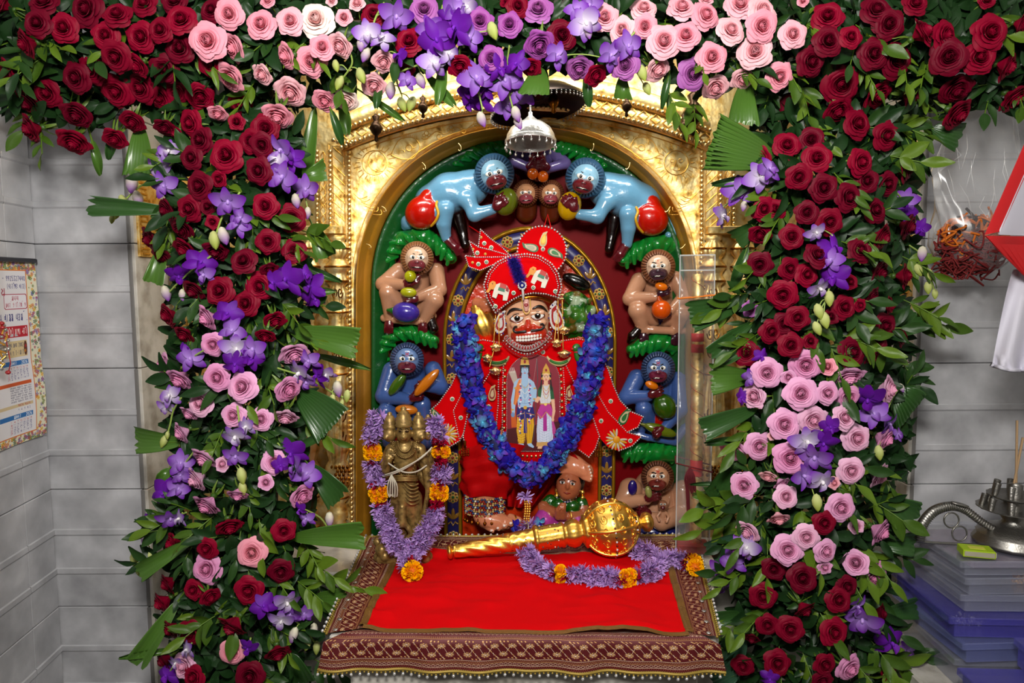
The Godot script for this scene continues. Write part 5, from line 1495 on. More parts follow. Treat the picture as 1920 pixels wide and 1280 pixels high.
# the printed cloth picture on the apron: two standing crowned figures on wine red,flat print
func portrait(t):
	var W := 256; var H := 500
	var p := Pic.new(W,H,Color(0.52,0.10,0.18))
	p.poly(V([0,380,256,340,256,500,0,500]),Color(0.28,0.04,0.07))
	for k in 7: p.line(V([0,440 + k * 9,256,425 + k * 9]),1.5,Color(0.34,0.07,0.09))
	var blue := Color(0.62,0.76,0.88); var blued := Color(0.42,0.56,0.74); var hair := Color(0.07,0.05,0.06); var gold := Color(0.80,0.62,0.22); var skin := Color(0.90,0.72,0.58)
	# --- the archer in yellow
	p.line(V([146,20,150,120,140,260,130,420,118,460]),4.0,Color(0.30,0.26,0.28)); p.line(V([146,20,122,200,118,460]),1.2,Color(0.7,0.66,0.6))
	p.poly(V([12,88,44,80,60,150,40,162]),Color(0.72,0.66,0.60))
	for k in 4: p.line(V([20 + k * 7,92,12 + k * 8,66]),3,Color(0.85,0.82,0.78))
	p.poly(V([20,250,36,214,44,300,50,370,24,372]),Color(0.78,0.36,0.10))
	p.poly(V([52,300,126,300,132,360,120,452,98,458,92,372,84,452,58,456,48,390]),Color(0.86,0.66,0.10))
	for k in 8: p.line(V([58 + k * 9,306,54 + k * 9,448]),2,Color(0.66,0.46,0.05))
	for k in 10: p.line([Vector2(52,318 + k * 13),Vector2(70,326 + k * 13),Vector2(90,318 + k * 13)],1.6,Color(0.95,0.82,0.35));
	p.poly(V([54,455,82,455,84,470,56,482,48,476]),blue); p.poly(V([98,456,118,452,132,470,128,478,106,468]),blue)
	p.poly(V([52,268,128,264,136,312,118,332,92,320,70,334,48,312]),Color(0.10,0.10,0.42)); p.line(V([50,310,90,296,134,308]),3,gold)
	p.poly(V([38,140,56,122,86,118,112,122,132,140,134,190,124,268,56,268,50,190]),blue)
	p.poly(V([38,140,52,150,46,220,40,300,26,296,22,230]),blue); p.poly(V([132,140,146,180,142,232,128,240,122,200]),blue); p.oval(31,306,9,13,blued); p.oval(140,232,9,8,blued)
	p.line(V([44,196,50,240,90,250,130,238]),2.0,blued); p.line(V([88,160,88,250]),2.0,blued)
	p.poly(V([44,170,60,128,74,122,66,200,44,260,34,250]),Color(0.88,0.50,0.22)); p.line(V([46,176,38,250]),2,Color(0.6,0.26,0.1))
	p.poly(V([74,98,104,98,106,124,90,130,72,124]),blue); p.oval(89,78,19,25,blue)
	p.poly(V([68,90,66,56,78,44,100,44,112,56,110,90,116,112,108,110,104,66,74,66,70,110,62,112]),hair); p.poly(V([68,52,72,22,89,8,106,22,110,52]),gold); p.oval(89,36,6,9,Color(0.55,0.05,0.1)); p.line(V([68,51,110,51]),3,Color(0.95,0.85,0.5))
	for s in [-1,1]: p.oval(89 + s * 8,77,4.2,2.2,Color.WHITE); p.oval(89 + s * 8,77,1.9,2.2,hair); p.line([Vector2(89 + s * 3,71),Vector2(89 + s * 13,70)],1.6,hair)
	p.line(V([89,60,89,70]),3,Color(0.85,0.25,0.15)); p.line(V([88,80,86,88,91,88]),1.3,blued); p.oval(89,94,6,2.2,Color(0.74,0.26,0.26))
	for k in 3: p.line(smooth_path([Vector2(70,122),Vector2(72,150 + k * 22),Vector2(89,170 + k * 28),Vector2(106,150 + k * 22),Vector2(108,122)]),2.4,[gold,Color(0.9,0.9,0.86),Color(0.86,0.86,0.9)][k])
	for k in 26: p.oval(66 + 4 * sin(k),150 + k * 10,4.4,4.4,[Color(0.86,0.88,0.92),Color(0.2,0.3,0.62),Color(0.80,0.34,0.52)][k % 3]); p.oval(112 + 4 * sin(k),150 + k * 8,4.2,4.2,[Color(0.86,0.88,0.92),Color(0.2,0.3,0.62),Color(0.80,0.34,0.52)][(k + 1) % 3])
	p.oval(90,270,9,9,gold); p.poly(V([84,280,96,280,98,400,82,400]),Color(0.14,0.13,0.5)); p.line(V([86,290,94,398]),2,gold)
	for q in [[44,170],[136,172],[30,280],[134,226]]: p.oval(q[0],q[1],7,4,gold)
	# --- the lady in white and magenta
	p.poly(V([152,280,214,276,222,380,224,462,146,464,144,380]),Color(0.80,0.84,0.92))
	for k in 9: p.line([Vector2(150 + k * 8,300),Vector2(148 + k * 8.6,456)],1.6,Color(0.58,0.62,0.76))
	for k in 9: p.line([Vector2(158,330 + k * 13),Vector2(180,342 + k * 13),Vector2(204,330 + k * 13)],1.6,Color(0.93,0.94,0.98))
	p.poly(V([146,300,166,250,206,248,228,300,214,320,190,290,176,320,160,330]),Color(0.72,0.20,0.58)); p.poly(V([176,290,192,288,194,390,176,392]),Color(0.66,0.16,0.55)); p.line(V([148,300,168,324,190,292,212,318,228,298]),3,gold)
	p.poly(V([144,448,226,446,232,468,142,470]),Color(0.80,0.62,0.36)); p.poly(V([214,300,236,380,230,440,220,400]),Color(0.72,0.24,0.55))
	p.poly(V([156,168,176,152,204,152,222,168,220,220,206,252,164,252,154,210]),Color(0.86,0.87,0.88))
	p.poly(V([150,180,158,164,172,156,164,220,150,214]),Color(0.12,0.36,0.20)); p.poly(V([206,154,222,166,230,230,212,232]),Color(0.12,0.36,0.20))
	for k in 6: p.line([Vector2(172 + k * 6,158),Vector2(164 + k * 8,250)],1.4,Color(0.70,0.71,0.76))
	p.poly(V([212,228,230,226,234,290,226,328,218,326,220,280]),skin); p.poly(V([150,212,164,218,150,246,136,240,138,226]),skin); p.oval(222,332,6,10,skin)
	p.poly(V([180,132,198,132,200,158,178,158]),skin); p.poly(V([166,130,166,96,176,84,204,84,214,96,214,130,222,190,212,176,208,120,172,120,168,170,158,180]),hair)
	p.oval(190,116,17,22,skin); p.poly(V([170,102,176,72,190,44,204,72,210,102,190,94]),gold); p.oval(190,80,5,7,Color(0.6,0.06,0.12)); p.line(V([170,102,190,95,210,102]),2.6,Color(0.95,0.86,0.55))
	for s in [-1,1]: p.oval(190 + s * 7,114,3.8,2.0,Color.WHITE); p.oval(190 + s * 7,114,1.8,2.0,hair); p.line([Vector2(190 + s * 3,109),Vector2(190 + s * 12,108)],1.5,hair); p.oval(190 + s * 19,122,4,6,gold)
	p.oval(190,106,1.8,2.2,Color(0.75,0.06,0.1)); p.oval(190,129,5,2.0,Color(0.78,0.16,0.2)); p.line(V([189,118,187,123,192,123]),1.2,Color(0.68,0.46,0.36))
	for k in 3: p.line(smooth_path([Vector2(174,154),Vector2(178,170 + k * 16),Vector2(190,184 + k * 20),Vector2(202,170 + k * 16),Vector2(206,154)]),2.2,[gold,Color(0.7,0.1,0.15),gold][k])
	p.line(V([160,252,210,250]),5,gold); p.oval(187,254,7,7,Color(0.95,0.84,0.4)); p.poly(V([150,470,172,468,168,482,148,482]),skin); p.poly(V([198,468,220,468,226,480,202,480]),skin)
	# the arched cloth that carries the print
	var d := FD - 0.004
	var out := arch(1000,50,664,715,846,14,2.0)
	var mb := MB.new()
	var lo := P(950,848,d); var hi := P(1050,664,d)
	var poly := PackedVector2Array()
	for q in out: var w := P(q.x,q.y,d); poly.append(Vector2(w.x,w.y))
	mb.prism(poly,Transform3D(),-d - 0.003,-d,0.0)
	for k in mb.v.size(): mb.uv[k] = Vector2((mb.v[k].x - lo.x) / (hi.x - lo.x),(hi.y - mb.v[k].y) / (hi.y - lo.y))
	obj("printed_picture", mb,mat(Color.WHITE,0.35,0.0,{albedo_texture = p.tex(),clearcoat_enabled = true,clearcoat = 0.3}),t)
	pearl_trim(t,out + [out[0]],d - 0.001, "pearl_trim", 1.2,3.2)

func woman():
	var t = thing("woman_statue", "small kneeling woman figure in a green blouse with folded hands under the idol's foot", "statue", N(1058,1000,60))
	var b := Blob.new(); b.cell = 0.0025; b.k = 0.005
	var skin := lin(Color(0.62,0.34,0.22)); var green := lin(Color(0.06,0.30,0.05)); var pink := lin(Color(0.66,0.24,0.58)); var hair := lin(Color(0.03,0.02,0.02))
	b.egg(N(1068,903,84),Vector3(27,27,22) * PX,hair,Basis(Vector3.BACK,-0.15)); b.egg(N(1066,911,96),Vector3(21.5,26,19) * PX,skin,Basis(Vector3.BACK,-0.12),0.002)
	b.egg(N(1063,926,106),Vector3(12,10,9) * PX,skin,Basis(),0.004); b.egg(N(1064,912,115),Vector3(3.2,5.5,4) * PX,skin,Basis(),0.003)
	limb(b,[[1064,926,86,11],[1060,940,84,12]],skin); limb(b,[[1048,948,88,15],[1072,950,88,15]],green,0.005); b.egg(N(1048,946,98),Vector3(13,11,10) * PX,green); b.egg(N(1074,949,98),Vector3(13,11,10) * PX,green)
	limb(b,[[1032,938,84,11],[1022,946,88,10]],green); limb(b,[[1090,942,84,11],[1094,952,88,10]],green)
	limb(b,[[1021,947,90,9.5],[1018,950,96,9],[1040,960,112,7]],skin); limb(b,[[1094,953,90,9.5],[1095,964,96,9],[1064,968,112,7]],skin)
	limb(b,[[1056,962,84,20],[1058,980,84,20]],pink)
	limb(b,[[1040,982,88,20],[1020,974,106,16],[1010,984,106,14]],pink,0.008); limb(b,[[1072,984,88,20],[1082,982,108,14],[1100,984,104,13]],pink,0.008); limb(b,[[1052,990,100,12],[1080,992,100,11]],pink)
	# palms pressed together
	for s in [-1,1]:
		limb(b,[[1051 + s * 4.5,968,116,6.5],[1051 + s * 3.6,956,120,6],[1056 + s * 2.5,945,121,3.4]],skin,0.0012)
		for k in 4: limb(b,[[1051 + s * (2.5 + k * 1.6),960 + k * 1.3,123 - k * 2.5,2.4],[1056 + s * (1.3 + k * 0.7),944.5 + k * 2.6,123 - k * 2,1.7]],skin,0.0006)
		limb(b,[[1051 + s * 5,962,122,2.6],[1053 + s * 2.5,953,127,2.0]],skin,0.0006)
	blob_obj("body", b,M.paint,t)
	var rot := Basis(Vector3.BACK,-0.12)
	for s in [-1,1]:
		var c := Vector2(1065 + s * 9.5 - 1,905.5 + s * 1.4)
		var mb := MB.new(); mb.col = lin(Color(0.93,0.92,0.9)); mb.ball(N(c.x,c.y,112.5),Vector3(4.8,2.7,2.2) * PX,rot,12,8); mb.col = lin(Color(0.02,0.01,0.01)); mb.ball(N(c.x,c.y,114),Vector3(2.3,2.5,1.4) * PX,rot,8,6)
		obj("eye", mb,M.paint,t)
		mb = MB.new(); mb.tube(PackedVector3Array([N(c.x - s * 5,c.y - 4,114.5),N(c.x,c.y - 6.6,114.5),N(c.x + s * 6.5,c.y - 3.5,110.5)]),0.75 * PX,5); mb.tube(PackedVector3Array([N(c.x - 5,c.y + 0.3,113),N(c.x,c.y - 2.9,114.6),N(c.x + 5,c.y + 0.3,113)]),0.5 * PX,5); obj("eyebrow", mb,M.black,t)
		mb = MB.new()
		mb.ball(N(1068 + s * 24,921 + s * 2,88),Vector3(4,5,4) * PX,Basis(),10,6); mb.ball(N(1068 + s * 24,930 + s * 2,88),Vector3(5,4,5) * PX,Basis(),10,6); mb.ball(N(1068 + s * 23,914 + s * 2,88),Vector3(3,4,3) * PX,Basis(),10,6)
		obj("earring", mb,M.gold_shine,t)
		for q in [[1041,959,111,8.0],[1068,967,111,8.0]]:
			if (q[0] < 1050) == (s < 0):
				mb = MB.new(); mb.tube(PackedVector3Array(circle_px(0,0,1,0,TAU,16).map(func(e): return N(q[0],q[1],q[2]) + Vector3(e.x * 0.35,e.y,e.x * 0.9) * q[3] * PX)),1.5 * PX,6,false); obj("bangle", mb,M.gold_shine,t)
	var mb := MB.new(); mb.col = lin(Color(0.5,0.12,0.09)); mb.tube(PackedVector3Array([N(1057,922.5,115),N(1063,925,117.5),N(1070,924.5,115)]),[0.5 * PX,1.6 * PX,0.5 * PX],6); mb.col = lin(Color(0.4,0.02,0.03)); mb.ball(N(1066,898,114.5),Vector3.ONE * 1.4 * PX,Basis(),8,6)
	obj("lips", mb,M.paint,t)
	mb = MB.new(); mb.col = lin(Color(0.07,0.10,0.35))
	for k in 15:
		var u := k / 7.0 - 1; mb.col = lin(Color(0.06,0.09,0.36) if k % 2 else Color(0.7,0.7,0.7)); mb.ball(N(1062 + u * 18,941 - u * u * 9,104 - u * u * 12),Vector3.ONE * 1.6 * PX,Basis(),6,4)
	obj("necklace", mb,M.paint,t)

# ---------------------------------------------------------------- small flower shapes,made once and shared
var SHAPE := {}

func petal_shape(mb: MB,xf: Transform3D,l: float,w: float,cup: float,droop: float,c0: Color,c1: Color,n := 5,m := 4,point := 0.0):
	# a petal along +y from the origin,its face towards +z; the colour runs from c0 at the base to c1 at the tip
	var s := mb.v.size()
	for j in n + 1:
		var v := float(j) / n
		var half := w * pow(sin(PI * clampf(0.08 + 0.84 * v,0,1)),0.75) * (1.0 - point * v)
		mb.col = c0.lerp(c1,pow(v,0.6))
		for i in m + 1:
			var u := 2.0 * i / m - 1.0
			mb.p(xf * Vector3(u * half,v * l * (1.0 - 0.06 * u * u),cup * u * u * half - droop * v * v * l + 0.04 * l * sin(v * PI)),Vector2(u,v))
	for j in n:
		for i in m: mb.quad(s + j * (m + 1) + i,s + (j + 1) * (m + 1) + i,s + (j + 1) * (m + 1) + i + 1,s + j * (m + 1) + i + 1)

func orchid_shape(sd: int,deep: Color,tip: Color,heart: Color,lip: Color) -> Array:    # petals and lip,radius 1,facing +z
	var r := RandomNumberGenerator.new(); r.seed = sd
	var mb := MB.new()
	for k in 5:
		var a: float = [0.0,1.22,2.42,-2.42,-1.22][k] + r.randf_range(-0.12,0.12)
		var wide: float = 0.46 if absf(a) > 0.6 and absf(a) < 2.0 else 0.30
		var tilt := r.randf_range(-0.45,0.25)
		petal_shape(mb,Transform3D(Basis(Vector3.BACK,-a) * Basis(Vector3.RIGHT,-tilt),Vector3(0,0,-0.02 * k)),r.randf_range(0.9,1.08),wide,r.randf_range(-0.5,0.5),r.randf_range(0.05,0.35),heart,deep.lerp(tip,r.randf()))
	var lp := MB.new()
	petal_shape(lp,Transform3D(Basis(Vector3.BACK,PI) * Basis(Vector3.RIGHT,0.7),Vector3(0,0,0.06)),0.62,0.26,0.9,0.1,heart,lip)
	lp.col = heart; lp.ball(Vector3(0,0.02,0.14),Vector3(0.10,0.14,0.16),Basis(),8,5)
	return [mb.mesh(),lp.mesh()]

func tuft_shape(sd: int,n: int,l: float,w: float,c0: Color,c1: Color,flat := 0.4) -> ArrayMesh:      # a shaggy blossom
	var r := RandomNumberGenerator.new(); r.seed = sd
	var mb := MB.new()
	for k in n:
		var z := r.randf_range(-flat,1.0); var a := r.randf() * TAU
		var dir := Vector3(sqrt(1 - z * z) * cos(a),sqrt(1 - z * z) * sin(a),z)
		var b := Basis.looking_at(-dir.cross(Vector3(0.3,0.2,0.9)).normalized(),dir) if absf(dir.dot(Vector3(0.3,0.2,0.9).normalized())) < 0.98 else Basis()
		petal_shape(mb,Transform3D(b,dir * 0.15),l * r.randf_range(0.75,1.1),w,0.5,r.randf_range(-0.3,0.3),c0,c1.lerp(c0,r.randf() * 0.4),3,2)
	return mb.mesh()

func marigold_shape(sd: int) -> ArrayMesh:
	var r := RandomNumberGenerator.new(); r.seed = sd
	var mb := MB.new()
	for k in 150:
		var z := r.randf_range(-0.5,1.0); var a := r.randf() * TAU
		var dir := Vector3(sqrt(1 - z * z) * cos(a),sqrt(1 - z * z) * sin(a),z)
		var side := dir.cross(Vector3(r.randfn(),r.randfn(),r.randfn())).normalized(); var up := side.cross(dir)
		var base := dir * 0.62; mb.col = lin_c(Color(0.92,0.58,0.0))
		var s := mb.v.size()
		mb.p(base - side * 0.08); mb.p(base + side * 0.08); mb.col = lin_c(Color(1.0,0.80,0.0).lerp(Color(0.98,0.68,0.0),r.randf()))
		mb.p(dir * 0.95 + side * 0.2 + up * 0.1); mb.p(dir * 1.04 + up * 0.02); mb.p(dir * 0.95 - side * 0.2 + up * 0.1)
		mb.tri(s,s + 1,s + 2); mb.tri(s,s + 2,s + 3); mb.tri(s,s + 3,s + 4)
	mb.col = lin_c(Color(0.8,0.4,0.0)); mb.ball(Vector3.ZERO,Vector3.ONE * 0.72,Basis(),12,8)
	return mb.mesh()

func lin_c(c: Color) -> Color: return c.srgb_to_linear()

func face_to(dir: Vector3,spin: float,s: float) -> Basis:       # +z along dir
	var z := dir.normalized(); var x := Vector3.UP.cross(z)
	x = x.normalized() if x.length() > 0.05 else Vector3.RIGHT
	return Basis(x,z.cross(x),z) * Basis(Vector3.BACK,spin) * Basis().scaled(Vector3.ONE * s)

func small_flower_shapes():
	SHAPE.blue = []
	for k in 5: SHAPE.blue.append(orchid_shape(40 + k,lin_c(Color(0.18,0.03,0.44)),lin_c([Color(0.40,0.05,0.56),Color(0.14,0.05,0.52),Color(0.50,0.12,0.64)][k % 3]),lin_c([Color(0.16,0.42,0.85),Color(0.12,0.16,0.70),Color(0.40,0.80,0.94)][k % 3]),lin_c(Color(0.10,0.06,0.45))))
	SHAPE.violet = []
	for k in 5: SHAPE.violet.append(orchid_shape(60 + k,lin_c(Color(0.34,0.03,0.52)),lin_c([Color(0.40,0.08,0.60),Color(0.26,0.02,0.40),Color(0.50,0.20,0.72)][k % 3]),lin_c([Color(0.72,0.58,0.86),Color(0.44,0.16,0.68),Color(0.92,0.90,0.92)][k % 3]),lin_c(Color(0.36,0.04,0.52))))
	SHAPE.tuft = []
	for k in 4: SHAPE.tuft.append(tuft_shape(10 + k,46,1.0,0.15,lin_c(Color(0.56,0.40,0.68)),lin_c(Color(0.78,0.64,0.88))))
	SHAPE.marigold = [marigold_shape(1),marigold_shape(2)]
	SHAPE.redtuft = tuft_shape(30,60,0.95,0.16,lin_c(Color(0.48,0.0,0.10)),lin_c(Color(0.62,0.02,0.18)),1.0)
	M.petal = mat(Color.WHITE,0.55,0.0,{vertex_color_use_as_albedo = true,backlight_enabled = true,backlight = Color(0.05,0.04,0.05),metallic_specular = 0.3})

func build_offerings():
	small_flower_shapes()
	blue_garland()
	brass_statue()
	statue_garland()
	golden_mace()
	mace_garland()
	acrylic_case()
	parasol()

func blue_garland():
	var t = thing("orchid_garland", "thick V-shaped garland of blue and violet orchids hung on the deity's dress", "garland", P(985,640,1.55))
	var path := smooth_path([Vector2(868,600),Vector2(872,650),Vector2(882,710),Vector2(896,765),Vector2(918,815),Vector2(950,862),Vector2(985,895),Vector2(1020,878),Vector2(1054,840),Vector2(1078,795),Vector2(1096,745),Vector2(1108,690),Vector2(1118,640),Vector2(1124,595)],8)
	var r := RandomNumberGenerator.new(); r.seed = 77
	var pts := walk(path,9.6)
	for k in pts.size():
		for w in 3:
			var q: Vector2 = pts[k]
			var tan: Vector2 = (pts[mini(k + 1,pts.size() - 1)] - pts[maxi(k - 1,0)]).normalized(); var n := Vector2(-tan.y,tan.x)
			var off: float = (w - 1) * 12.5 + r.randf_range(-5,5)
			var e := q + n * off + tan * r.randf_range(-4,4)
			var d := 1.545 + 0.0016 * absf(off) + r.randf_range(-0.006,0.01) + (0.01 if w == 1 and k % 2 else 0.0)
			var dir := Vector3(n.x * off * 0.05 + r.randfn() * 0.4,-n.y * off * 0.05 + r.randfn() * 0.4,1.0)
			var sh = SHAPE.blue[r.randi() % 5]
			var o = inst("orchid_blossom", sh[0],M.petal,t,Transform3D(face_to(dir,r.randf() * TAU,15.5 * S(d) * r.randf_range(0.85,1.15)),P(e.x,e.y,d) - t.position))
			inst("lip", sh[1],M.petal,o,Transform3D())
	var mb := MB.new(); mb.tube(PackedVector3Array(PP(path,1.565)),0.012,8); obj("cord", mb,mat(Color(0.08,0.10,0.3),0.8),t)
	# the drop at its point: tuft,gold bead strands and a pompom
	t = thing("garland_tassel", "gold bead tassel with a lilac pompom hanging from the tip of the blue garland", "tassel", P(988,930,1.545))
	inst("tuft", SHAPE.tuft[0],M.petal,t,Transform3D(face_to(Vector3(0,-0.6,0.8),0,15 * S(1.545)),P(985,930,1.545) - t.position))
	mb = MB.new()
	for s in 3:
		for k in 11: mb.ball(P(984 + s * 4.2 + sin(k * 0.6),940 + k * 4.6,1.54 - 0.004 * (s % 2)),Vector3.ONE * 2.5 * S(1.54),Basis(),8,6)
	obj("gold_strand", mb,M.gold_shine,t)
	for q in [[990,986,17,0],[980,992,13,1],[1000,994,14,2]]: inst("pompom", SHAPE.tuft[q[3]],M.petal,t,Transform3D(face_to(Vector3(0.1,0.2,1),q[3],q[2] * S(1.54)),P(q[0],q[1],1.535 + 0.004 * q[3]) - t.position))
	for q in [[968,995],[1012,978],[966,985],[1014,990]]:
		var o = inst("orchid_blossom", SHAPE.blue[(int(q[0])) % 5][0],M.petal,t,Transform3D(face_to(Vector3((q[0] - 990) * 0.04,0,1),q[0],13 * S(1.55)),P(q[0],q[1],1.55) - t.position))

func W3(x,y,z) -> Vector3: return P(x,y,1.45 - z * 0.00115)

func brass_statue():
	var t = thing("brass_statue", "standing five-headed brass idol statuette framed by a lilac garland", "statuette", PY(768,1045,ALTAR))
	var b := Blob.new(); b.cell = 0.0028; b.k = 0.006
	var c := Color.WHITE
	var w := 0.00115
	var L := func(pts: Array,soft := 0.0025):
		for i in pts.size() - 1: b.bone(W3(pts[i][0],pts[i][1],pts[i][2]),pts[i][3] * w,W3(pts[i + 1][0],pts[i + 1][1],pts[i + 1][2]),pts[i + 1][3] * w,c,soft)
	# base with rocks
	L.call([[712,1044,0,12],[800,1044,0,12]]); L.call([[714,1048,12,9],[798,1048,12,9]])
	for q in [[716,1030,14,13],[728,1020,6,11],[722,1042,18,10],[792,1034,10,15],[780,1026,6,12],[708,1015,0,9],[740,1030,10,11]]: b.egg(W3(q[0],q[1],q[2]),Vector3.ONE * q[3] * w,c,Basis(),0.002)
	# legs,hips,chest
	L.call([[750,1020,10,12],[749,980,12,14],[750,940,12,19]]); L.call([[778,1015,8,12],[778,975,12,15],[772,935,12,20]])
	L.call([[762,930,12,24],[761,900,14,18],[760,868,16,22],[759,842,16,21]]); L.call([[740,838,12,12],[780,838,12,12]])
	L.call([[757,825,16,12],[757,812,20,11]])
	# arms: raised blessing hand,lowered hand,and the ones behind
	L.call([[732,842,14,10],[719,868,18,8.5],[724,880,24,8],[729,860,32,7]]); L.call([[788,842,14,10.5],[799,880,18,8.5],[803,912,22,7]])
	for q in [[790,850,4,806,868,0,808,848],[792,870,0,808,892,-2,812,884],[790,890,0,806,915,-2,814,905],[730,860,0,714,880,-2,710,862],[732,880,0,714,905,-2,708,895]]: L.call([[q[0],q[1],q[2],9],[q[3],q[4],q[5],8],[q[6],q[7],4,7]])
	for k in 4: L.call([[724 + k * 4,858,32,2.6],[724 + k * 4.2,842 - (1 if k in [1,2] else -2),32,2.2]],0.001)
	L.call([[736,860,32,2.6],[740,852,33,2.0]],0.001)
	for k in 4: L.call([[799 + k * 2.6,915,24,2.4],[800 + k * 2.4,935 - absf(k - 1.5),24,2.0]],0.001)
	# five heads
	for h in [[757,812,26,16,0],[731,813,20,14,-0.6],[785,813,20,14,0.6],[714,812,8,12,-1.1],[803,812,8,12,1.1]]:
		b.egg(W3(h[0],h[1],h[2]),Vector3(h[3] * 0.9,h[3] * 1.12,h[3]) * w,c,Basis(),0.003)
		var dx: float = sin(h[4]) * h[3] * 0.85; var dz: float = cos(h[4]) * h[3] * 0.8
		b.egg(W3(h[0] + dx,h[1] + h[3] * 0.42,h[2] + dz),Vector3(0.46,0.40,0.55) * h[3] * w,c,Basis(),0.001); b.egg(W3(h[0] + dx * 1.05,h[1] - h[3] * 0.05,h[2] + dz * 1.05),Vector3(0.2,0.3,0.2) * h[3] * w,c,Basis(),0.002)
		b.egg(W3(h[0] + dx * 0.7,h[1] - h[3] * 0.38,h[2] + dz * 0.85),Vector3(0.75,0.14,0.3) * h[3] * w,c,Basis(),0.002)
	# mace in the lowered hand
	L.call([[802,920,24,4],[792,985,26,5]],0.002); b.egg(W3(790,996,26),Vector3(10,12,10) * w,c)
	# lotus shaped emblem between the feet
	L.call([[754,950,30,7],[754,980,32,9]],0.003)
	for s in [-1,1]: L.call([[754,975,32,5],[754 + s * 12,990,32,5],[754 + s * 18,1000,30,5],[754 + s * 10,1008,30,4],[754 + s * 3,1016,30,4]],0.002)
	blob_obj("body", b,M.brass,t)
	# crowns,one lathed spire per head
	for h in [[757,797,24,15.5],[731,801,17,13],[785,801,17,13],[714,801,6,11],[803,801,6,11]]:
		var mb := MB.new(); var s: float = h[3] * w
		mb.lathe([Vector2(0.95,-0.15) * s,Vector2(1.12,0.1) * s,Vector2(0.95,0.3) * s,Vector2(1.02,0.5) * s,Vector2(0.88,0.66) * s,Vector2(0.92,0.9) * s,Vector2(0.76,1.04) * s,Vector2(0.78,1.28) * s,Vector2(0.6,1.42) * s,Vector2(0.6,1.6) * s,Vector2(0.3,1.78) * s,Vector2(0.36,2.0) * s,Vector2(0.2,2.2) * s,Vector2(0,2.24) * s],20,Transform3D(Basis(),W3(h[0],h[1],h[2])),0.04,10)
		obj("crown", mb,M.brass,t)
	for s in [-1,1]:
		var mb := MB.new()
		mb.ball(W3(757 + s * 5.6,808.5,40),Vector3(3.6,2.0,1.6) * w,Basis(),8,5); mb.tube(PackedVector3Array([W3(757 + s * 2.5,805,41.5),W3(757 + s * 6,803.5,40.5),W3(757 + s * 10,806,36)]),0.8 * w,5)
		mb.ball(W3(757 + s * 26 + s * 3,810,20 + 10),Vector3(2.6,1.8,1.6) * w,Basis(),8,5); mb.tube(PackedVector3Array([W3(754,822.5,42),W3(757,823.5,43.5),W3(760,822.5,42)]),0.7 * w,5)
		obj("carved_eye_shade", mb,M.bronze_dark,t)  # dark bronze paints in the shade of the carved eye and mouth recesses
	# necklaces,belt,loincloth folds
	var mb := MB.new()
	for q in [[22,34,855],[26,60,885],[13,20,845]]:
		for k in 25:
			var a := PI * k / 24.0
			mb.bead(W3(759 - q[0] * cos(a),828 + (q[2] - 828) * sin(a) + q[1] * 0.1 * sin(a),34 + 10 * sin(a)),2.0 * w)
	obj("necklace", mb,M.brass,t)
	mb = MB.new()
	for k in 6:
		var l := PackedVector3Array()
		for i in 9: l.append(W3(757 + i * 3.4,900 + k * 7 + 7 * sin(PI * i / 8.0) + i * 0.8,36 + 4 * sin(PI * i / 8.0) - absf(i - 4) * 1.2))
		mb.tube(l,1.7 * w,5)
	for k in 3:
		var l := PackedVector3Array()
		for i in 13: l.append(W3(757 - 25 * cos(PI * i / 12.0),892 + k * 4,14 + 26 * sin(PI * i / 12.0)))
		mb.tube(l,2.4 * w,6)
	obj("garment_fold", mb,M.brass,t)
	# white strings tied round its chest
	mb = MB.new()
	for q in [[[718,893,22],[745,885,42],[775,868,40],[808,842,30]],[[728,868,34],[755,884,44],[780,884,38],[800,872,26]],[[722,890,30],[750,880,44],[790,858,38],[810,838,28]]]:
		mb.tube(PackedVector3Array(smooth_path(q.map(func(e): return W3(e[0],e[1],e[2] + 4)),5)),1.5 * w,6)
	for k in 5: mb.tube(PackedVector3Array(smooth_path([W3(734,890,42),W3(728 + k * 4,905 + k,46),W3(727 + k * 4.4,922 + (k * 7) % 11,42),W3(731 + k * 3,932 - (k * 5) % 9,42)],5)),1.4 * w,6)
	tag(obj("white_string", mb,M.rope), "white cotton string knotted round the chest of the brass statuette", "string")

func tuft_run(t,path: Array,size: float,marks: Array,step := 9.0,sd := 5,wide := 0.5):
	# path of world points; marks: [from,to] shares of the run that are marigold between two red ruffs
	var r := RandomNumberGenerator.new(); r.seed = sd
	var pts := walk(path,step * 0.001)
	for k in pts.size():
		var u := float(k) / (pts.size() - 1)
		var tan: Vector3 = (pts[mini(k + 1,pts.size() - 1)] - pts[maxi(k - 1,0)]).normalized()
		var gold := false; var red := false
		for m in marks:
			if u > m[0] and u < m[1]: gold = true
			elif u > m[0] - 0.022 and u < m[1] + 0.022: red = true
		if red and not gold:
			inst("red_ruff", SHAPE.redtuft,M.petal,t,Transform3D(face_to(Vector3(r.randfn() * 0.2,r.randfn() * 0.2,1),r.randf() * TAU,size * 1.02),pts[k] - t.position)); continue
		for w in 2:
			var side := tan.cross(Vector3.BACK).normalized() * (w - 0.5) * size * 2.0 * wide
			var jitter := Vector3(r.randfn(),r.randfn(),r.randfn() * 0.5) * size * 0.12
			if gold: inst("marigold", SHAPE.marigold[r.randi() % 2],M.petal,t,Transform3D(face_to(Vector3(side.x * 30,side.y * 30 + 0.1,1),r.randf() * TAU,size * 0.82),pts[k] + side * 0.9 + jitter * 0.4 - t.position))
			else: inst("blossom", SHAPE.tuft[r.randi() % 4],M.petal,t,Transform3D(face_to(Vector3(side.x * 40 + r.randfn() * 0.3,side.y * 40 + r.randfn() * 0.3,0.8),r.randf() * TAU,size * r.randf_range(0.85,1.1)),pts[k] + side + jitter - t.position))

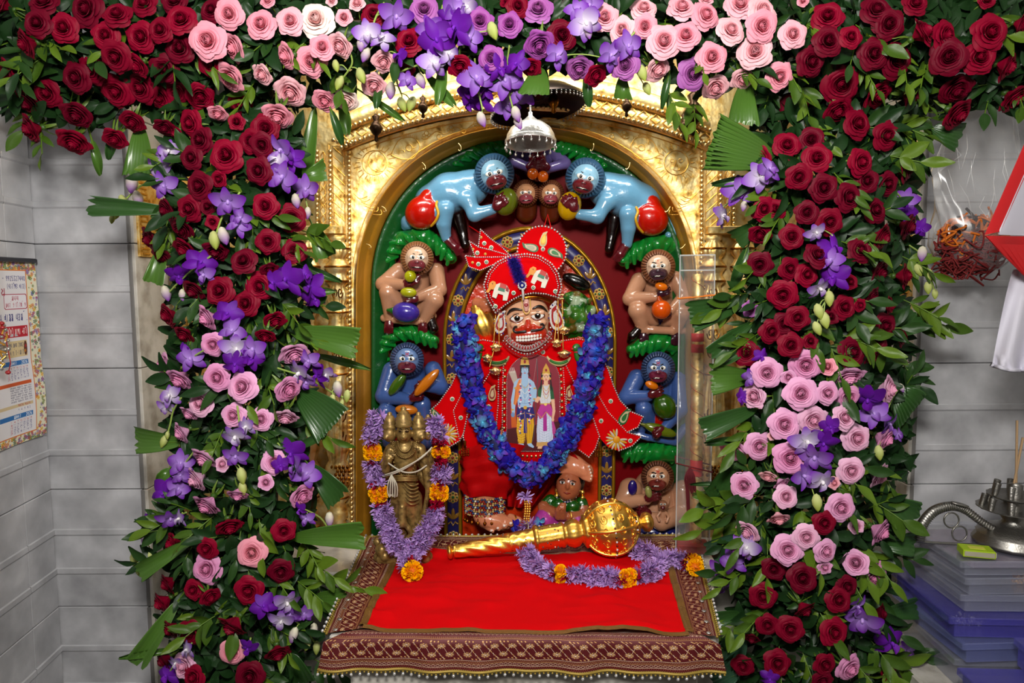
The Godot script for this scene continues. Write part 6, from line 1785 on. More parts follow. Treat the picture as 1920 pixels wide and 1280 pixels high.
func statue_garland():
	var t = thing("lilac_garland", "lilac blossom garland with marigold bands hung round the brass statuette", "garland", W3(770,900,20))
	var d := func(x,y,z): return W3(x,y,z)
	var path := smooth_path([d.call(706,782,16),d.call(698,820,20),d.call(700,870,22),d.call(708,920,26),d.call(722,975,36),d.call(742,1015,48),d.call(768,1036,56),d.call(794,1010,48),d.call(812,975,36),d.call(822,930,26),d.call(827,880,22),d.call(825,830,20),d.call(812,782,16)],8)
	tuft_run(t,path,0.0165,[[0.11,0.145],[0.25,0.285],[0.72,0.755],[0.87,0.905]],11.5,5)
	# the tail with its single marigold
	path = [d.call(764,1042,58),d.call(768,1062,66)]
	tuft_run(t,path,0.016,[],10.0,6)
	inst("red_ruff", SHAPE.redtuft,M.petal,t,Transform3D(face_to(Vector3(0,0.3,1),0,0.024),d.call(772,1063,74) - t.position))
	inst("marigold", SHAPE.marigold[0],M.petal,t,Transform3D(face_to(Vector3(0,0.3,1),0,0.0225),d.call(773,1071,84) - t.position))

func golden_mace():
	var g := ALTAR + 0.006
	var head := PY(1146,1046,g) + Vector3(0,0.062,-0.02)
	var tip := PY(838,1050,g) + Vector3(0,0.018,0)
	var axis := (tip - head).normalized()
	var t = thing("golden_mace", "large golden mace with a ribbed round head lying on the red velvet", "mace", (head + tip) / 2 * Vector3(1,0,1) + Vector3(0,g,0))
	var y := axis; var x := y.cross(Vector3.BACK).normalized(); var z := x.cross(y)
	var xf := Transform3D(Basis(x,y,z),head)
	var R := 0.0615
	var mb := MB.new()
	var prof := []
	for k in 33:
		var a := PI * k / 32.0
		var ripple := 0.0
		for c in [0.18,0.32,0.5,0.68,0.82]: ripple += 0.035 * exp(-pow((k / 32.0 - c) * 45.0,2.0))
		prof.append(Vector2(sin(a) * R * (1.0 + ripple),-cos(a) * R * 0.97))
	mb.lathe(prof,48,xf)
	obj("head", mb,M.gold_shine,t)
	# six ribs from pole to pole and scrolls between them
	mb = MB.new()
	for k in 6:
		var l := PackedVector3Array()
		for i in 15:
			var a := PI * (i + 0.7) / 15.4; var th := TAU * k / 6.0 + 0.3
			l.append(xf * Vector3(sin(a) * cos(th) * R * 1.03,-cos(a) * R,sin(a) * sin(th) * R * 1.03))
		mb.tube(l,0.0036,8)
	obj("rib", mb,M.gold_shine,t)
	mb = MB.new()
	for ring in [0.40,0.60,0.25,0.75]:
		for k in 14:
			var a: float = PI * ring; var th := TAU * k / 14.0
			var l := PackedVector3Array()
			for i in 12:
				var q := i * 0.75; var rad := 0.12 * (1.0 - i / 14.0)
				var aa: float = a + rad * cos(q) * 1.2; var tt := th + rad * sin(q) * 1.6 / sin(a)
				l.append(xf * Vector3(sin(aa) * cos(tt) * R * 1.01,-cos(aa) * R * 0.985,sin(aa) * sin(tt) * R * 1.01))
			mb.tube(l,0.0017,5)
	obj("scrollwork", mb,M.gold_shine,t, "stuff")
	mb = MB.new()
	for ring in [[0.5,40],[0.14,18],[0.86,18]]:
		for k in int(ring[1]):
			var a: float = PI * ring[0]; var th: float = TAU * k / ring[1]
			mb.col = lin([Color(0.35,0.01,0.04),Color(0.85,0.85,0.9),Color(0.10,0.02,0.04),Color(0.85,0.85,0.9)][k % 4])
			mb.ball(xf * Vector3(sin(a) * cos(th) * R * 1.045,-cos(a) * R,sin(a) * sin(th) * R * 1.045),Vector3.ONE * 0.0024,Basis(),6,4)
	obj("inlaid_stone", mb,M.paint,t, "stuff")
	# knob beyond the head
	mb = MB.new()
	mb.lathe([Vector2(0.022,-0.058),Vector2(0.026,-0.062),Vector2(0.013,-0.066),Vector2(0.011,-0.070),Vector2(0.020,-0.076),Vector2(0.022,-0.084),Vector2(0.017,-0.093),Vector2(0.006,-0.098),Vector2(0,-0.099)],30,xf,0.06,10)
	obj("end_knob", mb,M.gold_shine,t)
	# neck rings and the tapering handle with its spiral rope pattern
	mb = MB.new()
	var L := head.distance_to(tip)
	mb.lathe([Vector2(0.034,0.050),Vector2(0.036,0.058),Vector2(0.028,0.062),Vector2(0.022,0.066),Vector2(0.029,0.073),Vector2(0.031,0.085),Vector2(0.026,0.097),Vector2(0.021,0.101),Vector2(0.027,0.105),Vector2(0.027,0.110),Vector2(0.025,0.114),Vector2(0.0265,0.135),Vector2(0.025,0.158),Vector2(0.029,0.162),Vector2(0.029,0.168),Vector2(0.024,0.172)],36,xf,0.03,12)
	obj("neck", mb,M.gold_shine,t)
	mb = MB.new(); var rows := []
	for j in 130:
		var u := j / 129.0; var row := PackedVector3Array()
		for k in 40:
			var a := TAU * k / 40
			var tw := 0.0
			if u > 0.28 and u < 0.9: tw = 0.055 * sin(a * 5.0 + u * 30.0)
			elif u <= 0.28: tw = 0.03 * sin(a * 6.0) * sin(u * 60.0)
			var r := lerpf(0.0235,0.0125,u) * (1.0 + tw)
			if u > 0.93: r = 0.0155 * sqrt(maxf(0.02,1.0 - pow((u - 0.965) / 0.0352,2.0)))
			row.append(xf * Vector3(r * cos(a),lerpf(0.170,L,u),r * sin(a)))
		rows.append(row)
	mb.grid(rows,true); obj("handle", mb,M.gold_shine,t)
	mb = MB.new()
	for k in 60:
		var u := k / 59.0; var a := u * 16.0
		mb.col = lin([Color(0.05,0.35,0.42),Color(0.45,0.02,0.05),Color(0.85,0.8,0.75)][k % 3])
		var yy := lerpf(0.115,0.157,float(k % 20) / 19.0) if k < 40 else lerpf(0.19,L * 0.7,float(k - 40) / 19.0)
		var r := 0.0262 if k < 40 else lerpf(0.0232,0.017,float(k - 40) / 19.0)
		mb.ball(xf * Vector3(r * cos(a * 3.0),yy,r * sin(a * 3.0)),Vector3.ONE * 0.0016,Basis(),6,4)
	obj("handle_stone", mb,M.paint,t, "stuff")
	mb = MB.new(); mb.tube(PackedVector3Array(smooth_path([PY(985,1030,g) + Vector3(0,0.06,0),PY(990,1010,g) + Vector3(0,0.05,0.045),PY(987,1030,g) + Vector3(0,0.02,0.04)],6)),0.0012,5); tag(obj("white_thread", mb,M.rope), "loop of white thread round the handle of the golden mace", "thread")

func mace_garland():
	var g := ALTAR + 0.022
	var t = thing("lilac_garland", "lilac garland with marigold bands curled on the velvet before the golden mace", "garland", PY(1140,1060,ALTAR))
	var path := smooth_path([PY(985,1034,g + 0.02),PY(1000,1058,g),PY(1040,1076,g),PY(1100,1082,g),PY(1165,1086,g),PY(1215,1076,g),PY(1240,1058,g),PY(1262,1050,g),PY(1288,1054,g)],8)
	tuft_run(t,path,0.0165,[[0.245,0.285],[0.56,0.605]],10.0,9)
	path = smooth_path([PY(1236,1058,g),PY(1222,1040,g),PY(1190,1030,g)],8)
	tuft_run(t,path,0.0165,[],10.0,12)
	inst("red_ruff", SHAPE.redtuft,M.petal,t,Transform3D(face_to(Vector3(-0.6,0.3,0.6),0,0.022),PY(1292,1056,g) - t.position))
	for q in [[1300,1056,0.021],[1304,1064,0.018]]: inst("marigold", SHAPE.marigold[1],M.petal,t,Transform3D(face_to(Vector3(0.4,0.5,1),0,q[2]),PY(q[0],q[1],g) - t.position))

func acrylic_case():
	var f := PY(1300,1040,ALTAR + 0.006)
	var top := P(1308,478,-f.z).y
	var t = thing("acrylic_case", "tall clear acrylic case standing right of the mace, tied with coloured threads", "display case", f)
	var w := 0.072; var dp := 0.055; var h := top - f.y; var th := 0.0025
	var glass = mat(Color(0.90,0.93,0.93,0.03),0.06,0.0,{transparency = BaseMaterial3D.TRANSPARENCY_ALPHA})
	var c := f + Vector3(0.004,0,-dp / 2)
	var q := Basis(Vector3.UP,-0.22)
	for s in [[0,0,dp / 2],[0,0,-dp / 2]]:
		var mb := MB.new(); mb.box(c + q * Vector3(0,h / 2,s[2]),Vector3(w,h,th),q,0.0004); obj("wide_pane", mb,glass,t)
	for s in [-1,1]:
		var mb := MB.new(); mb.box(c + q * Vector3(s * w / 2,h / 2,0),Vector3(th,h,dp - th),q,0.0004); obj("side_pane", mb,glass,t)
	var mb := MB.new(); mb.box(c + Vector3(0,h,0),Vector3(w,th,dp),q,0.0004); obj("lid", mb,glass,t)
	mb = MB.new()
	for k in 4:
		var e: Vector3 = q * Vector3([-1,1,1,-1][k] * w / 2,0,[-1,-1,1,1][k] * dp / 2)
		mb.box(c + e + Vector3(0,h / 2,0),Vector3(0.0024,h,0.0024),q,0.0006)
	for y in [h,h - 0.032]:
		for s in [-1,1]: mb.box(c + q * Vector3(0,y,s * dp / 2) , Vector3(w,0.0022,0.0026),q,0.0005); mb.box(c + q * Vector3(s * w / 2,y,0),Vector3(0.0026,0.0022,dp),q,0.0005)
	obj("polished_edge", mb,mat(Color(0.86,0.88,0.88),0.12,0.0,{transparency = BaseMaterial3D.TRANSPARENCY_ALPHA,albedo_color = Color(0.86,0.88,0.88,0.4)}),t)
	mb = MB.new(); mb.box(c + Vector3(0,0.010,0),Vector3(w * 0.92,0.018,dp * 0.9),q,0.002); obj("red_foot", mb,mat(Color(0.6,0.05,0.06),0.5),t)
	# frosted wear patches on the inside of the case
	mb = MB.new()
	# the golden staff inside
	var s2 = thing("golden_staff", "gold-wrapped staff with red bands standing inside the clear case", "staff", c + Vector3(0.006,0.019,0))
	mb = MB.new(); var b0 := c + Vector3(0.008,0.019,0); var b1 := c + Vector3(0.003,h - 0.04,0)
	var l := PackedVector3Array(); var rad := []
	for k in 41:
		l.append(b0.lerp(b1,k / 40.0)); rad.append(0.0128 + 0.0004 * sin(k * 2.1))
	rad[0] = 0.011; rad[40] = 0.011
	mb.tube(l,rad,18); obj("shaft", mb,M.gold,s2)
	mb = MB.new(); l = PackedVector3Array()
	for k in 161: l.append(b0.lerp(b1,k / 160.0) + Vector3(cos(k * 0.5),0,sin(k * 0.5)) * 0.0135)
	mb.tube(l,0.0008,5); obj("copper_wire", mb,mat(Color(0.62,0.25,0.08),0.35,0.7),s2)
	for e in [0.255,0.715,0.755]:
		mb = MB.new(); mb.tube(PackedVector3Array([b0.lerp(b1,e),b0.lerp(b1,e + (0.06 if e < 0.5 else 0.03))]),0.0138,18); obj("red_band", mb,mat(Color(0.72,0.02,0.05),0.55),s2)
	# threads tied round the case
	for e in [[0.865,Color(0.85,0.45,0.05), "orange and yellow thread tied high round the clear case"],[0.30,Color(0.35,0.02,0.08), "dark red thread with a hanging knot tied low round the clear case"]]:
		mb = MB.new(); l = PackedVector3Array()
		for k in [[-1,-1],[1,-1],[1,1],[-1,1],[-1,-1]]: l.append(c + q * Vector3(k[0] * (w / 2 + 0.003),h * e[0] + 0.004 * k[0] * (1 if e[0] > 0.5 else -2),k[1] * (dp / 2 + 0.003)))
		mb.tube(l,0.0016,6)
		if e[0] < 0.5:
			for k in 8:
				var a := c + q * Vector3(-w * 0.12,h * e[0] + 0.002,dp / 2 + 0.006)
				mb.tube(PackedVector3Array(smooth_path([a,a + Vector3(-0.012 + 0.003 * k,-0.022,0.006),a + Vector3(-0.008 + 0.003 * k,-0.052 - 0.006 * (k % 3),0.003),a + Vector3(-0.004 + 0.002 * k,-0.03 - (0.08 if k < 3 else 0.0),0.002)],5)),0.0016,5)
		tag(obj("tied_thread", mb,mat(e[1],0.8)),e[2], "thread")

func parasol():
	# the silver parasol that hangs over the deity
	var d := 1.40
	var t = thing("silver_parasol", "small silver ceremonial parasol hanging on a chain above the violet monkey", "parasol", P(995,262,d))
	var s := S(d); var c := P(995,270,d)
	var mb := MB.new()
	var b := Basis(Vector3.RIGHT,-0.14)
	mb.lathe([Vector2(0,74),Vector2(1.6,72),Vector2(1.6,60),Vector2(4,58),Vector2(4,52),Vector2(8,48),Vector2(14,42),Vector2(26,36),Vector2(37,27),Vector2(43,16),Vector2(44.5,8),Vector2(44.5,8),Vector2(46.5,6),Vector2(46.5,0),Vector2(46.5,0),Vector2(44,0),Vector2(42,12),Vector2(34,26),Vector2(20,36),Vector2(0,42)].map(func(q): return q * s),48,Transform3D(b,c))
	obj("dome", mb,M.silver,t)
	mb = MB.new()
	for k in 20:
		var a := TAU * k / 20; var e := c + b * Vector3(cos(a) * 45.5,0,sin(a) * 45.5) * s
		mb.tube(PackedVector3Array([e,e - Vector3(0,5 * s,0)]),0.7 * s,5); mb.ball(e - Vector3(0,7 * s,0),Vector3(2.4,3.0,2.4) * s,Basis(),8,6)
	obj("rim_bell", mb,M.silver,t)
	mb = MB.new()
	for k in 40:
		var p := c + Vector3(0,(74 + k * 3.6) * s,0)
		mb.tube(PackedVector3Array(circle_px(0,0,1,0,TAU,8).map(func(q): return p + (Vector3(q.x * 1.6,q.y * 2.4,0) if k % 2 else Vector3(0,q.y * 2.4,q.x * 1.6)) * s)),0.5 * s,4,false)
	obj("chain", mb,M.silver,t)
	# the larger dark canopy behind it
	d = 1.53; s = S(d); c = P(1010,204,d)
	t = thing("dark_canopy", "wide dark metal canopy dish with a fringe of silver drops, behind the purple orchids", "canopy", c)
	mb = MB.new(); b = Basis(Vector3.RIGHT,-0.1) * Basis(Vector3.BACK,0.16)
	mb.lathe([Vector2(0,60),Vector2(4,58),Vector2(6,46),Vector2(30,40),Vector2(62,26),Vector2(84,8),Vector2(88,0),Vector2(88,0),Vector2(84,-1),Vector2(60,16),Vector2(28,30),Vector2(26,22),Vector2(22,22),Vector2(20,30),Vector2(0,36)].map(func(q): return q * s),56,Transform3D(b,c))
	obj("dish", mb,mat(Color(0.16,0.12,0.10),0.3,0.9),t)
	mb = MB.new()
	for k in 60:
		var a := TAU * k / 60; var e := c + b * Vector3(cos(a) * 87,0,sin(a) * 87) * s
		mb.bead(e - Vector3(0,2 * s,0),2.0 * s); mb.bead(e - Vector3(0,6 * s,0),2.4 * s)
	obj("drop_fringe", mb,M.silver,t, "stuff")
	for q in [[1038,188,9],[962,196,8]]:
		mb = MB.new()
		mb.lathe([Vector2(0,-2.6),Vector2(0.5,-2.3),Vector2(0.35,-1.6),Vector2(0.9,-1.0),Vector2(1.15,0),Vector2(0.8,0.8),Vector2(0.3,1.2),Vector2(0,2.5)].map(func(e): return e * q[2] * s),16,Transform3D(Basis(),P(q[0],q[1],d - 0.02)))
		obj("bell_drop", mb,M.gold_dark,t)
	mb = MB.new(); mb.tube(PackedVector3Array([c + Vector3(0,58 * s,0),c + Vector3(0,58 * s + 0.4,0)]),0.003,6); obj("hanging_rod", mb,M.steel,t)

func storage_box(called,label,at: Vector3,size: Vector3,turn: float,tint: Color,group = "clear plastic boxes in the right corner"):
	# a shallow clear box: tray with walls,and a lid with a lip
	var t = thing(called,label, "storage box", at,group)
	var b := Basis(Vector3.UP,turn)
	var m = mat(Color(tint.r,tint.g,tint.b,tint.a),0.18,0.0,{transparency = BaseMaterial3D.TRANSPARENCY_ALPHA})
	var mb := MB.new(); var h := size.y; var th := 0.002
	mb.box(at + Vector3(0,th / 2,0),Vector3(size.x * 0.94,th,size.z * 0.94),b,0.0006)
	for s in [-1,1]:
		mb.box(at + b * Vector3(0,h * 0.45,s * size.z * 0.47),Vector3(size.x * 0.94,h * 0.86,th),b,0.0006); mb.box(at + b * Vector3(s * size.x * 0.47,h * 0.45,0),Vector3(th,h * 0.86,size.z * 0.94),b,0.0006)
	obj("tray", mb,m,t)
	mb = MB.new()
	mb.box(at + Vector3(0,h - 0.002,0),Vector3(size.x,0.003,size.z),b,0.0012)
	for s in [-1,1]:
		mb.box(at + b * Vector3(0,h - 0.007,s * size.z * 0.5),Vector3(size.x,0.012,0.0026),b,0.001); mb.box(at + b * Vector3(s * size.x * 0.5,h - 0.007,0),Vector3(0.0026,0.012,size.z),b,0.001)
	obj("lid", mb,m,t)
	mb = MB.new(); mb.box(at + b * Vector3(0,h - 0.012,size.z * 0.505),Vector3(0.04,0.016,0.004),b,0.001); obj("latch", mb,m,t)
	return t

func trinkets(label,at: Vector3,ext: Vector3,n: int,cols: Array,sd: int,called = "bead_jewellery"):
	var r := RandomNumberGenerator.new(); r.seed = sd
	var mb := MB.new()
	var q := at
	for k in n:
		q += Vector3(r.randfn() * 0.006,0,r.randfn() * 0.006); q = q.clamp(at - ext,at + ext); q.y = at.y + r.randf() * ext.y
		mb.col = lin(cols[r.randi() % cols.size()]); mb.ball(q,Vector3.ONE * r.randf_range(0.0016,0.0034),Basis(),6,4)
	var o = obj(called,mb,mat(Color.WHITE,0.25,0.5,{vertex_color_use_as_albedo = true}))
	return tag(o,label, "jewellery")

func build_right_corner():
	# ledge that carries the boxes
	var mb := MB.new(); mb.box(Vector3(1.085,0.43,-1.225),Vector3(0.65,0.84,0.53),Basis(),0.004)
	tag(obj("side_ledge", mb,M.marble), "low marble ledge under the plastic boxes in the right corner", "ledge")
	var top := 0.85
	var clear := Color(0.74,0.76,0.84,0.10); var blue := Color(0.34,0.32,0.72,0.26)
	var y := top
	var c := Vector3(1.015,0,-1.295)
	storage_box("plastic_box", "pale clear plastic box at the bottom of the corner stack", c + Vector3(0.0,y,0.01),Vector3(0.41,0.060,0.21),-0.05,clear); y += 0.0605
	storage_box("plastic_box", "clear plastic box second from the bottom of the corner stack", c + Vector3(-0.01,y,0.012),Vector3(0.41,0.040,0.21),0.04,Color(0.5,0.54,0.78,0.2)); y += 0.0405
	storage_box("plastic_box", "wide blue tinted plastic box in the middle of the corner stack", c + Vector3(-0.005,y,0.012),Vector3(0.43,0.040,0.22),-0.06,blue)
	trinkets("silver and clear bead bracelet inside the wide blue plastic box", Vector3(0.86,y + 0.006,-1.25),Vector3(0.03,0.008,0.03),80,[Color(0.8,0.8,0.82),Color(0.6,0.58,0.55)],3); y += 0.0405
	storage_box("plastic_box", "clear plastic box just below the one with gold chains", c + Vector3(0.005,y,0),Vector3(0.40,0.035,0.20),-0.03,clear); y += 0.0355
	storage_box("plastic_box", "clear plastic box holding a heap of gold chains", c + Vector3(0,y,0),Vector3(0.40,0.035,0.20),0.02,clear)
	trinkets("heap of gold chains inside the upper plastic box", Vector3(0.99,y + 0.005,-1.235),Vector3(0.09,0.014,0.025),420,[Color(0.85,0.6,0.2),Color(0.7,0.45,0.12)],5, "gold_chain_heap"); y += 0.0355
	storage_box("plastic_box", "topmost clear plastic box with a pinkish lining under the lamp stand", c + Vector3(0,y,0),Vector3(0.41,0.030,0.205),-0.01,clear)
	mb = MB.new(); mb.box(c + Vector3(0,y + 0.014,0),Vector3(0.35,0.014,0.17),Basis(),0.004); tag(obj("lining_sheet", mb,mat(Color(0.46,0.36,0.46),0.7)), "dull pink folded sheet inside the topmost plastic box", "sheet"); y += 0.0305
	storage_box("plastic_box", "deep blue plastic box in front, holding red stone jewellery", Vector3(0.90,top,-1.06),Vector3(0.26,0.075,0.14),-0.06,blue)
	trinkets("red and gold stone jewellery inside the deep blue plastic box", Vector3(0.88,top + 0.02,-1.04),Vector3(0.08,0.03,0.035),130,[Color(0.6,0.05,0.15),Color(0.8,0.7,0.4),Color(0.8,0.8,0.82)],7)
	storage_box("plastic_box", "small violet blue plastic box at the right edge of the photo", Vector3(0.97,top + 0.0755,-1.08),Vector3(0.20,0.05,0.11),-0.1,blue)
	mb = MB.new(); mb.lathe([Vector2(0,0),Vector2(0.03,0.002),Vector2(0.045,0.012),Vector2(0.052,0.028),Vector2(0.05,0.028),Vector2(0.042,0.014),Vector2(0,0.006)],32,Transform3D(Basis(),Vector3(0.99,top + 0.126,-1.08))); tag(obj("brass_bowl", mb,M.brass), "small dull brass bowl on the violet box at the right edge", "bowl")
	# matchbox
	var f := PY(1830,1040,y + 0.001); var tb := Basis(Vector3.UP,-0.28)
	var t = thing("matchbox", "lime green matchbox lying on the topmost plastic box", "matchbox", f)
	mb = MB.new(); mb.box(f + Vector3(0,0.007,0),Vector3(0.052,0.013,0.034),tb,0.0008); obj("sleeve", mb,mat(Color(0.62,0.74,0.05),0.5),t)
	mb = MB.new(); mb.box(f + tb * Vector3(0,0.007,0.0171),Vector3(0.048,0.009,0.0012),tb,0.0004); obj("striking_strip", mb,mat(Color(0.62,0.60,0.52),0.9),t)
	mb = MB.new(); mb.box(f + tb * Vector3(0,0.0137,0),Vector3(0.026,0.0008,0.014),tb,0.0003); obj("printed_label", mb,mat(Color(0.80,0.80,0.30),0.5),t)
	mb = MB.new(); mb.box(f + tb * Vector3(0.0255,0.007,0),Vector3(0.004,0.010,0.030),tb,0.0006); obj("inner_tray", mb,mat(Color(0.85,0.83,0.76),0.7),t)
	# lamp stand with tiers of wick cups
	f = PY(1898,1018,y + 0.001)
	t = thing("lamp_stand", "tarnished silver tiered prayer lamp with a cobra-shaped handle on the plastic boxes", "oil lamp", f)
	mb = MB.new(); mb.lathe([Vector2(0,0),Vector2(0.066,0.0),Vector2(0.066,0.006),Vector2(0.058,0.016),Vector2(0.060,0.020),Vector2(0.045,0.030),Vector2(0.026,0.036),Vector2(0.018,0.046),Vector2(0.022,0.052),Vector2(0.012,0.060),Vector2(0.012,0.115),Vector2(0,0.12)],40,Transform3D(Basis(),f),0.015,20); obj("foot", mb,M.steel,t)
	for q in [[0.058,0.062],[0.045,0.094]]:
		mb = MB.new(); mb.lathe([Vector2(0.011,q[0] + 0.004),Vector2(q[1] * 0.6,q[0] + 0.004),Vector2(q[1],q[0] + 0.010),Vector2(q[1],q[0] + 0.012),Vector2(q[1] * 0.6,q[0] + 0.007),Vector2(0.011,q[0] + 0.007)] if q[0] > 0.05 else [Vector2(0.011,0.088),Vector2(0.034,0.088),Vector2(0.046,0.093),Vector2(0.046,0.095),Vector2(0.034,0.091),Vector2(0.011,0.091)],40,Transform3D(Basis(),f),0.02,16); obj("tier_dish", mb,M.steel,t)
	for q in [[0.066,0.052,9,0.2],[0.093,0.036,7,0.6]]:
		for k in int(q[2]):
			var a: float = TAU * k / q[2] + q[3]
			mb = MB.new(); mb.lathe([Vector2(0.0045,0.0),Vector2(0.0052,0.004),Vector2(0.0062,0.024),Vector2(0.0052,0.024),Vector2(0.004,0.006),Vector2(0,0.006)],14,Transform3D(Basis(Vector3(sin(a),0,-cos(a)),-0.22),f + Vector3(cos(a) * q[1],q[0],sin(a) * q[1]))); obj("wick_cup", mb,M.steel,t)
	# the cobra handle arches back to the left
	var d := -f.z
	var pts := smooth_path([P(1722,1012,d),P(1728,985,d),P(1750,958,d),P(1782,948,d),P(1808,955,d),P(1840,978,d),P(1872,996,d)],8)
	mb = MB.new(); var rad := []
	for k in pts.size(): rad.append(lerpf(0.0105,0.006,float(k) / pts.size()))
	mb.tube(PackedVector3Array(pts),rad,14); obj("cobra_handle", mb,M.steel,t)
	mb = MB.new()
	for k in range(2,pts.size() - 4): mb.tube(PackedVector3Array(circle_px(0,0,1,0.3,2.8,8).map(func(e): return pts[k] + Vector3(-(pts[k + 1] - pts[k]).normalized().y * e.x,(pts[k + 1] - pts[k]).normalized().x * e.x,e.y) * (rad[k] + 0.0006))),0.0009,5)
	obj("scale_ring", mb,M.steel,t, "stuff")
	mb = MB.new(); mb.ball(P(1800,945,d - 0.01),Vector3(0.018,0.003,0.010),Basis(Vector3.BACK,-0.25),14,6); obj("cobra_hood", mb,M.steel,t)
	for q in [[1784,975,14],[1799,1000,14]]:
		mb = MB.new(); mb.tube(PackedVector3Array(circle_px(q[0],q[1],q[2],0,TAU,24).map(func(e): return P(e.x,e.y,d))),0.0016,6,false); obj("handle_ring", mb,M.steel,t)
	mb = MB.new(); mb.tube(PackedVector3Array([P(1716,1014,d),P(1730,1016,d),P(1800,1020,d),P(1880,1022,d)]),0.003,6); obj("handle_bar", mb,M.steel,t)
	for q in [[1905,930,1907,788, "pale incense stick standing upright in the lamp stand"],[1896,935,1918,820, "pale incense stick leaning right in the lamp stand"]]:
		mb = MB.new(); mb.tube(PackedVector3Array([P(q[0],q[1],d),P(q[2],q[3],d)]),0.0022,7); tag(obj("incense_stick", mb,mat(Color(0.66,0.54,0.40),0.8)),q[4], "incense", "incense sticks in the lamp stand")
	mb = MB.new(); petal_shape(mb,Transform3D(Basis(Vector3.RIGHT,-1.3) * Basis(Vector3.BACK,1.2),PY(1858,1008,y + 0.004)),0.03,0.012,0.2,0.1,lin(Color(0.3,0.42,0.05)),lin(Color(0.45,0.55,0.12))); tag(obj("fallen_leaf", mb,M.flat), "single yellow-green leaf lying on the box beside the lamp foot", "leaf")
	bag()
	flags()

func bag():
	# a thin clear bag with coils of red and yellow thread and some crumpled paper
	var d := 1.40; var s := S(d)
	var t = thing("plastic_bag", "clear plastic bag hanging on the right wall, full of sacred threads", "bag", P(1820,510,d))
	var mb := MB.new(); var rows := []
	var prof := [[512,6,0.3],[506,42,0.7],[490,66,1.0],[460,76,1.1],[425,76,1.1],[395,74,0.9],[360,78,0.6],[320,80,0.35],[280,72,0.25],[240,62,0.2],[205,52,0.2],[190,40,0.15]]
	var r := RandomNumberGenerator.new(); r.seed = 12
	var n := FastNoiseLite.new(); n.seed = 2; n.frequency = 0.9
	for q in prof:
		var row := PackedVector3Array()
		for k in 40:
			var a := TAU * k / 40
			var w := 1.0 + 0.16 * n.get_noise_2d(k * 1.7,q[0] * 0.05) + 0.06 * sin(a * 9 + q[0] * 0.05)
			row.append(P(1822 + (512 - q[0]) * 0.07,q[0],d) + Vector3(cos(a) * q[1] * w,0,sin(a) * 42 * q[2] * w) * s)
		rows.append(row)
	mb.grid(rows,true)
	obj("film", mb,mat(Color(0.92,0.92,0.93,0.08),0.25,0.0,{transparency = BaseMaterial3D.TRANSPARENCY_ALPHA}),t)
	mb = MB.new()
	for k in 12:
		var a := P(1822 + (512 - 300) * 0.07 + r.randf_range(-60,60),300 + r.randf_range(-60,70),d - 0.02)
		mb.tube(PackedVector3Array([a,a + Vector3(r.randfn() * 0.012,-0.03,0.002),a + Vector3(r.randfn() * 0.02,-0.07,0.001)]),[0.0003,0.0009,0.0003],4)
	obj("film_crease", mb,mat(Color(0.95,0.95,0.95,0.22),0.1,0.0,{transparency = BaseMaterial3D.TRANSPARENCY_ALPHA}),t)
	for q in [[Color(0.42,0.04,0.05),170, "tangled dark red thread hanks in the clear bag", 0.0016,[1820,470,52,34]],[Color(0.75,0.38,0.03),60, "loops of orange yellow thread on top in the clear bag", 0.0022,[1822,432,54,24]],[Color(0.10,0.03,0.05),14, "dark maroon thread coil in the clear bag", 0.0028,[1830,430,34,22]]]:
		mb = MB.new()
		for k in q[1]:
			var c := P(q[4][0] + r.randf_range(-q[4][2],q[4][2]),q[4][1] + r.randf_range(-q[4][3],q[4][3]),d - 0.005 + r.randf_range(-0.035,0.01))
			var l := []
			for i in 6: l.append(c + Vector3(r.randfn() * 0.013,r.randfn() * 0.010 - 0.002 * i,r.randfn() * 0.008))
			mb.tube(PackedVector3Array(smooth_path(l,4)),q[3],5)
		tag(obj("thread_hank", mb,mat(q[0],0.8)),q[2], "thread")
	for q in [[1780,458,24,32, "crumpled white paper wad at the left in the clear bag"],[1846,468,24,24, "crumpled white paper wad behind the threads in the clear bag"]]:
		mb = MB.new(); rows = []
		for j in 13:
			var row := PackedVector3Array()
			for k in 24:
				var a := TAU * k / 24; var th := PI * j / 12
				var w: float = 1.0 + 0.55 * n.get_noise_3d(cos(a) * 3.0 + q[0],sin(a) * 3.0,th * 2.4)
				row.append(P(q[0],q[1],d + 0.012) + Vector3(sin(th) * cos(a) * q[2] * w,cos(th) * q[3] * w,sin(th) * sin(a) * 18 * w) * s)
			rows.append(row)
		mb.grid(rows,true); tag(obj("paper_wad", mb,mat(Color(0.64,0.62,0.61),0.9)),q[4], "paper")
	mb = MB.new(); mb.tube(PackedVector3Array([P(1852,190,d + 0.005),P(1856,150,d + 0.05),P(1858,140,WALL - 0.002)]),0.003,6); obj("hanging_cord", mb,M.rope,t)

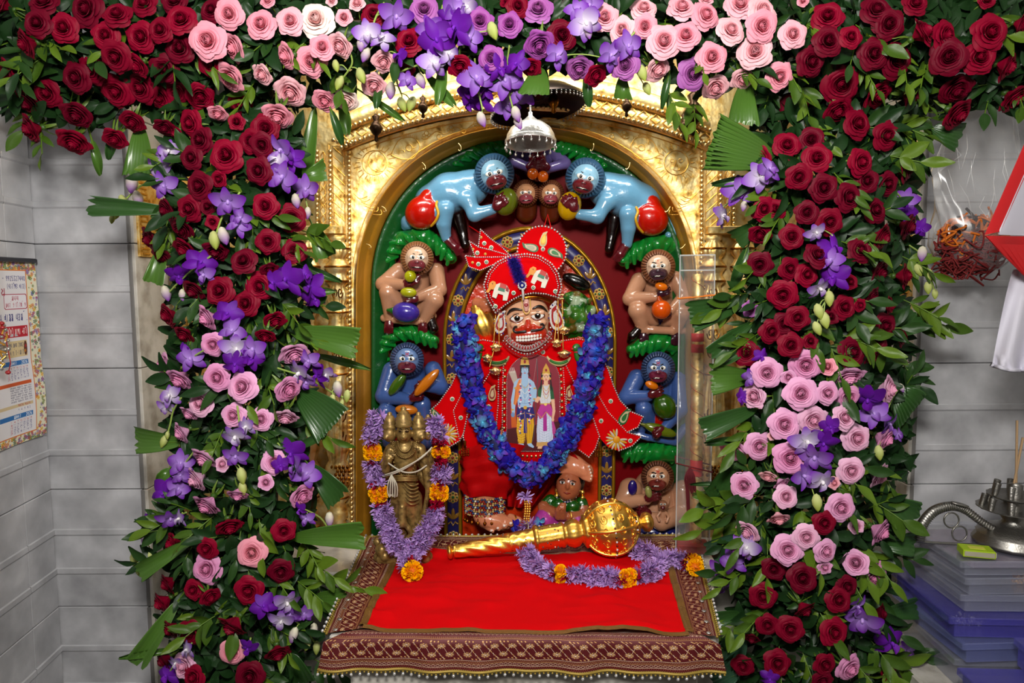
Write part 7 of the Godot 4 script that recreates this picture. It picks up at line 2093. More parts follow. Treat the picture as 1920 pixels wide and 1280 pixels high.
func flags():
	# a white pennant with a red hem,and a white cloth below it,both hung at the right edge of the view
	var d := 1.12
	var t = thing("pennant", "white pennant with a broad red hem hanging at the right edge", "flag", P(1900,450,d))
	var fold := func(x: float,y: float) -> Vector3: return P(x,y,d + 0.012 * sin(x * 0.045 + y * 0.02) + (x - 1845) * 0.0003)
	var strip := func(called,a: Array,b: Array,m):
		var mb := MB.new(); var rows := []
		for z in [0.0,0.0025]:
			var r0 := PackedVector3Array(); var r1 := PackedVector3Array()
			for k in 13:
				var pa: Vector2 = a[0].lerp(a[1],k / 12.0); var pb: Vector2 = b[0].lerp(b[1],k / 12.0)
				r0.append(fold.call(pa.x,pa.y) + Vector3(0,0,z)); r1.append(fold.call(pb.x,pb.y) + Vector3(0,0,z))
			if z == 0.0: rows.append_array([r0,r1])
			else: rows.append_array([r1,r0])
		rows.append(rows[0])
		mb.grid(rows); obj(called,mb,m,t)
	var red = mat(Color(0.72,0.03,0.06),0.7); var white = mat(Color(0.80,0.79,0.84),0.8)
	strip.call("white_field", V([1872,432,2010,120]),V([1872,440,2010,445]),white)
	strip.call("red_hem", V([1846,440,1990,110]),V([1874,434,2012,124]),red)
	strip.call("lower_hem", V([1846,442,2010,444]),V([1862,458,2010,466]),red)
	strip.call("red_tail", V([1860,457,2010,462]),V([1918,516,2010,580]),red)
	t = thing("white_cloth", "plain white cotton cloth hanging below the red-hemmed pennant", "cloth", P(1900,680,d + 0.06))
	var mb := MB.new(); var rows := []
	for j in 22:
		var v := j / 21.0; var row := PackedVector3Array()
		for k in 25:
			var u := k / 24.0
			var x: float = lerpf(lerpf(1900,1860,pow(v,0.8)),2010,u); var y: float = lerpf(505,684 + 10 * sin(u * 5.0),v)
			row.append(P(x,y,d + 0.06 + 0.010 * sin(u * 15.0 + v * 2.0) * (0.4 + v) + (0.008 * sin(u * 40) if j > 19 else 0.0)))
		rows.append(row)
	mb.grid(rows); obj("drape", mb,white,t)
	mb = MB.new(); mb.tube(PackedVector3Array(rows[21]),0.004,6); obj("rolled_hem", mb,white,t)
	# the rail beyond the frame that both hang on
	mb = MB.new(); mb.tube(PackedVector3Array([P(1990,112,d + 0.02),Vector3(1.41,P(1990,112,d + 0.02).y,-d - 0.02)]),0.006,8); tag(obj("hanging_rail", mb,M.steel), "thin steel rail on the right wall that the pennant hangs from", "rail")

# ---------------------------------------------------------------- left corner: the almanac and a bunch of bells
const GLYPH := {
	"0": "3 0 1 2 1 6 3 8 5 6 5 2 3 0", "1": "1 2 3 0 3 8", "2": "1 1 3 0 5 1 5 3 1 8 5 8", "3": "1 0 5 0 3 3 5 5 5 7 3 8 1 7", "4": "4 8 4 0 1 5 5 5", "5": "5 0 1 0 1 3 4 3 5 5 5 7 3 8 1 7", "6": "5 0 2 2 1 5 1 7 3 8 5 7 5 5 3 4 1 5", "7": "1 0 5 0 2 8", "8": "3 4 1 2 3 0 5 2 3 4 1 6 3 8 5 6 3 4", "9": "1 8 4 6 5 3 5 1 3 0 1 1 1 3 3 4 5 3", "-": "1 4 5 4", "(": "4 -1 2 2 2 6 4 9", ")": "2 -1 4 2 4 6 2 9", ".": "3 8 4 8",
	"p": "1 1 1 4 2 5 5 5 5 0 5 8", "a": "3 0 3 8", "r": "1 1 3 0 5 1 4 4 2 5 4 8", "i": "1 0 3 -2 5 0 5 8", "k": "1 0 1 3 3 4 3 1 1 1 4 6 5 5 5 0 5 8", "v": "4 3 2 2 1 4 2 6 4 5 5 0 5 8", "l": "1 2 3 0 5 2 4 4 2 4 4 6 3 8 1 7", "s": "1 1 3 1 2 4 4 6 3 8 1 7 5 4 5 0 5 8", "m": "1 1 2 1 1 5 2 6 5 5 5 0 5 8", "y": "1 0 3 2 1 4 2 6 5 5 5 0 5 8", "t": "1 2 2 0 3 2 2 4 2 6 4 7 5 5 5 0 5 8", "o": "1 1 3 0 4 2 2 4 4 6 3 8 1 7 5 4 5 0 5 8", "b": "1 2 3 1 2 4 1 6 3 7 5 5 5 0 5 8", "j": "1 4 2 1 4 1 5 3 3 5 4 8 5 7", "n": "1 4 3 4 2 6 1 5 1 4 5 4 5 0 5 8", "e": "2 -2 4 -3", "h": "1 1 4 0 5 2 2 4 5 6 2 8"}

func write(p: Pic,s: String,x0: float,x1: float,y: float,h: float,c: Color,t := 1.4):     # a line set to fill x0 to x1
	var adv := (x1 - x0) / s.length()
	for k in s.length():
		if GLYPH.has(s[k]):
			var l := []
			var n: PackedStringArray = GLYPH[s[k]].split(" ")
			for i in range(0,n.size(),2): l.append(Vector2(x0 + (k + 0.1 + float(n[i]) * 0.14) * adv,y + float(n[i + 1]) * h / 8.0))
			p.line(l,t,c)

func build_left_corner():
	# u runs along the wall towards the corner: the last 100 mm is what the photograph shows
	var W := 768; var H := 1024
	var p := Pic.new(W,H,Color(0.86,0.84,0.74))
	var r := RandomNumberGenerator.new(); r.seed = 6
	for k in 900:
		var e := r.randi() % 4
		var x := r.randf() * W; var y := r.randf() * H
		if e < 2 and r.randf() < 0.9: x = [r.randf() * 50,W - r.randf() * 74][e]
		elif r.randf() < 0.9: y = [r.randf() * 44,H - r.randf() * 44][e % 2]
		if x > 60 and x < W - 80 and y > 50 and y < H - 50: continue
		var c: Color = [Color(0.85,0.66,0.12),Color(0.46,0.40,0.66),Color(0.78,0.42,0.14),Color(0.20,0.45,0.36),Color(0.62,0.22,0.36),Color(0.35,0.5,0.2)][r.randi() % 6]
		var s := r.randf_range(3,9)
		for i in 5: p.oval(x + s * cos(i * 1.257),y + s * sin(i * 1.257),s * 0.6,s * 0.45,c,i * 1.257)
		p.oval(x,y,s * 0.35,s * 0.35,Color(0.7,0.3,0.1))
	p.poly(V([50,44,690,44,690,980,50,980]),Color(0.82,0.45,0.14)); p.poly(V([54,50,684,50,684,974,54,974]),Color(0.86,0.85,0.86))
	var navy := Color(0.10,0.10,0.42); var crim := Color(0.62,0.06,0.20); var ink := Color(0.22,0.22,0.34)
	write(p, "- 9925327440", 492,680,80,26,navy,3); write(p, "(parikh val)", 530,680,124,26,navy,2.6); write(p, "sy", 430,516,150,46,crim,6)
	for q in [[498,682,crim],[502,678,Color(0.88,0.86,0.88)]]:
		var e: float = 4.0 if q[0] > 500 else 0.0
		p.poly(V([q[0] + 8,180 + e,q[1] - 8,180 + e,q[1],188 + e,q[1],258 - e,q[1] - 8,266 - e,q[0] + 8,266 - e,q[0],258 - e,q[0],188 + e]),q[2])
	write(p, "smy", 560,618,192,24,crim,2.8); write(p, "svare 9 hi rte 9", 510,672,230,24,crim,2.4); write(p, "mdvaoo mlse.", 450,680,292,38,navy,4)
	p.poly(V([60,360,672,360,672,424,60,424]),Color(0.70,0.05,0.14)); write(p, "ma biji saka nhi", 470,664,376,32,Color(0.92,0.88,0.86),3)
	p.poly(V([60,444,660,444,660,536,60,536]),Color(0.82,0.74,0.56)); write(p, "vikm svt 2082", 490,630,456,24,ink,2.4); write(p, "4 jeh-asah", 510,630,498,26,ink,2.4); p.oval(646,490,14,42,Color(0.35,0.16,0.08)); p.oval(648,478,8,9,Color(0.62,0.12,0.10)); p.oval(642,505,8,9,Color(0.7,0.45,0.1))
	for q in [[556,660],[856,968]]:
		var y0: float = q[0]
		p.poly(V([380,y0,660,y0,660,y0 + 26,380,y0 + 26]),Color(0.12,0.40,0.66)); write(p, "2026", 600,652,y0 + 4,18,Color.WHITE,2.4); write(p, "somvar", 500,560,y0 + 4,18,Color.WHITE,2.2)
		for i in 7:
			for j in 5: write(p,str(1 + (j * 7 + i * 3) % 30),470 + i * 27,488 + i * 27,y0 + 34 + j * 15,11,crim if i == 0 or j == 0 else navy,1.6)
			p.line([Vector2(466 + i * 27,y0 + 28),Vector2(466 + i * 27,y0 + 108)],1.0,Color(0.55,0.62,0.72))
	p.poly(V([380,676,664,676,664,696,380,696]),Color(0.78,0.32,0.10))
	for k in 7: write(p,["pkvsml ysonrm kvp lbn", "kvsm lynvi prtbo mksl", "nrm kvlyn pks tbml svo"][k % 3],480,660,702 + k * 13,9,ink,1.3)
	p.poly(V([380,800,664,800,664,818,380,818]),Color(0.80,0.72,0.56)); write(p, "4, 6, 9, 8 3", 540,640,826,12,navy,1.6); write(p, "kprm ksly", 540,640,802,13,crim,1.8)
	p.poly(V([60,540,370,540,370,960,60,960]),Color(0.80,0.80,0.84))
	for k in 26: write(p, "kvsml ynvi prtbom ksly", 80,350,552 + k * 15.5,10,ink,1.4)
	var wall := Transform3D(Basis(Vector3.UP,PI / 2 + 0.094),Vector3(-1.037,0,-WALL))
	var top := P(62,492,1.47).y; var low := P(70,816,1.47).y
	var wide := 0.30; var edge := 0.016
	var t = thing("wall_calendar", "floral bordered paper almanac calendar with dates and phone number on left wall", "calendar", wall * Vector3(-0.1,low,0.004))
	var mb := MB.new(); var n := 31
	for j in 25:
		for i in n:
			var u := i / (n - 1.0); var v := j / 24.0
			var curl := 0.004 + 0.006 * absf(sin(v * 5.0 + 0.4)) * pow(u,3.0) + 0.003 * sin(u * 6.0)
			# x runs from the room towards the corner
			mb.p(wall * Vector3(-(edge + 0.004 * sin(v * 7.0) + (1.0 - u) * wide),lerpf(top,low,v),curl),Vector2(u,v))
	for j in 24:
		for i in n - 1: mb.quad(j * n + i,j * n + i + 1,(j + 1) * n + i + 1,(j + 1) * n + i)
	obj("printed_sheet", mb,mat(Color.WHITE,0.6,0.0,{albedo_texture = p.tex()}),t)
	mb = MB.new(); mb.box(wall * Vector3(-edge - wide / 2,top + 0.004,0.008),Vector3(0.008,0.009,wide),Basis(Vector3.UP,0.094),0.002); obj("top_bar", mb,mat(Color(0.06,0.06,0.10),0.4),t)
	# bunch of silver bells hanging before it
	var d := 1.30; var s := S(d)
	t = thing("bell_bunch", "bunch of little silver ankle bells with red beads in front of the calendar", "bells", P(6,640,d))
	mb = MB.new()
	for k in 70:
		var v := r.randf(); var w := sin(PI * clampf(v * 0.8 + 0.15,0,1)) * 20.0
		mb.ball(P(-2 + r.randf_range(-w,w),605 + v * 92,d + r.randf_range(-0.015,0.015)),Vector3.ONE * r.randf_range(2.6,4.2) * s,Basis(),8,6)
	obj("bell", mb,M.silver,t)
	mb = MB.new()
	for k in 12: mb.tube(PackedVector3Array([P(r.randf_range(-15,12),604 + k * 7,d - 0.012),P(r.randf_range(-12,16),612 + k * 7,d - 0.017)]),1.6 * s,5)
	obj("gold_wire", mb,M.gold_shine,t)
	mb = MB.new()
	for q in [[4,614],[15,698],[3,606]]: mb.ball(P(q[0],q[1],d - 0.018),Vector3(5,4,4) * s,Basis(),10,6)
	mb.tube(PackedVector3Array([P(12,640,d - 0.016),P(20,680,d - 0.016),P(16,698,d - 0.016)]),1.0 * s,5)
	obj("red_bead", mb,M.ruby,t)
	mb = MB.new(); mb.tube(PackedVector3Array([P(0,608,d),P(-4,560,d),P(-6,480,d),P(-60,380,WALL - 0.1)]),1.2 * s,5); obj("hanging_cord", mb,M.rope,t)

# ---------------------------------------------------------------- roses
func rose_petal(mb: MB,a0: float,w: float,r0: float,r1: float,h: float,flare: float,curl: float,z0: float,wob: float,tint: Color,close := 0.0):
	# a cupped petal standing round the axis +z
	var s := mb.v.size(); var n := 6; var m := 6
	for j in n + 1:
		var v := float(j) / n
		for i in m + 1:
			var u := 2.0 * i / m - 1.0
			var half := w * (0.45 + 0.55 * sin(PI * 0.5 * minf(v * 1.35,1.0)))
			var a := a0 + u * half
			var edge := 1.0 - 0.22 * pow(absf(u),2.6)                     # rounded top
			var vv := v * edge
			var r := r0 + (r1 - r0) * sin(vv * PI * 0.5) + flare * pow(vv,4.0) + wob * 0.07 * sin(u * 4.0 + a0 * 3.0) * vv
			r *= 1.0 - close * vv * vv
			var z := z0 + h * sin(vv * PI * 0.5) - curl * pow(vv,5.0) - 0.03 * u * u + 0.035 * wob * sin(u * 5.0 + a0 * 5.0) * pow(vv,3.0)
			mb.col = tint if v < 0.8 else tint.lerp(Color(1,1,1),(v - 0.8) * 2.0)
			mb.p(Vector3(r * cos(a),r * sin(a),z))
	for j in n:
		for i in m: mb.quad(s + j * (m + 1) + i,s + (j + 1) * (m + 1) + i,s + (j + 1) * (m + 1) + i + 1,s + j * (m + 1) + i + 1)

func rose_shape(sd: int,open: float) -> Dictionary:
	var r := RandomNumberGenerator.new(); r.seed = sd
	var mb := MB.new()
	var a := r.randf() * TAU
	# layers from the heart outwards: count,r1,height,half width,flare,curl
	var layers := [[2,0.10,0.86,1.9,0.0,0.0],[3,0.19,0.87,1.4,0.01,0.0],[3,0.28,0.87,1.25,0.03,0.02],[4,0.34,0.85,1.0,0.06,0.04],[4,0.43,0.82,0.98,0.08,0.06],[5,0.53,0.76,0.84,0.11,0.10],[5,0.63,0.69,0.82,0.15,0.13],[5,0.74,0.60,0.80,0.20 * open,0.18 * open]]
	for k in layers.size():
		var q = layers[k]
		for i in q[0]:
			rose_petal(mb,a + TAU * i / q[0] + r.randf_range(-0.2,0.2),q[3] * r.randf_range(0.9,1.1),0.05,lerpf(q[1] * 0.72,q[1],open),q[2] * lerpf(1.15,1.0,open) + r.randf_range(-0.03,0.03),q[4],q[5],-0.1,r.randf(),Color(1.0,0.60,0.68).lerp(Color(1,0.95,0.95),k / 8.0),0.75 * (1.0 - k / 7.0))
		a += 0.9 + r.randf() * 0.5
	var outer := []
	for i in 5:
		var o := MB.new()
		rose_petal(o,0.0,0.80 * r.randf_range(0.9,1.12),0.06,lerpf(0.58,0.80,open),lerpf(0.85,0.50,open) + r.randf_range(-0.05,0.05),lerpf(0.06,0.30,open),lerpf(0.10,0.24,open),-0.14,r.randf() * 1.5,Color(1,0.97,0.97))
		outer.append(o.mesh())
	var c := MB.new()
	for k in 5: petal_shape(c,Transform3D(Basis(Vector3.BACK,TAU * k / 5.0) * Basis(Vector3.RIGHT,-0.5 + r.randf_range(-0.5,0.5)),Vector3(0,0,-0.22)),0.85,0.13,0.4,0.5,lin(Color(0.22,0.34,0.08)),lin(Color(0.40,0.50,0.16)),4,2,0.6)
	c.col = lin(Color(0.20,0.32,0.07)); c.ball(Vector3(0,0,-0.22),Vector3(0.2,0.2,0.2),Basis(),8,5)
	c.tube(PackedVector3Array([Vector3(0,0,-0.3),Vector3(0.03,0.0,-0.9),Vector3(0.0,0.05,-1.9)]),0.075,6)
	return {heart = mb.mesh(),outer = outer,calyx = c.mesh(),turn = a}

const CLOCK := 0.523598776
var roses := []                 # everything placed so far,for the labels
var ROSE := []

func rose_list() -> Array:
	# pixel x,y,radius and the clock hour its face is turned to (0: towards the visitor)
	var red := [
		Vector4(9,8,19,10),Vector4(81,4,22,0),Vector4(69,43,22,0),Vector4(118,52,23,0),Vector4(51,82,23,8),Vector4(161,17,28,0),Vector4(219,26,22,0),Vector4(270,6,21,0),Vector4(197,66,21,0),Vector4(264,69,24,0),
		Vector4(216,107,25,0),Vector4(300,56,20,0),Vector4(339,36,24,0),Vector4(326,2,20,0),Vector4(337,90,24,0),Vector4(396,19,19,0),Vector4(394,120,21,0),Vector4(259,122,20,7),Vector4(307,129,22,0),Vector4(171,131,23,0),
		Vector4(141,146,24,0),Vector4(18,137,23,8),Vector4(54,190,26,7),Vector4(87,174,23,0),Vector4(144,214,24,6),Vector4(217,172,26,0),Vector4(263,165,25,0),Vector4(300,184,21,0),Vector4(330,172,20,0),Vector4(375,180,22,5),
		Vector4(249,227,20,6),Vector4(216,259,20,6),Vector4(139,264,26,6),Vector4(60,242,24,8),Vector4(309,238,17,6),Vector4(356,231,22,0),Vector4(330,248,15,7),Vector4(375,262,22,0),Vector4(450,197,20,0),Vector4(444,229,17,0),
		Vector4(358,296,19,0),Vector4(424,291,27,0),Vector4(470,265,20,0),Vector4(484,320,22,0),Vector4(373,349,24,0),Vector4(411,336,17,0),Vector4(313,394,20,8),Vector4(354,392,22,0),Vector4(390,388,17,0),Vector4(343,429,22,7),
		Vector4(399,416,15,0),Vector4(283,448,22,8),Vector4(306,480,20,7),Vector4(347,466,22,7),Vector4(405,470,21,6),Vector4(456,489,22,0),Vector4(497,386,21,0),Vector4(497,240,22,0),Vector4(491,272,20,0),Vector4(547,409,23,0),
		Vector4(502,453,20,0),Vector4(552,470,20,0),Vector4(505,505,15,5),Vector4(487,537,24,0),Vector4(364,545,21,7),Vector4(411,545,24,0),Vector4(460,569,22,0),Vector4(316,591,21,8),Vector4(347,627,19,7),Vector4(515,600,20,5),Vector4(498,629,17,6),
		Vector4(429,986,23,5),Vector4(532,995,20,0),Vector4(325,1020,21,9),Vector4(387,1029,20,0),Vector4(527,1072,22,0),Vector4(315,1093,20,8),Vector4(305,1129,22,8),Vector4(362,1106,18,0),Vector4(394,1118,18,4),Vector4(466,1108,25,0),Vector4(437,1172,27,7),
		Vector4(322,1179,20,8),Vector4(356,1187,23,0),Vector4(521,1223,22,5),Vector4(308,1237,19,8),Vector4(468,1268,25,0),Vector4(362,1270,21,0)]
	var red2 := [
		Vector4(701,27,20,0),Vector4(767,77,23,0),Vector4(862,124,20,6),Vector4(951,4,15,0),Vector4(762,130,14,6),Vector4(971,11,18,0),Vector4(1054,66,24,0),Vector4(996,126,17,6),Vector4(1116,141,19,5),Vector4(1423,296,21,8),Vector4(1433,392,20,0),Vector4(1425,439,19,7),
		Vector4(1552,30,24,0),Vector4(1644,19,25,0),Vector4(1667,45,24,0),Vector4(1554,77,24,0),Vector4(1596,69,18,0),Vector4(1717,6,20,0),Vector4(1729,62,25,2),Vector4(1774,67,25,0),Vector4(1779,107,28,0),Vector4(1858,60,28,0),Vector4(1838,107,26,0),Vector4(1886,124,24,4),Vector4(1850,0,17,0),Vector4(1914,45,18,4),
		Vector4(1639,101,24,0),Vector4(1682,114,27,0),Vector4(1522,116,24,0),Vector4(1577,158,29,0),Vector4(1644,178,25,5),Vector4(1708,180,22,4),Vector4(1792,167,26,6),Vector4(1794,214,26,5),Vector4(1900,184,25,5),Vector4(1489,199,22,0),Vector4(1571,206,22,6),Vector4(1609,232,24,0),Vector4(1663,255,23,0),Vector4(1476,272,22,0),Vector4(1521,262,20,0),Vector4(1532,296,23,0),
		Vector4(1498,332,21,0),Vector4(1616,304,23,0),Vector4(1695,313,27,3),Vector4(1545,352,23,0),Vector4(1626,339,20,0),Vector4(1665,345,20,0),Vector4(1592,370,24,0),Vector4(1453,392,18,0),Vector4(1513,398,19,0),Vector4(1556,416,22,0),Vector4(1642,394,22,0),Vector4(1485,443,20,0),Vector4(1652,445,23,4),Vector4(1701,424,22,4),Vector4(1614,469,21,0),Vector4(1534,478,22,0),
		Vector4(1424,496,21,0),Vector4(1481,504,19,0),Vector4(1514,515,19,0),Vector4(1647,510,23,4),Vector4(1694,517,21,3),Vector4(1593,529,17,0),Vector4(1468,553,24,0),Vector4(1584,576,20,0),Vector4(1612,572,14,0),Vector4(1632,558,20,4),Vector4(1666,573,17,3),Vector4(1496,596,20,0),Vector4(1471,607,19,0),Vector4(1447,622,20,0),Vector4(1483,647,21,0),Vector4(1519,640,16,0),Vector4(1557,594,17,0),Vector4(1660,611,21,0),Vector4(1642,640,22,0),Vector4(1599,660,25,0),Vector4(1399,661,22,0),Vector4(1689,632,17,3),Vector4(1634,670,14,5),
		Vector4(1546,981,20,0),Vector4(1451,1067,20,0),Vector4(1505,1084,25,0),Vector4(1431,1118,23,0),Vector4(1589,1100,19,0),Vector4(1573,1125,22,0),Vector4(1508,1141,20,5),Vector4(1439,1172,19,0),Vector4(1482,1180,23,0),Vector4(1565,1186,25,0),Vector4(1410,1196,14,7),Vector4(1393,1249,19,0),Vector4(1458,1244,23,0),Vector4(1548,1247,20,0),Vector4(1665,1268,23,4),Vector4(1651,1149,17,3),Vector4(1543,1277,18,0)]
	var pink := [
		Vector4(429,26,23,0),Vector4(389,76,29,0),Vector4(441,90,23,8),Vector4(433,145,25,7),Vector4(489,45,24,0),Vector4(544,39,22,0),Vector4(645,33,17,0),Vector4(670,8,17,0),Vector4(538,105,21,8),Vector4(583,115,24,0),Vector4(604,88,20,0),Vector4(639,85,21,7),Vector4(502,2,15,0),Vector4(493,139,18,7),Vector4(545,172,26,6),Vector4(609,188,20,6),Vector4(521,216,25,6),Vector4(720,115,20,6),Vector4(701,159,21,6),Vector4(622,2,12,0),
		Vector4(1134,32,22,0),Vector4(1166,56,21,0),Vector4(1207,15,21,0),Vector4(1209,49,19,0),Vector4(1279,13,23,0),Vector4(1324,28,23,0),Vector4(1389,7,25,0),Vector4(1431,20,24,0),Vector4(1245,77,27,0),Vector4(1286,66,23,0),Vector4(1371,56,23,0),Vector4(1429,49,25,0),Vector4(1416,96,27,0),Vector4(1335,107,24,0),Vector4(1232,129,22,5),Vector4(1341,163,22,6),Vector4(1393,146,20,6),Vector4(1324,0,14,0),Vector4(1462,144,22,0),Vector4(1487,64,22,0),Vector4(1505,2,12,0),
		Vector4(1552,688,15,10),Vector4(1441,892,15,7),Vector4(1460,971,19,6),Vector4(1563,905,14,0),Vector4(409,212,16,6),Vector4(1448,817,10,0),Vector4(434,1223,22,0),Vector4(472,1036,25,0)]
	var white := [Vector4(592,36,28,0),Vector4(649,187,21,6)]
	var purple := [Vector4(795,17,23,0),Vector4(900,39,21,0),Vector4(955,45,20,0),Vector4(921,109,20,0),Vector4(1009,17,24,0),Vector4(1012,83,25,6),Vector4(1086,127,22,6),Vector4(1172,122,23,0),Vector4(1299,139,25,0),Vector4(1407,579,17,0)]
	var lilac := [
		Vector4(390,596,23,8),Vector4(399,646,20,0),Vector4(309,684,22,9),Vector4(339,710,24,7),Vector4(407,708,23,0),Vector4(454,725,26,0),Vector4(375,755,23,0),Vector4(356,774,17,7),Vector4(437,779,21,0),Vector4(342,811,20,8),Vector4(385,857,25,7),Vector4(418,870,17,0),Vector4(550,662,25,5),Vector4(540,729,24,4),Vector4(489,786,20,0),Vector4(536,780,22,6),Vector4(514,866,21,0),
		Vector4(370,898,24,8),Vector4(499,904,17,0),Vector4(446,926,18,6),Vector4(565,928,22,4),Vector4(389,945,25,7),Vector4(387,1067,26,0),Vector4(344,1249,24,0),
		Vector4(1438,699,25,0),Vector4(1511,684,26,0),Vector4(1478,707,16,0),Vector4(1591,704,26,6),Vector4(1502,738,27,0),Vector4(1552,737,20,0),Vector4(1591,745,20,0),Vector4(1415,743,21,9),Vector4(1663,730,25,3),Vector4(1471,796,26,0),Vector4(1525,788,25,0),Vector4(1584,783,21,0),Vector4(1607,822,24,0),Vector4(1657,822,24,4),Vector4(1376,843,22,8),Vector4(1424,837,24,0),Vector4(1482,859,28,0),
		Vector4(1395,910,23,0),Vector4(1465,905,15,5),Vector4(1474,931,20,0),Vector4(1596,883,23,0),Vector4(1646,890,24,4),Vector4(1577,952,25,0),Vector4(1605,986,17,0),Vector4(1649,996,25,4),Vector4(1402,996,22,8),Vector4(1512,1007,22,0),Vector4(1477,1031,26,0),Vector4(1549,1034,21,0),Vector4(1546,1063,16,0),Vector4(1605,1055,22,10),Vector4(1639,1081,26,0),Vector4(1594,1254,25,0)]
	return [[red, "dark red"],[red2, "dark red"],[pink, "pink"],[white, "cream white"],[purple, "purple"],[lilac, "lilac pink"]]

func face_depth(x: float,y: float) -> float:
	# the flower band's surface: a swelling swag across the top and two pillars
	var d := 1.27
	if y > 200.0:
		var c := 450.0 if x < 960.0 else 1530.0
		d = 1.18 + 0.11 * pow((x - c) / 160.0,2.0)
		d = minf(d,1.33)
		d = lerpf(1.26,d,clampf((y - 200.0) / 120.0,0,1))
	else:
		d = 1.20 + 0.10 * pow((y - 60.0) / 130.0,2.0)
	return d

func where_words(x: float,y: float) -> String:
	if y < 205.0:
		var l := ["left wall", "calendar's right side", "left wall tiles", "left gilt strip", "left pillar's outer half", "left pillar's inner half", "left gilt columns", "crescent moon", "green fruit monkey", "silver parasol", "yellow mango monkey", "sun face", "right gilt columns", "right pillar's inner edge", "right pillar's middle", "right pillar's outer edge", "plastic bag", "pennant"]
		return "swag above " + l[clampi(int(x / 106.7),0,17)]
	var rows := ["swag underside", "silver parasol", "crouching monkeys", "red shorts", "turban plate", "turban elephants", "idol's eyes", "idol's collar", "portrait heads", "portrait legs", "brass crowns", "brass hand", "kneeling woman", "mace head", "mace handle", "velvet back", "velvet front", "cloth hem"]
	return ("left" if x < 960 else "right") + " pillar level with " + rows[clampi(int((y - 205.0) / 60.0),0,17)]

const ORD := ["first", "second", "third", "fourth", "fifth", "sixth", "seventh", "eighth", "ninth", "tenth", "eleventh", "twelfth", "thirteenth"]

func build_roses():
	for k in 5: ROSE.append(rose_shape(100 + k,1.0))
	for k in 3: ROSE.append(rose_shape(200 + k,0.45))
	var leafy = M.flat
	var velvet := {metallic_specular = 0.25}
	M.rose = {}
	var tones := {"dark red": [Color(0.45,0.003,0.125),Color(0.38,0.003,0.11),Color(0.50,0.004,0.14)], "pink": [Color(0.91,0.66,0.71),Color(0.89,0.58,0.65),Color(0.92,0.71,0.74)], "cream white": [Color(0.95,0.88,0.84)], "purple": [Color(0.58,0.26,0.60),Color(0.62,0.34,0.64)], "lilac pink": [Color(0.86,0.62,0.78),Color(0.84,0.56,0.74),Color(0.88,0.68,0.80)]}
	for n in tones:
		M.rose[n] = []
		for c in tones[n]:
			var o := {backlight_enabled = true,backlight = c * 0.12}
			if n != "dark red": o.vertex_color_use_as_albedo = true
			else: o.merge(velvet)
			M.rose[n].append(mat(c,0.55 if n == "dark red" else 0.6,0.0,o))
	M.calyx = mat(Color.WHITE,0.5,0.0,{vertex_color_use_as_albedo = true})
	# labels: order by place
	var all := []
	for group in rose_list():
		for q in group[0]: all.append([q,group[1]])
	var buckets := {}
	for e in all:
		var key: String = e[1] + (" side" if e[0].w else " open") + where_words(e[0].x,e[0].y)
		if not buckets.has(key): buckets[key] = []
		buckets[key].append(e)
	for key in buckets: buckets[key].sort_custom(func(a,b): return a[0].x < b[0].x)
	for key in buckets:
		var b: Array = buckets[key]
		for k in b.size():
			var q: Vector4 = b[k][0]; var kind: String = b[k][1]
			var place := where_words(q.x,q.y)
			var pose := "open" if q.w == 0 else ("drooping" if q.w in [5.0,6.0,7.0] else "sideways")
			var label: String
			label = "%s %s rose, %s from left, %s" % [pose if q.w == 0 else "turned-away", kind,ORD[k],place]
			if b.size() == 1: label = "%s %s rose in the %s" % ["open" if q.w == 0 else "turned-away", kind,place]
			var rad := q.z * 1.10
			var d := face_depth(q.x,q.y) + rng.randf_range(-0.012,0.012)
			var c := 450.0 if q.x < 960 else 1530.0
			var dir := Vector3(clampf((q.x - c) / 420.0,-0.5,0.5) if q.y > 180 else 0.0,clampf((60.0 - q.y) / 260.0,-0.45,0.25) if q.y < 200 else 0.0,1.0)
			dir += Vector3(rng.randfn() * 0.14,rng.randfn() * 0.14,0)
			var v: Dictionary = ROSE[rng.randi() % 5]
			if q.w:
				var a := q.w * CLOCK
				dir = Vector3(sin(a) * 1.0,cos(a) * 1.0,0.75 + rng.randf() * 0.3); v = ROSE[5 + rng.randi() % 3]
				rad *= 1.24
			elif rad < 19.0: v = ROSE[5 + rng.randi() % 3]
			var at := P(q.x,q.y,d)
			var t = thing("rose", label, "rose", at,kind + " roses of the flower decoration")
			var s := rad * S(d)
			t.basis = face_to(dir,rng.randf() * TAU,s)
			t.position = at - t.basis.z * 0.35
			var m = M.rose[kind][rng.randi() % M.rose[kind].size()]
			inst("bloom", v.heart,m,t,Transform3D())
			for i in 5: inst("petal", v.outer[i],m,t,Transform3D(Basis(Vector3.BACK,v.turn + TAU * i / 5.0 + rng.randf_range(-0.15,0.15)),Vector3.ZERO))
			inst("calyx", v.calyx,M.calyx,t,Transform3D())

# ---------------------------------------------------------------- orchids,leaves and the green mass behind them
func leaf_shape(sd: int,w: float,bend: float) -> ArrayMesh:          # length 1 along +y,folded at the midrib
	var mb := MB.new(); var r := RandomNumberGenerator.new(); r.seed = sd
	var rows := []
	for j in 8:
		var v := j / 7.0; var row := PackedVector3Array()
		for i in 5:
			var u := i / 2.0 - 1.0
			var half := w * pow(sin(PI * (0.04 + 0.94 * v)),0.85) * (1.0 - 0.25 * v)
			row.append(Vector3(u * half,v,0.35 * absf(u) * half - bend * v * v + 0.02 * sin(v * 9.0 + u * 2.0)))
		rows.append(row)
	mb.grid(rows)
	return mb.mesh()

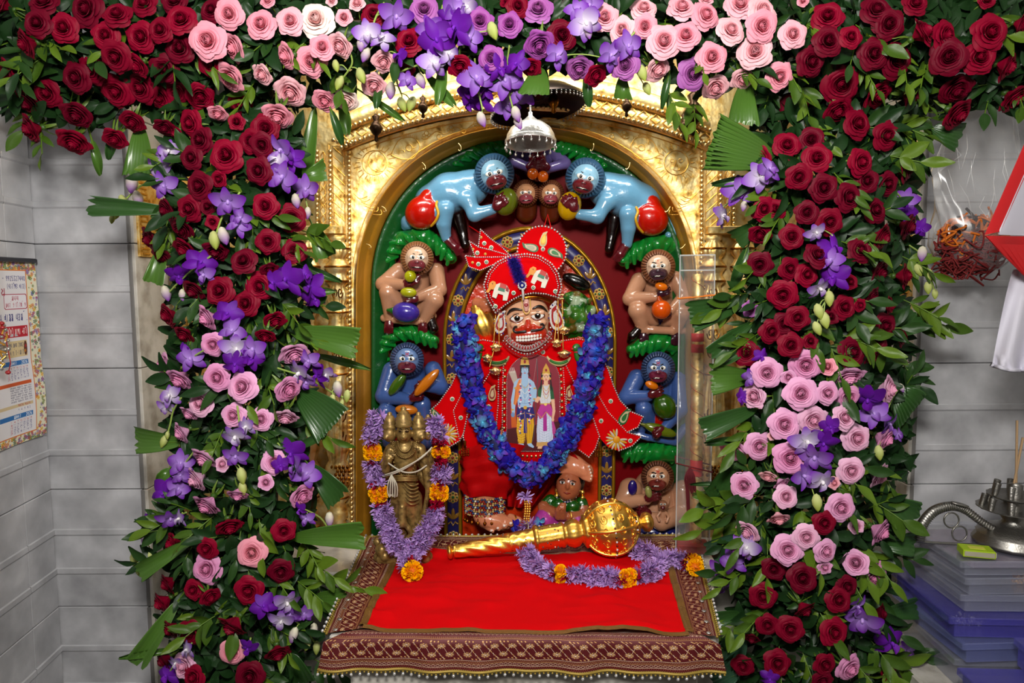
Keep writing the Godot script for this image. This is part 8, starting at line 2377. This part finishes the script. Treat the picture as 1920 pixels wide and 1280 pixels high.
func make_leaf_mats():
	M.leaf = []
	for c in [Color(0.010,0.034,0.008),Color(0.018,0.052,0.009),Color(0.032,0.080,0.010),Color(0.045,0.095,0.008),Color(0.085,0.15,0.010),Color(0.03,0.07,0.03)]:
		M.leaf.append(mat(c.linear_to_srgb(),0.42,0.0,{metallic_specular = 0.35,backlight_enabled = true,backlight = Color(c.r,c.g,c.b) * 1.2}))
	M.palm = []
	for c in [Color(0.025,0.075,0.015),Color(0.06,0.14,0.018),Color(0.03,0.085,0.045)]: M.palm.append(mat(c.linear_to_srgb(),0.3,0.0,{backlight_enabled = true,backlight = c * 1.2}))

func palm_leaf(x0,y0,x1,y1,w,tone: int,label: String):
	# a cut fan-palm leaf: pleated,widening to a torn end
	var a := Vector2(x0,y0); var b := Vector2(x1,y1); var dir := (b - a).normalized(); var nn := Vector2(-dir.y,dir.x)
	var r := RandomNumberGenerator.new(); r.seed = int(x1 * 7 + y1)
	var d0 := face_depth(x0,y0) + 0.03; var d1 := d0 + r.randf_range(-0.03,0.03)
	var mb := MB.new(); var rows := []
	var n := clampi(int(w / 4.0),6,24); var sag := r.randf_range(-0.15,0.15)
	var torn := []
	for i in n + 1: torn.append(r.randf_range(0.97,1.02) if i % 3 or w > 80 else r.randf_range(0.90,1.03))
	for j in 11:
		var v := j / 10.0; var row := PackedVector3Array()
		for i in n + 1:
			var u := 2.0 * i / n - 1.0
			var vv: float = v * torn[i]
			var half: float = w * 0.5 * (0.12 + 0.88 * pow(vv,0.55)) * (1.0 if w > 34 else 1.0 - 0.75 * pow(v,3.0))
			var q = a + dir * vv * a.distance_to(b) + nn * (u * half + sag * w * vv * vv)
			var z = 0.006 * (1.0 if i % 2 else -1.0) * vv * (w / 50.0) + 0.02 * u * u * vv + 0.02 * sin(vv * 2.6)
			row.append(P(q.x,q.y,lerpf(d0,d1,vv) - z * 0.6))
		rows.append(row)
	mb.grid(rows)
	var t = thing("palm_leaf", label, "leaf", P(x0,y0,d0), "cut palm leaves in the flower decoration")
	obj("blade", mb,M.palm[tone],t)
	mb = MB.new(); mb.tube(PackedVector3Array([P(x0 - dir.x * 30,y0 - dir.y * 30,d0 + 0.01),P(x0,y0,d0),P(lerpf(x0,x1,0.3),lerpf(y0,y1,0.3),d0 - 0.003)]),[0.002,0.0018,0.0006],5); obj("stalk", mb,M.stem,t)

func palms():
	var l := [
		[325,395,165,383,40,0, "long pointed palm leaf reaching left across the tiles"],[262,235,262,328,62,1, "broad palm leaf hanging beside the gilt wall edge at left"],[172,262,192,328,30,1, "narrow palm leaf hanging over the left wall tiles"],[212,245,206,300,34,0, "dark palm leaf hanging behind the two drooping red roses at left"],[310,450,284,530,42,1, "palm leaf hanging below the sideways roses at left pillar's edge"],
		[590,200,572,335,38,1, "long pale palm strip hanging before the left gilt columns"],[570,330,612,322,44,1, "short palm leaf on the left gilt strip below the arch corner"],[620,205,646,272,26,0, "thin palm leaf tip over the left cornice corner"],[585,420,614,482,46,1, "square-ended palm leaf beside the left gilt capital"],[560,495,642,530,22,0, "dark narrow palm leaf behind white violet orchids"],[560,548,632,545,26,1, "small folded palm leaf on the left gilt column"],
		[545,622,672,640,62,1, "big ribbed palm leaf pointing right onto the gold cove"],[590,665,697,690,24,1, "slender yellow-tipped palm leaf ending at the gold cove"],[560,735,628,795,90,0, "very broad dark palm leaf below the lilac roses, left pillar"],[550,842,612,812,26,0, "dark palm blade above the pine-cone part of left column"],[580,872,640,935,56,0, "palm leaf before the lower left gilt column"],[545,1008,682,1000,54,1, "large palm leaf lying over the white altar top at left"],[340,828,253,832,52,1, "squared palm leaf sticking out left over the marble reveal"],[318,878,298,905,34,1, "little palm leaf piece beside left orchids near the wall edge"],
		[365,1010,258,1072,36,1, "long palm leaf pointing down left below yellow orchid buds"],[335,1125,254,1245,42,1, "tapering palm leaf hanging down the left wall edge"],[335,1215,222,1236,22,1, "thin palm leaf pointing left near the bottom left corner"],[585,1122,646,1136,62,1, "palm leaf touching the embroidered cloth border at left"],[545,1225,560,1285,62,0, "dark broad palm leaf under the cloth's left hem"],
		[1450,300,1334,262,112,1, "largest fan palm leaf, spread over the right gilt strips"],[1425,330,1335,350,26,0, "dark narrow palm leaf below the largest fan"],[1400,150,1388,232,62,1, "palm leaf hanging from swag at the right cornice corner"],[1420,418,1382,455,44,0, "dark palm leaf beside the right gilt capital"],[1402,462,1372,545,34,0, "steep palm leaf along the right column's upper part"],[1395,566,1294,596,62,0, "folded palm leaf reaching across the clear acrylic case"],[1410,605,1330,665,40,0, "palm leaf below the one that crosses the case"],[1415,640,1345,690,34,0, "second palm leaf below the one that crosses the case"],
		[1410,705,1332,712,62,1, "broad light palm leaf left of the lilac roses, right pillar"],[1420,765,1316,806,48,0, "palm leaf with a curled end touching the acrylic case"],[1400,822,1320,830,24,0, "thin dark palm leaf right under the curled one"],[1390,850,1345,935,54,0, "dark palm leaf hanging before the right column's base"],[1375,905,1292,908,14,0, "thin palm strip pointing at the case's red band"],[1375,935,1298,928,32,1, "pale palm leaf tip over the acrylic case's lower part"],[1395,1005,1335,1045,62,2, "grey-green palm leaf beside the marigold end of the garland"],[1390,1150,1322,1166,40,0, "dark palm leaf pointing at the cloth's right border"],[1395,1195,1350,1240,84,2, "wide bluish palm leaf under the cloth's right corner"],[1385,1262,1338,1285,52,2, "bluish palm leaf at the bottom edge right of the cloth"],
		[1640,940,1724,965,62,0, "dark palm leaf above the box stack, upper of two"],[1650,1018,1716,1025,50,0, "dark palm leaf touching the topmost box, lower of two"],[1655,1150,1722,1142,44,0, "dark long palm leaf before the blue boxes"],[1690,625,1722,590,60,0, "palm leaf at right pillar's outer edge by the red roses"],[1680,735,1718,765,92,0, "broad dark palm leaf at right pillar's outer edge by lilac roses"],[1748,240,1800,262,60,0, "dark palm leaf above the clear plastic bag"],[1700,250,1748,330,26,0, "narrow palm leaf hanging before the right gilt wall strip"],
		[832,120,824,198,34,1, "palm leaf hanging over the cornice left of the orchids"],[800,140,852,200,32,1, "slanting palm leaf over the cornice beads"],[1010,125,1008,178,62,1, "palm leaf hanging right above the silver parasol"],[1100,135,1102,200,30,0, "palm leaf beside the dark canopy's right rim"],[1168,140,1164,186,36,1, "palm leaf over the cornice right of the canopy"],[1255,135,1240,205,24,0, "thin palm leaf over the right cornice beads"],[690,180,760,226,22,1, "slanting palm strip over the left cornice lozenges"],[640,190,655,252,34,1, "palm leaf under the white rose at left"],[712,150,705,205,26,0, "palm leaf under the drooping pink rose"]]
	for q in l: palm_leaf(q[0],q[1],q[2],q[3],q[4],q[5],q[6])

func orchid_spray(label: String,stem: Array,blossoms: Array,buds: Array):
	# stem,blossoms (x,y,radius) and buds (x,y,length,1 if tinged violet) in photo pixels
	var f: Vector2 = stem[0]
	var d := func(x,y): return face_depth(x,y) - 0.012
	var t = thing("orchid_spray", label, "orchid", P(f.x,f.y,d.call(f.x,f.y)), "violet orchid sprays in the flower decoration")
	var mb := MB.new(); var l := []
	for q in stem: l.append(P(q.x,q.y,d.call(q.x,q.y) + 0.008))
	if l.size() > 1: mb.tube(PackedVector3Array(smooth_path(l,5)),0.0018,5)
	for q in blossoms + buds:
		var near: Vector3 = l[0]
		var at := P(q[0],q[1],d.call(q[0],q[1]))
		for e in (smooth_path(l,5) if l.size() > 1 else l):
			if e.distance_to(at) < near.distance_to(at): near = e
		mb.tube(PackedVector3Array(smooth_path([near,near.lerp(at,0.5) + Vector3(0,0.006,-0.004),at + Vector3(0,0,-0.004)],4)),0.0011,5)
	obj("stem", mb,M.stem_pale,t)
	for q in blossoms:
		var at := P(q[0],q[1],d.call(q[0],q[1]) - rng.randf() * 0.01)
		var sh = SHAPE.violet[rng.randi() % 5]
		var o = inst("blossom", sh[0],M.petal,t,Transform3D(face_to(Vector3(rng.randfn() * 0.5,-0.25 + rng.randfn() * 0.4,1.0),rng.randf_range(-0.6,0.6),q[2] * 1.12 * S(1.24)),at - t.position))
		inst("lip", sh[1],M.petal,o,Transform3D())
	for q in buds:
		mb = MB.new()
		var at := P(q[0],q[1],d.call(q[0],q[1])); var s: float = q[2] * S(1.24)
		var hang := Vector3(rng.randf_range(-0.4,0.4),-1,0.2).normalized(); var x := hang.cross(Vector3.BACK).normalized()
		mb.col = lin(Color(0.62,0.66,0.34) if q[3] == 0 else Color(0.80,0.78,0.66))
		var s0 := mb.v.size()
		mb.lathe([Vector2(0.0,-0.6),Vector2(0.22,-0.45),Vector2(0.36,-0.1),Vector2(0.33,0.25),Vector2(0.15,0.6),Vector2(0,0.75)].map(func(e): return e * s),10,Transform3D(Basis(x,hang,x.cross(hang)),at),0.12,3)
		for k in range(s0,mb.v.size()):
			if q[3]: mb.c[k] = lin(Color(0.84,0.82,0.72)).lerp(lin(Color(0.48,0.18,0.62)),clampf((mb.v[k] - at).dot(hang) / s + 0.3,0,1))
			else: mb.c[k] = lin(Color(0.72,0.74,0.48)).lerp(lin(Color(0.56,0.62,0.22)),clampf((mb.v[k] - at).dot(hang) / s + 0.3,0,1))
		obj("bud", mb,M.petal,t)

func orchids():
	var v := func(l): return V(l)
	orchid_spray("violet orchid spray with buds reaching left over the gilt wall edge", V([330,300,290,335,262,350,232,378,212,410]),[[300,315,28],[318,284,22],[308,348,24]],[[247,342,30,1],[258,370,26,1],[230,376,22,0],[230,390,22,1],[210,410,14,0],[219,402,14,0]])
	orchid_spray("violet and white orchid blossom over red roses, left pillar's upper middle", V([450,360,420,400,405,440]),[[428,377,28],[447,421,20],[452,408,16]],[[402,448,26,0],[419,440,26,1]])
	orchid_spray("violet orchid cluster right of red roses, before the left gilt strip", V([505,270,535,310,565,350]),[[529,281,28],[518,300,22],[548,300,24],[531,332,28],[572,354,24]],[[555,375,22,1],[577,398,18,1]])
	orchid_spray("violet orchid pair beside the cream rose in the swag", V([720,5,700,50,720,100]),[[742,30,28],[690,64,24],[718,74,22],[748,104,17]],[[686,101,22,1],[677,82,20,1]])
	orchid_spray("pale orchid buds hanging under the pink roses left of the swag's middle", V([655,95,660,120,640,150]),[],[[630,122,18,0],[637,154,22,0],[677,140,24,0]])
	orchid_spray("pale green and violet orchid buds hanging over the left cornice", V([790,120,745,140,752,175]),[[762,152,18]],[[733,168,26,1],[754,194,24,0],[772,193,24,0],[789,150,24,1]])
	orchid_spray("large violet orchid cluster left of the swag's middle", V([830,10,820,70,815,130]),[[819,75,32],[814,118,26],[806,52,22],[840,100,22]],[])
	orchid_spray("deep violet orchid cluster at the top left of the swag's middle", V([865,0,860,50,870,90]),[[855,20,26],[855,54,30],[874,12,22],[842,36,20],[880,70,22]],[[924,56,26,0]])
	orchid_spray("violet orchids hanging lowest left of the silver parasol", V([890,110,895,160,905,205]),[[892,146,30],[878,172,22],[904,192,24],[882,195,20],[912,165,22]],[[903,222,24,1]])
	orchid_spray("violet and white orchids hanging directly over the parasol chain", V([955,85,950,150,965,215]),[[947,150,32],[968,120,22],[977,170,28],[952,198,24],[935,128,22],[965,182,22]],[[968,212,24,1],[972,228,22,1]])
	orchid_spray("violet orchid pair above the purple roses right of the swag's middle", V([1110,0,1100,40,1098,70]),[[1099,44,28],[1108,10,20],[1082,20,20]],[[1104,60,18,1]])
	orchid_spray("dark violet orchids beside the large purple rose, right half of swag", V([1190,60,1160,95,1140,110]),[[1144,104,24],[1178,86,24],[1044,104,22]],[[1204,135,24,0],[1213,165,20,0]])
	orchid_spray("violet orchid spray reaching left over the right gilt strip", V([1450,320,1400,355,1360,385]),[[1427,330,28],[1442,318,22],[1387,360,30],[1354,405,24],[1372,350,18]],[[1395,385,16,1]])
	orchid_spray("violet orchid beside the sideways rose, right pillar's gilt edge", V([1680,360,1705,390,1722,430]),[[1699,374,22],[1699,396,20],[1724,428,18]],[])
	orchid_spray("green orchid buds on a stem before the right gilt wall strip", V([1705,460,1730,480,1745,520,1752,545]),[],[[1729,474,24,1],[1722,505,20,0],[1742,515,20,0],[1740,538,20,0],[1753,550,16,0]])
	orchid_spray("upright violet orchid column amid the right red roses", V([1560,440,1562,500,1550,560]),[[1563,465,26],[1530,435,18],[1558,488,22],[1563,519,26],[1536,540,22]],[[1555,558,22,0],[1535,582,22,0],[1546,598,24,0],[1532,614,20,0]])
	orchid_spray("violet orchid petals left of the topmost lilac roses, right pillar", V([1430,670,1405,710,1392,745]),[[1409,709,18],[1391,745,16],[1427,668,14]],[])
	orchid_spray("violet orchid spray right of the lilac roses, right pillar", V([1600,720,1640,760,1665,800]),[[1627,748,30],[1639,776,26],[1664,794,24],[1682,815,14]],[[1648,847,22,0],[1690,726,14,1]])
	orchid_spray("violet orchids below the central lilac roses, right pillar", V([1560,790,1520,830,1510,890]),[[1512,827,28],[1543,830,24],[1557,800,18],[1529,856,30],[1505,892,24],[1540,902,26]],[[1532,940,24,0]])
	orchid_spray("violet orchid spray hanging beside the garland's marigold end", V([1410,1015,1360,1070,1335,1120,1322,1165]),[[1400,1026,26],[1374,1053,24],[1350,1067,22],[1353,1098,22]],[[1335,1106,18,1],[1324,1144,20,0],[1324,1170,20,0],[1314,1163,14,0]])
	orchid_spray("large violet orchid at the lower right beside the blue boxes", V([1600,1150,1660,1190,1700,1240]),[[1618,1160,34],[1606,1135,22],[1670,1205,28],[1701,1218,22]],[[1697,1242,22,1],[1720,1270,18,0]])
	orchid_spray("white orchid blossom at the bottom edge of the right pillar", V([1443,1262,1440,1285]),[[1443,1273,17]],[])
	orchid_spray("violet orchids with a bud at the left pillar's outer edge", V([395,480,350,515,315,550]),[[335,517,22],[375,492,26],[384,515,20]],[[311,548,24,1],[342,552,18,1]])
	orchid_spray("violet and white orchids right of red roses before the gilt column", V([500,500,545,525,590,560]),[[537,524,30],[514,530,22],[582,538,28],[590,560,22],[572,515,18]],[])
	orchid_spray("violet orchid cluster above the lilac roses, left pillar", V([430,575,445,630,470,670]),[[426,588,24],[436,620,22],[443,653,26],[475,654,24],[471,672,20],[440,682,22]],[])
	orchid_spray("violet orchid beside the leftmost lilac roses of left pillar", V([385,655,358,672,340,690]),[[358,672,24],[344,660,16]],[])
	orchid_spray("violet orchids with a long bud stem below leftmost lilac roses", V([340,745,325,770,318,800,308,828]),[[320,742,22],[313,764,18]],[[308,826,20,0],[314,815,12,0]])
	orchid_spray("violet orchid spray reaching right across the gilt column with buds", V([520,690,580,710,630,740,652,745]),[[562,699,26],[580,676,20],[594,705,24],[575,715,20],[612,702,20]],[[633,727,26,1],[651,741,20,0],[623,750,20,0],[641,756,14,0]])
	orchid_spray("violet orchid with pale curved stems, left pillar's middle", V([445,760,450,820,440,870]),[[442,818,24],[443,854,22],[462,800,18]],[[453,890,24,0],[455,914,20,0]])
	orchid_spray("violet orchids at the left edge below a squared palm leaf", V([365,845,338,880,308,925]),[[340,868,24],[339,890,18],[334,916,20],[307,924,28]],[])
	orchid_spray("violet orchids right of small lilac roses before the pine-cone column", V([520,830,550,860,580,895]),[[546,850,28],[553,872,24],[574,888,26],[526,872,16]],[])
	orchid_spray("violet orchids with yellow buds over the left marble edge", V([350,960,300,985,275,1020,260,1065]),[[320,970,24],[286,981,26],[337,972,18]],[[274,1002,26,1],[252,1046,24,0],[281,1043,26,0],[260,1065,22,0]])
	orchid_spray("small violet orchid with buds above the altar's left palm leaf", V([560,950,600,970,620,1000]),[[575,972,16],[562,955,14]],[[618,972,24,1],[616,1003,22,0],[633,996,20,0]])
	orchid_spray("violet orchid spray with buds beside the cloth's left border", V([500,1110,540,1150,575,1185,598,1215]),[[537,1129,26],[528,1163,24],[570,1149,18],[494,1136,22],[545,1150,18]],[[551,1189,24,1],[589,1180,22,1],[577,1208,18,0],[594,1213,20,0]])
	orchid_spray("violet orchids at the bottom left around a pink rose", V([360,1205,330,1240,310,1275]),[[313,1266,22],[351,1218,18],[330,1242,16]],[])
	orchid_spray("white orchid beside the low pink rose of the left pillar", V([470,1195,465,1225]),[[465,1215,18]],[])

func sprig(x: float,y: float,ang: float,size: float,tone: int,n: int,label: String):
	var d := face_depth(x,y) + 0.03
	var a := Vector2(cos(ang),sin(ang))
	var p0 := P(x,y,d + 0.02)
	var t = thing("leaf_sprig", label, "leaf sprig", p0, "leafy sprigs between the roses")
	var step := size * 0.42
	var mb := MB.new()
	var l := [p0]
	for k in range(1,n / 2 + 2): l.append(P(x + a.x * step * k,y + a.y * step * k + 0.4 * k * k,d + 0.018 - 0.010 * k))
	mb.tube(PackedVector3Array(l),0.0011,5); obj("stem", mb,M.stem,t)
	for k in n:
		var at: Vector3 = l[1 + k / 2] if k < n - 1 else l[l.size() - 1]
		var side := -1.0 if k % 2 else 1.0
		var o := ang + (side * rng.randf_range(0.5,0.95) if k < n - 1 else 0.0)
		var dir := Vector3(cos(o),-sin(o),rng.randf_range(0.1,0.55)).normalized()
		var z := Vector3(rng.randfn() * 0.4,rng.randfn() * 0.4 + 0.25,1.0); z = (z - dir * z.dot(dir)).normalized()
		inst("leaf", LEAF[rng.randi() % LEAF.size()],M.leaf[clampi(tone + rng.randi_range(-1,0),0,5)],t,Transform3D(Basis(dir.cross(z),dir,z).scaled_local(Vector3.ONE * size * S(d) * rng.randf_range(0.8,1.15)),at - p0))

var LEAF := []

func in_band(x: float,y: float) -> bool:
	var lo := 232.0; var hi := 1000.0
	if x < 330: lo = 232.0 - absf(x - 150) * 0.15
	elif x < 660: lo = 195.0
	elif x < 1260: lo = 128.0
	elif x < 1480: lo = 165.0
	else: lo = 205.0
	if y < lo: return true
	if y < 480: return (x > 312 + (y - 200) * 0.03 and x < 560) or (x > 1412 and x < 1722)
	if y < 900: return (x > 322 and x < 585 - absf(y - 640) * 0.06) or (x > 1405 and x < 1705)
	return (x > 312 and x < 590) or (x > 1375 and x < 1672)

func build_flowers():
	make_leaf_mats()
	for k in 5: LEAF.append(leaf_shape(k,[0.24,0.20,0.28,0.17,0.22][k],[0.12,0.25,0.05,0.3,-0.1][k]))
	build_roses()
	orchids()
	palms()
	# leafy sprigs,the brighter ones where the photograph shows them
	var bright := [[85,180,2.2,44],[40,60,0.3,46],[15,80,2.8,44],[100,95,2.6,52],[75,225,1.5,34],[240,45,2.4,40],[360,95,0.6,38],[365,165,1.6,36],[345,285,2.8,36],[372,318,0.4,38],[330,405,2.0,30],[450,385,0.2,44],[470,420,1.6,36],[560,430,0.3,38],[520,430,0.6,36],[470,590,1.8,40],[520,560,0.8,34],[545,610,0.4,34],[430,700,1.0,38],[490,690,1.2,40],[495,740,1.8,36],[560,790,0.4,40],[510,820,1.6,38],[420,800,2.0,34],[460,900,1.4,32],[410,960,2.5,44],[485,960,1.5,46],[345,965,2.8,40],[560,1040,0.5,46],[500,1060,0.9,40],[600,1090,0.1,50],[440,1100,1.6,46],[545,1080,0.6,44],[410,1150,2.6,44],[500,1170,0.9,40],[370,1140,2.2,34],[560,1000,1.0,40],[480,1240,1.2,36],[410,1260,2.0,36],
		[625,130,1.2,32],[560,70,0.8,34],[480,150,2.2,34],[520,60,1.0,30],[1250,30,1.8,34],[1310,75,1.4,34],[1250,160,1.2,40],[1300,180,1.5,36],[1370,110,0.6,34],[1480,30,0.4,40],[1465,110,1.0,40],[1500,150,1.3,38],[1490,260,1.4,34],[1520,230,0.8,32],[1530,240,2.0,34],[1595,40,0.6,44],[1610,110,1.0,36],[1690,90,1.4,36],[1670,200,0.2,46],[1660,225,0.3,46],[1700,150,0.8,36],[1740,100,1.8,36],[1820,40,0.3,44],[1900,150,1.2,40],[1560,320,0.8,34],[1460,340,2.4,34],[1480,380,2.2,34],[1600,420,0.8,38],[1650,290,0.1,46],[1580,330,1.0,36],[1450,470,2.4,40],[1570,450,0.3,36],[1410,540,2.6,40],[1395,560,2.8,42],[1420,590,0.6,40],[1520,570,1.4,46],[1550,630,1.2,46],[1570,625,0.3,46],[1600,610,0.6,46],[1690,560,0.4,44],[1700,590,0.2,44],[1690,480,0.4,40],[1430,620,2.6,40],[1440,770,1.4,40],[1420,780,2.2,44],[1450,760,1.0,38],[1555,850,0.8,44],[1560,880,1.2,44],[1640,860,1.0,34],[1400,930,2.9,50],[1395,960,2.8,50],[1500,940,1.4,46],[1490,970,1.0,44],[1430,960,2.2,46],[1440,1000,1.6,46],[1620,930,0.5,50],[1600,1010,1.2,46],[1580,1060,1.0,44],[1620,1020,0.9,48],[1540,1000,1.6,40],[1410,1060,2.6,40],[1520,1120,1.0,46],[1450,1130,2.4,44],[1460,1200,1.5,44],[1500,1210,1.2,46],[1640,1210,0.6,58],[1625,1190,0.9,56],[1600,1240,0.8,40],[1400,1150,2.4,50],[1520,1260,1.2,46]]
	var list := []
	for q in bright: list.append([q[0],q[1],q[2],q[3],[4,3,4,3,2][(int(q[0]) + int(q[1])) % 5],6, "bright green"])
	var count := {}
	for i in 900:
		if list.size() >= 240: break
		var x := rng.randf_range(0,1920); var y := rng.randf_range(0,1280)
		if not in_band(x,y): continue
		var place := where_words(x,y)
		if count.get(place,0) >= 6: continue
		count[place] = count.get(place,0) + 1
		var ang := rng.randf() * TAU
		if y > 220: ang = lerp_angle(Vector2(x - (450.0 if x < 960 else 1530.0),60).angle(),ang,0.5)
		list.append([x,y,ang,rng.randf_range(34,54),1,5, "dark green"])
	list.sort_custom(func(a,b): return a[0] < b[0])
	count = {}
	for q in list:
		var key: String = q[6] + where_words(q[0],q[1]); count[key] = count.get(key,0) + 1
		sprig(q[0],q[1],q[2],q[3],q[4],q[5], "%s leafy sprig, %s from left, %s" % [q[6],ORD[count[key] - 1],where_words(q[0],q[1])])
	# the leaves packed behind,which nobody could count
	var mm := MultiMesh.new(); mm.transform_format = MultiMesh.TRANSFORM_3D; mm.mesh = LEAF[0]
	var xf := []
	while xf.size() < 7000:
		var x := rng.randf_range(-60,1980); var y := rng.randf_range(-80,1360)
		if not in_band(x,y): continue
		var d := face_depth(x,y) + 0.02 + 0.075 * rng.randf()
		var dir := Vector3(rng.randfn(),rng.randfn() - 0.3,rng.randfn() * 0.5).normalized()
		var z := Vector3(rng.randfn() * 0.6,rng.randfn() * 0.6,1.0); z = (z - dir * z.dot(dir)).normalized()
		var s := rng.randf_range(0.035,0.062)
		xf.append(Transform3D(Basis(dir.cross(z),dir,z).scaled_local(Vector3.ONE * s),P(x,y,d) - dir * s * 0.5))
	mm.instance_count = xf.size()
	for k in xf.size(): mm.set_instance_transform(k,xf[k])
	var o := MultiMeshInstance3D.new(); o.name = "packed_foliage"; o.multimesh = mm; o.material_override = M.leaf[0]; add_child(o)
	o.set_meta("kind", "stuff"); tag(o, "dense dark green leaves packed behind the roses of the whole flower frame", "foliage")
	# the netted frame the flowers are tied to
	var t = thing("flower_frame", "dark bamboo frame behind the leaves that carries the flower swag and pillars", "frame", Vector3(0,0,-1.36))
	for q in [[[-100,30],[2000,30]],[[-100,100],[2000,100]],[[400,0],[420,1500]],[[520,0],[510,1500]],[[1470,0],[1455,1500]],[[1620,0],[1600,1500]],[[450,250],[450,1500]],[[1540,250],[1530,1500]]]:
		var mb := MB.new()
		var a := P(q[0][0],q[0][1],1.36); var b := P(q[1][0],minf(q[1][1],1500),1.36)
		if q[1][1] > 1000: b = a.lerp(b,a.y / maxf(a.y - b.y,0.01))
		mb.tube(PackedVector3Array([a,b]),0.008,8); obj("bamboo_pole", mb,mat(Color(0.16,0.13,0.06),0.7),t)
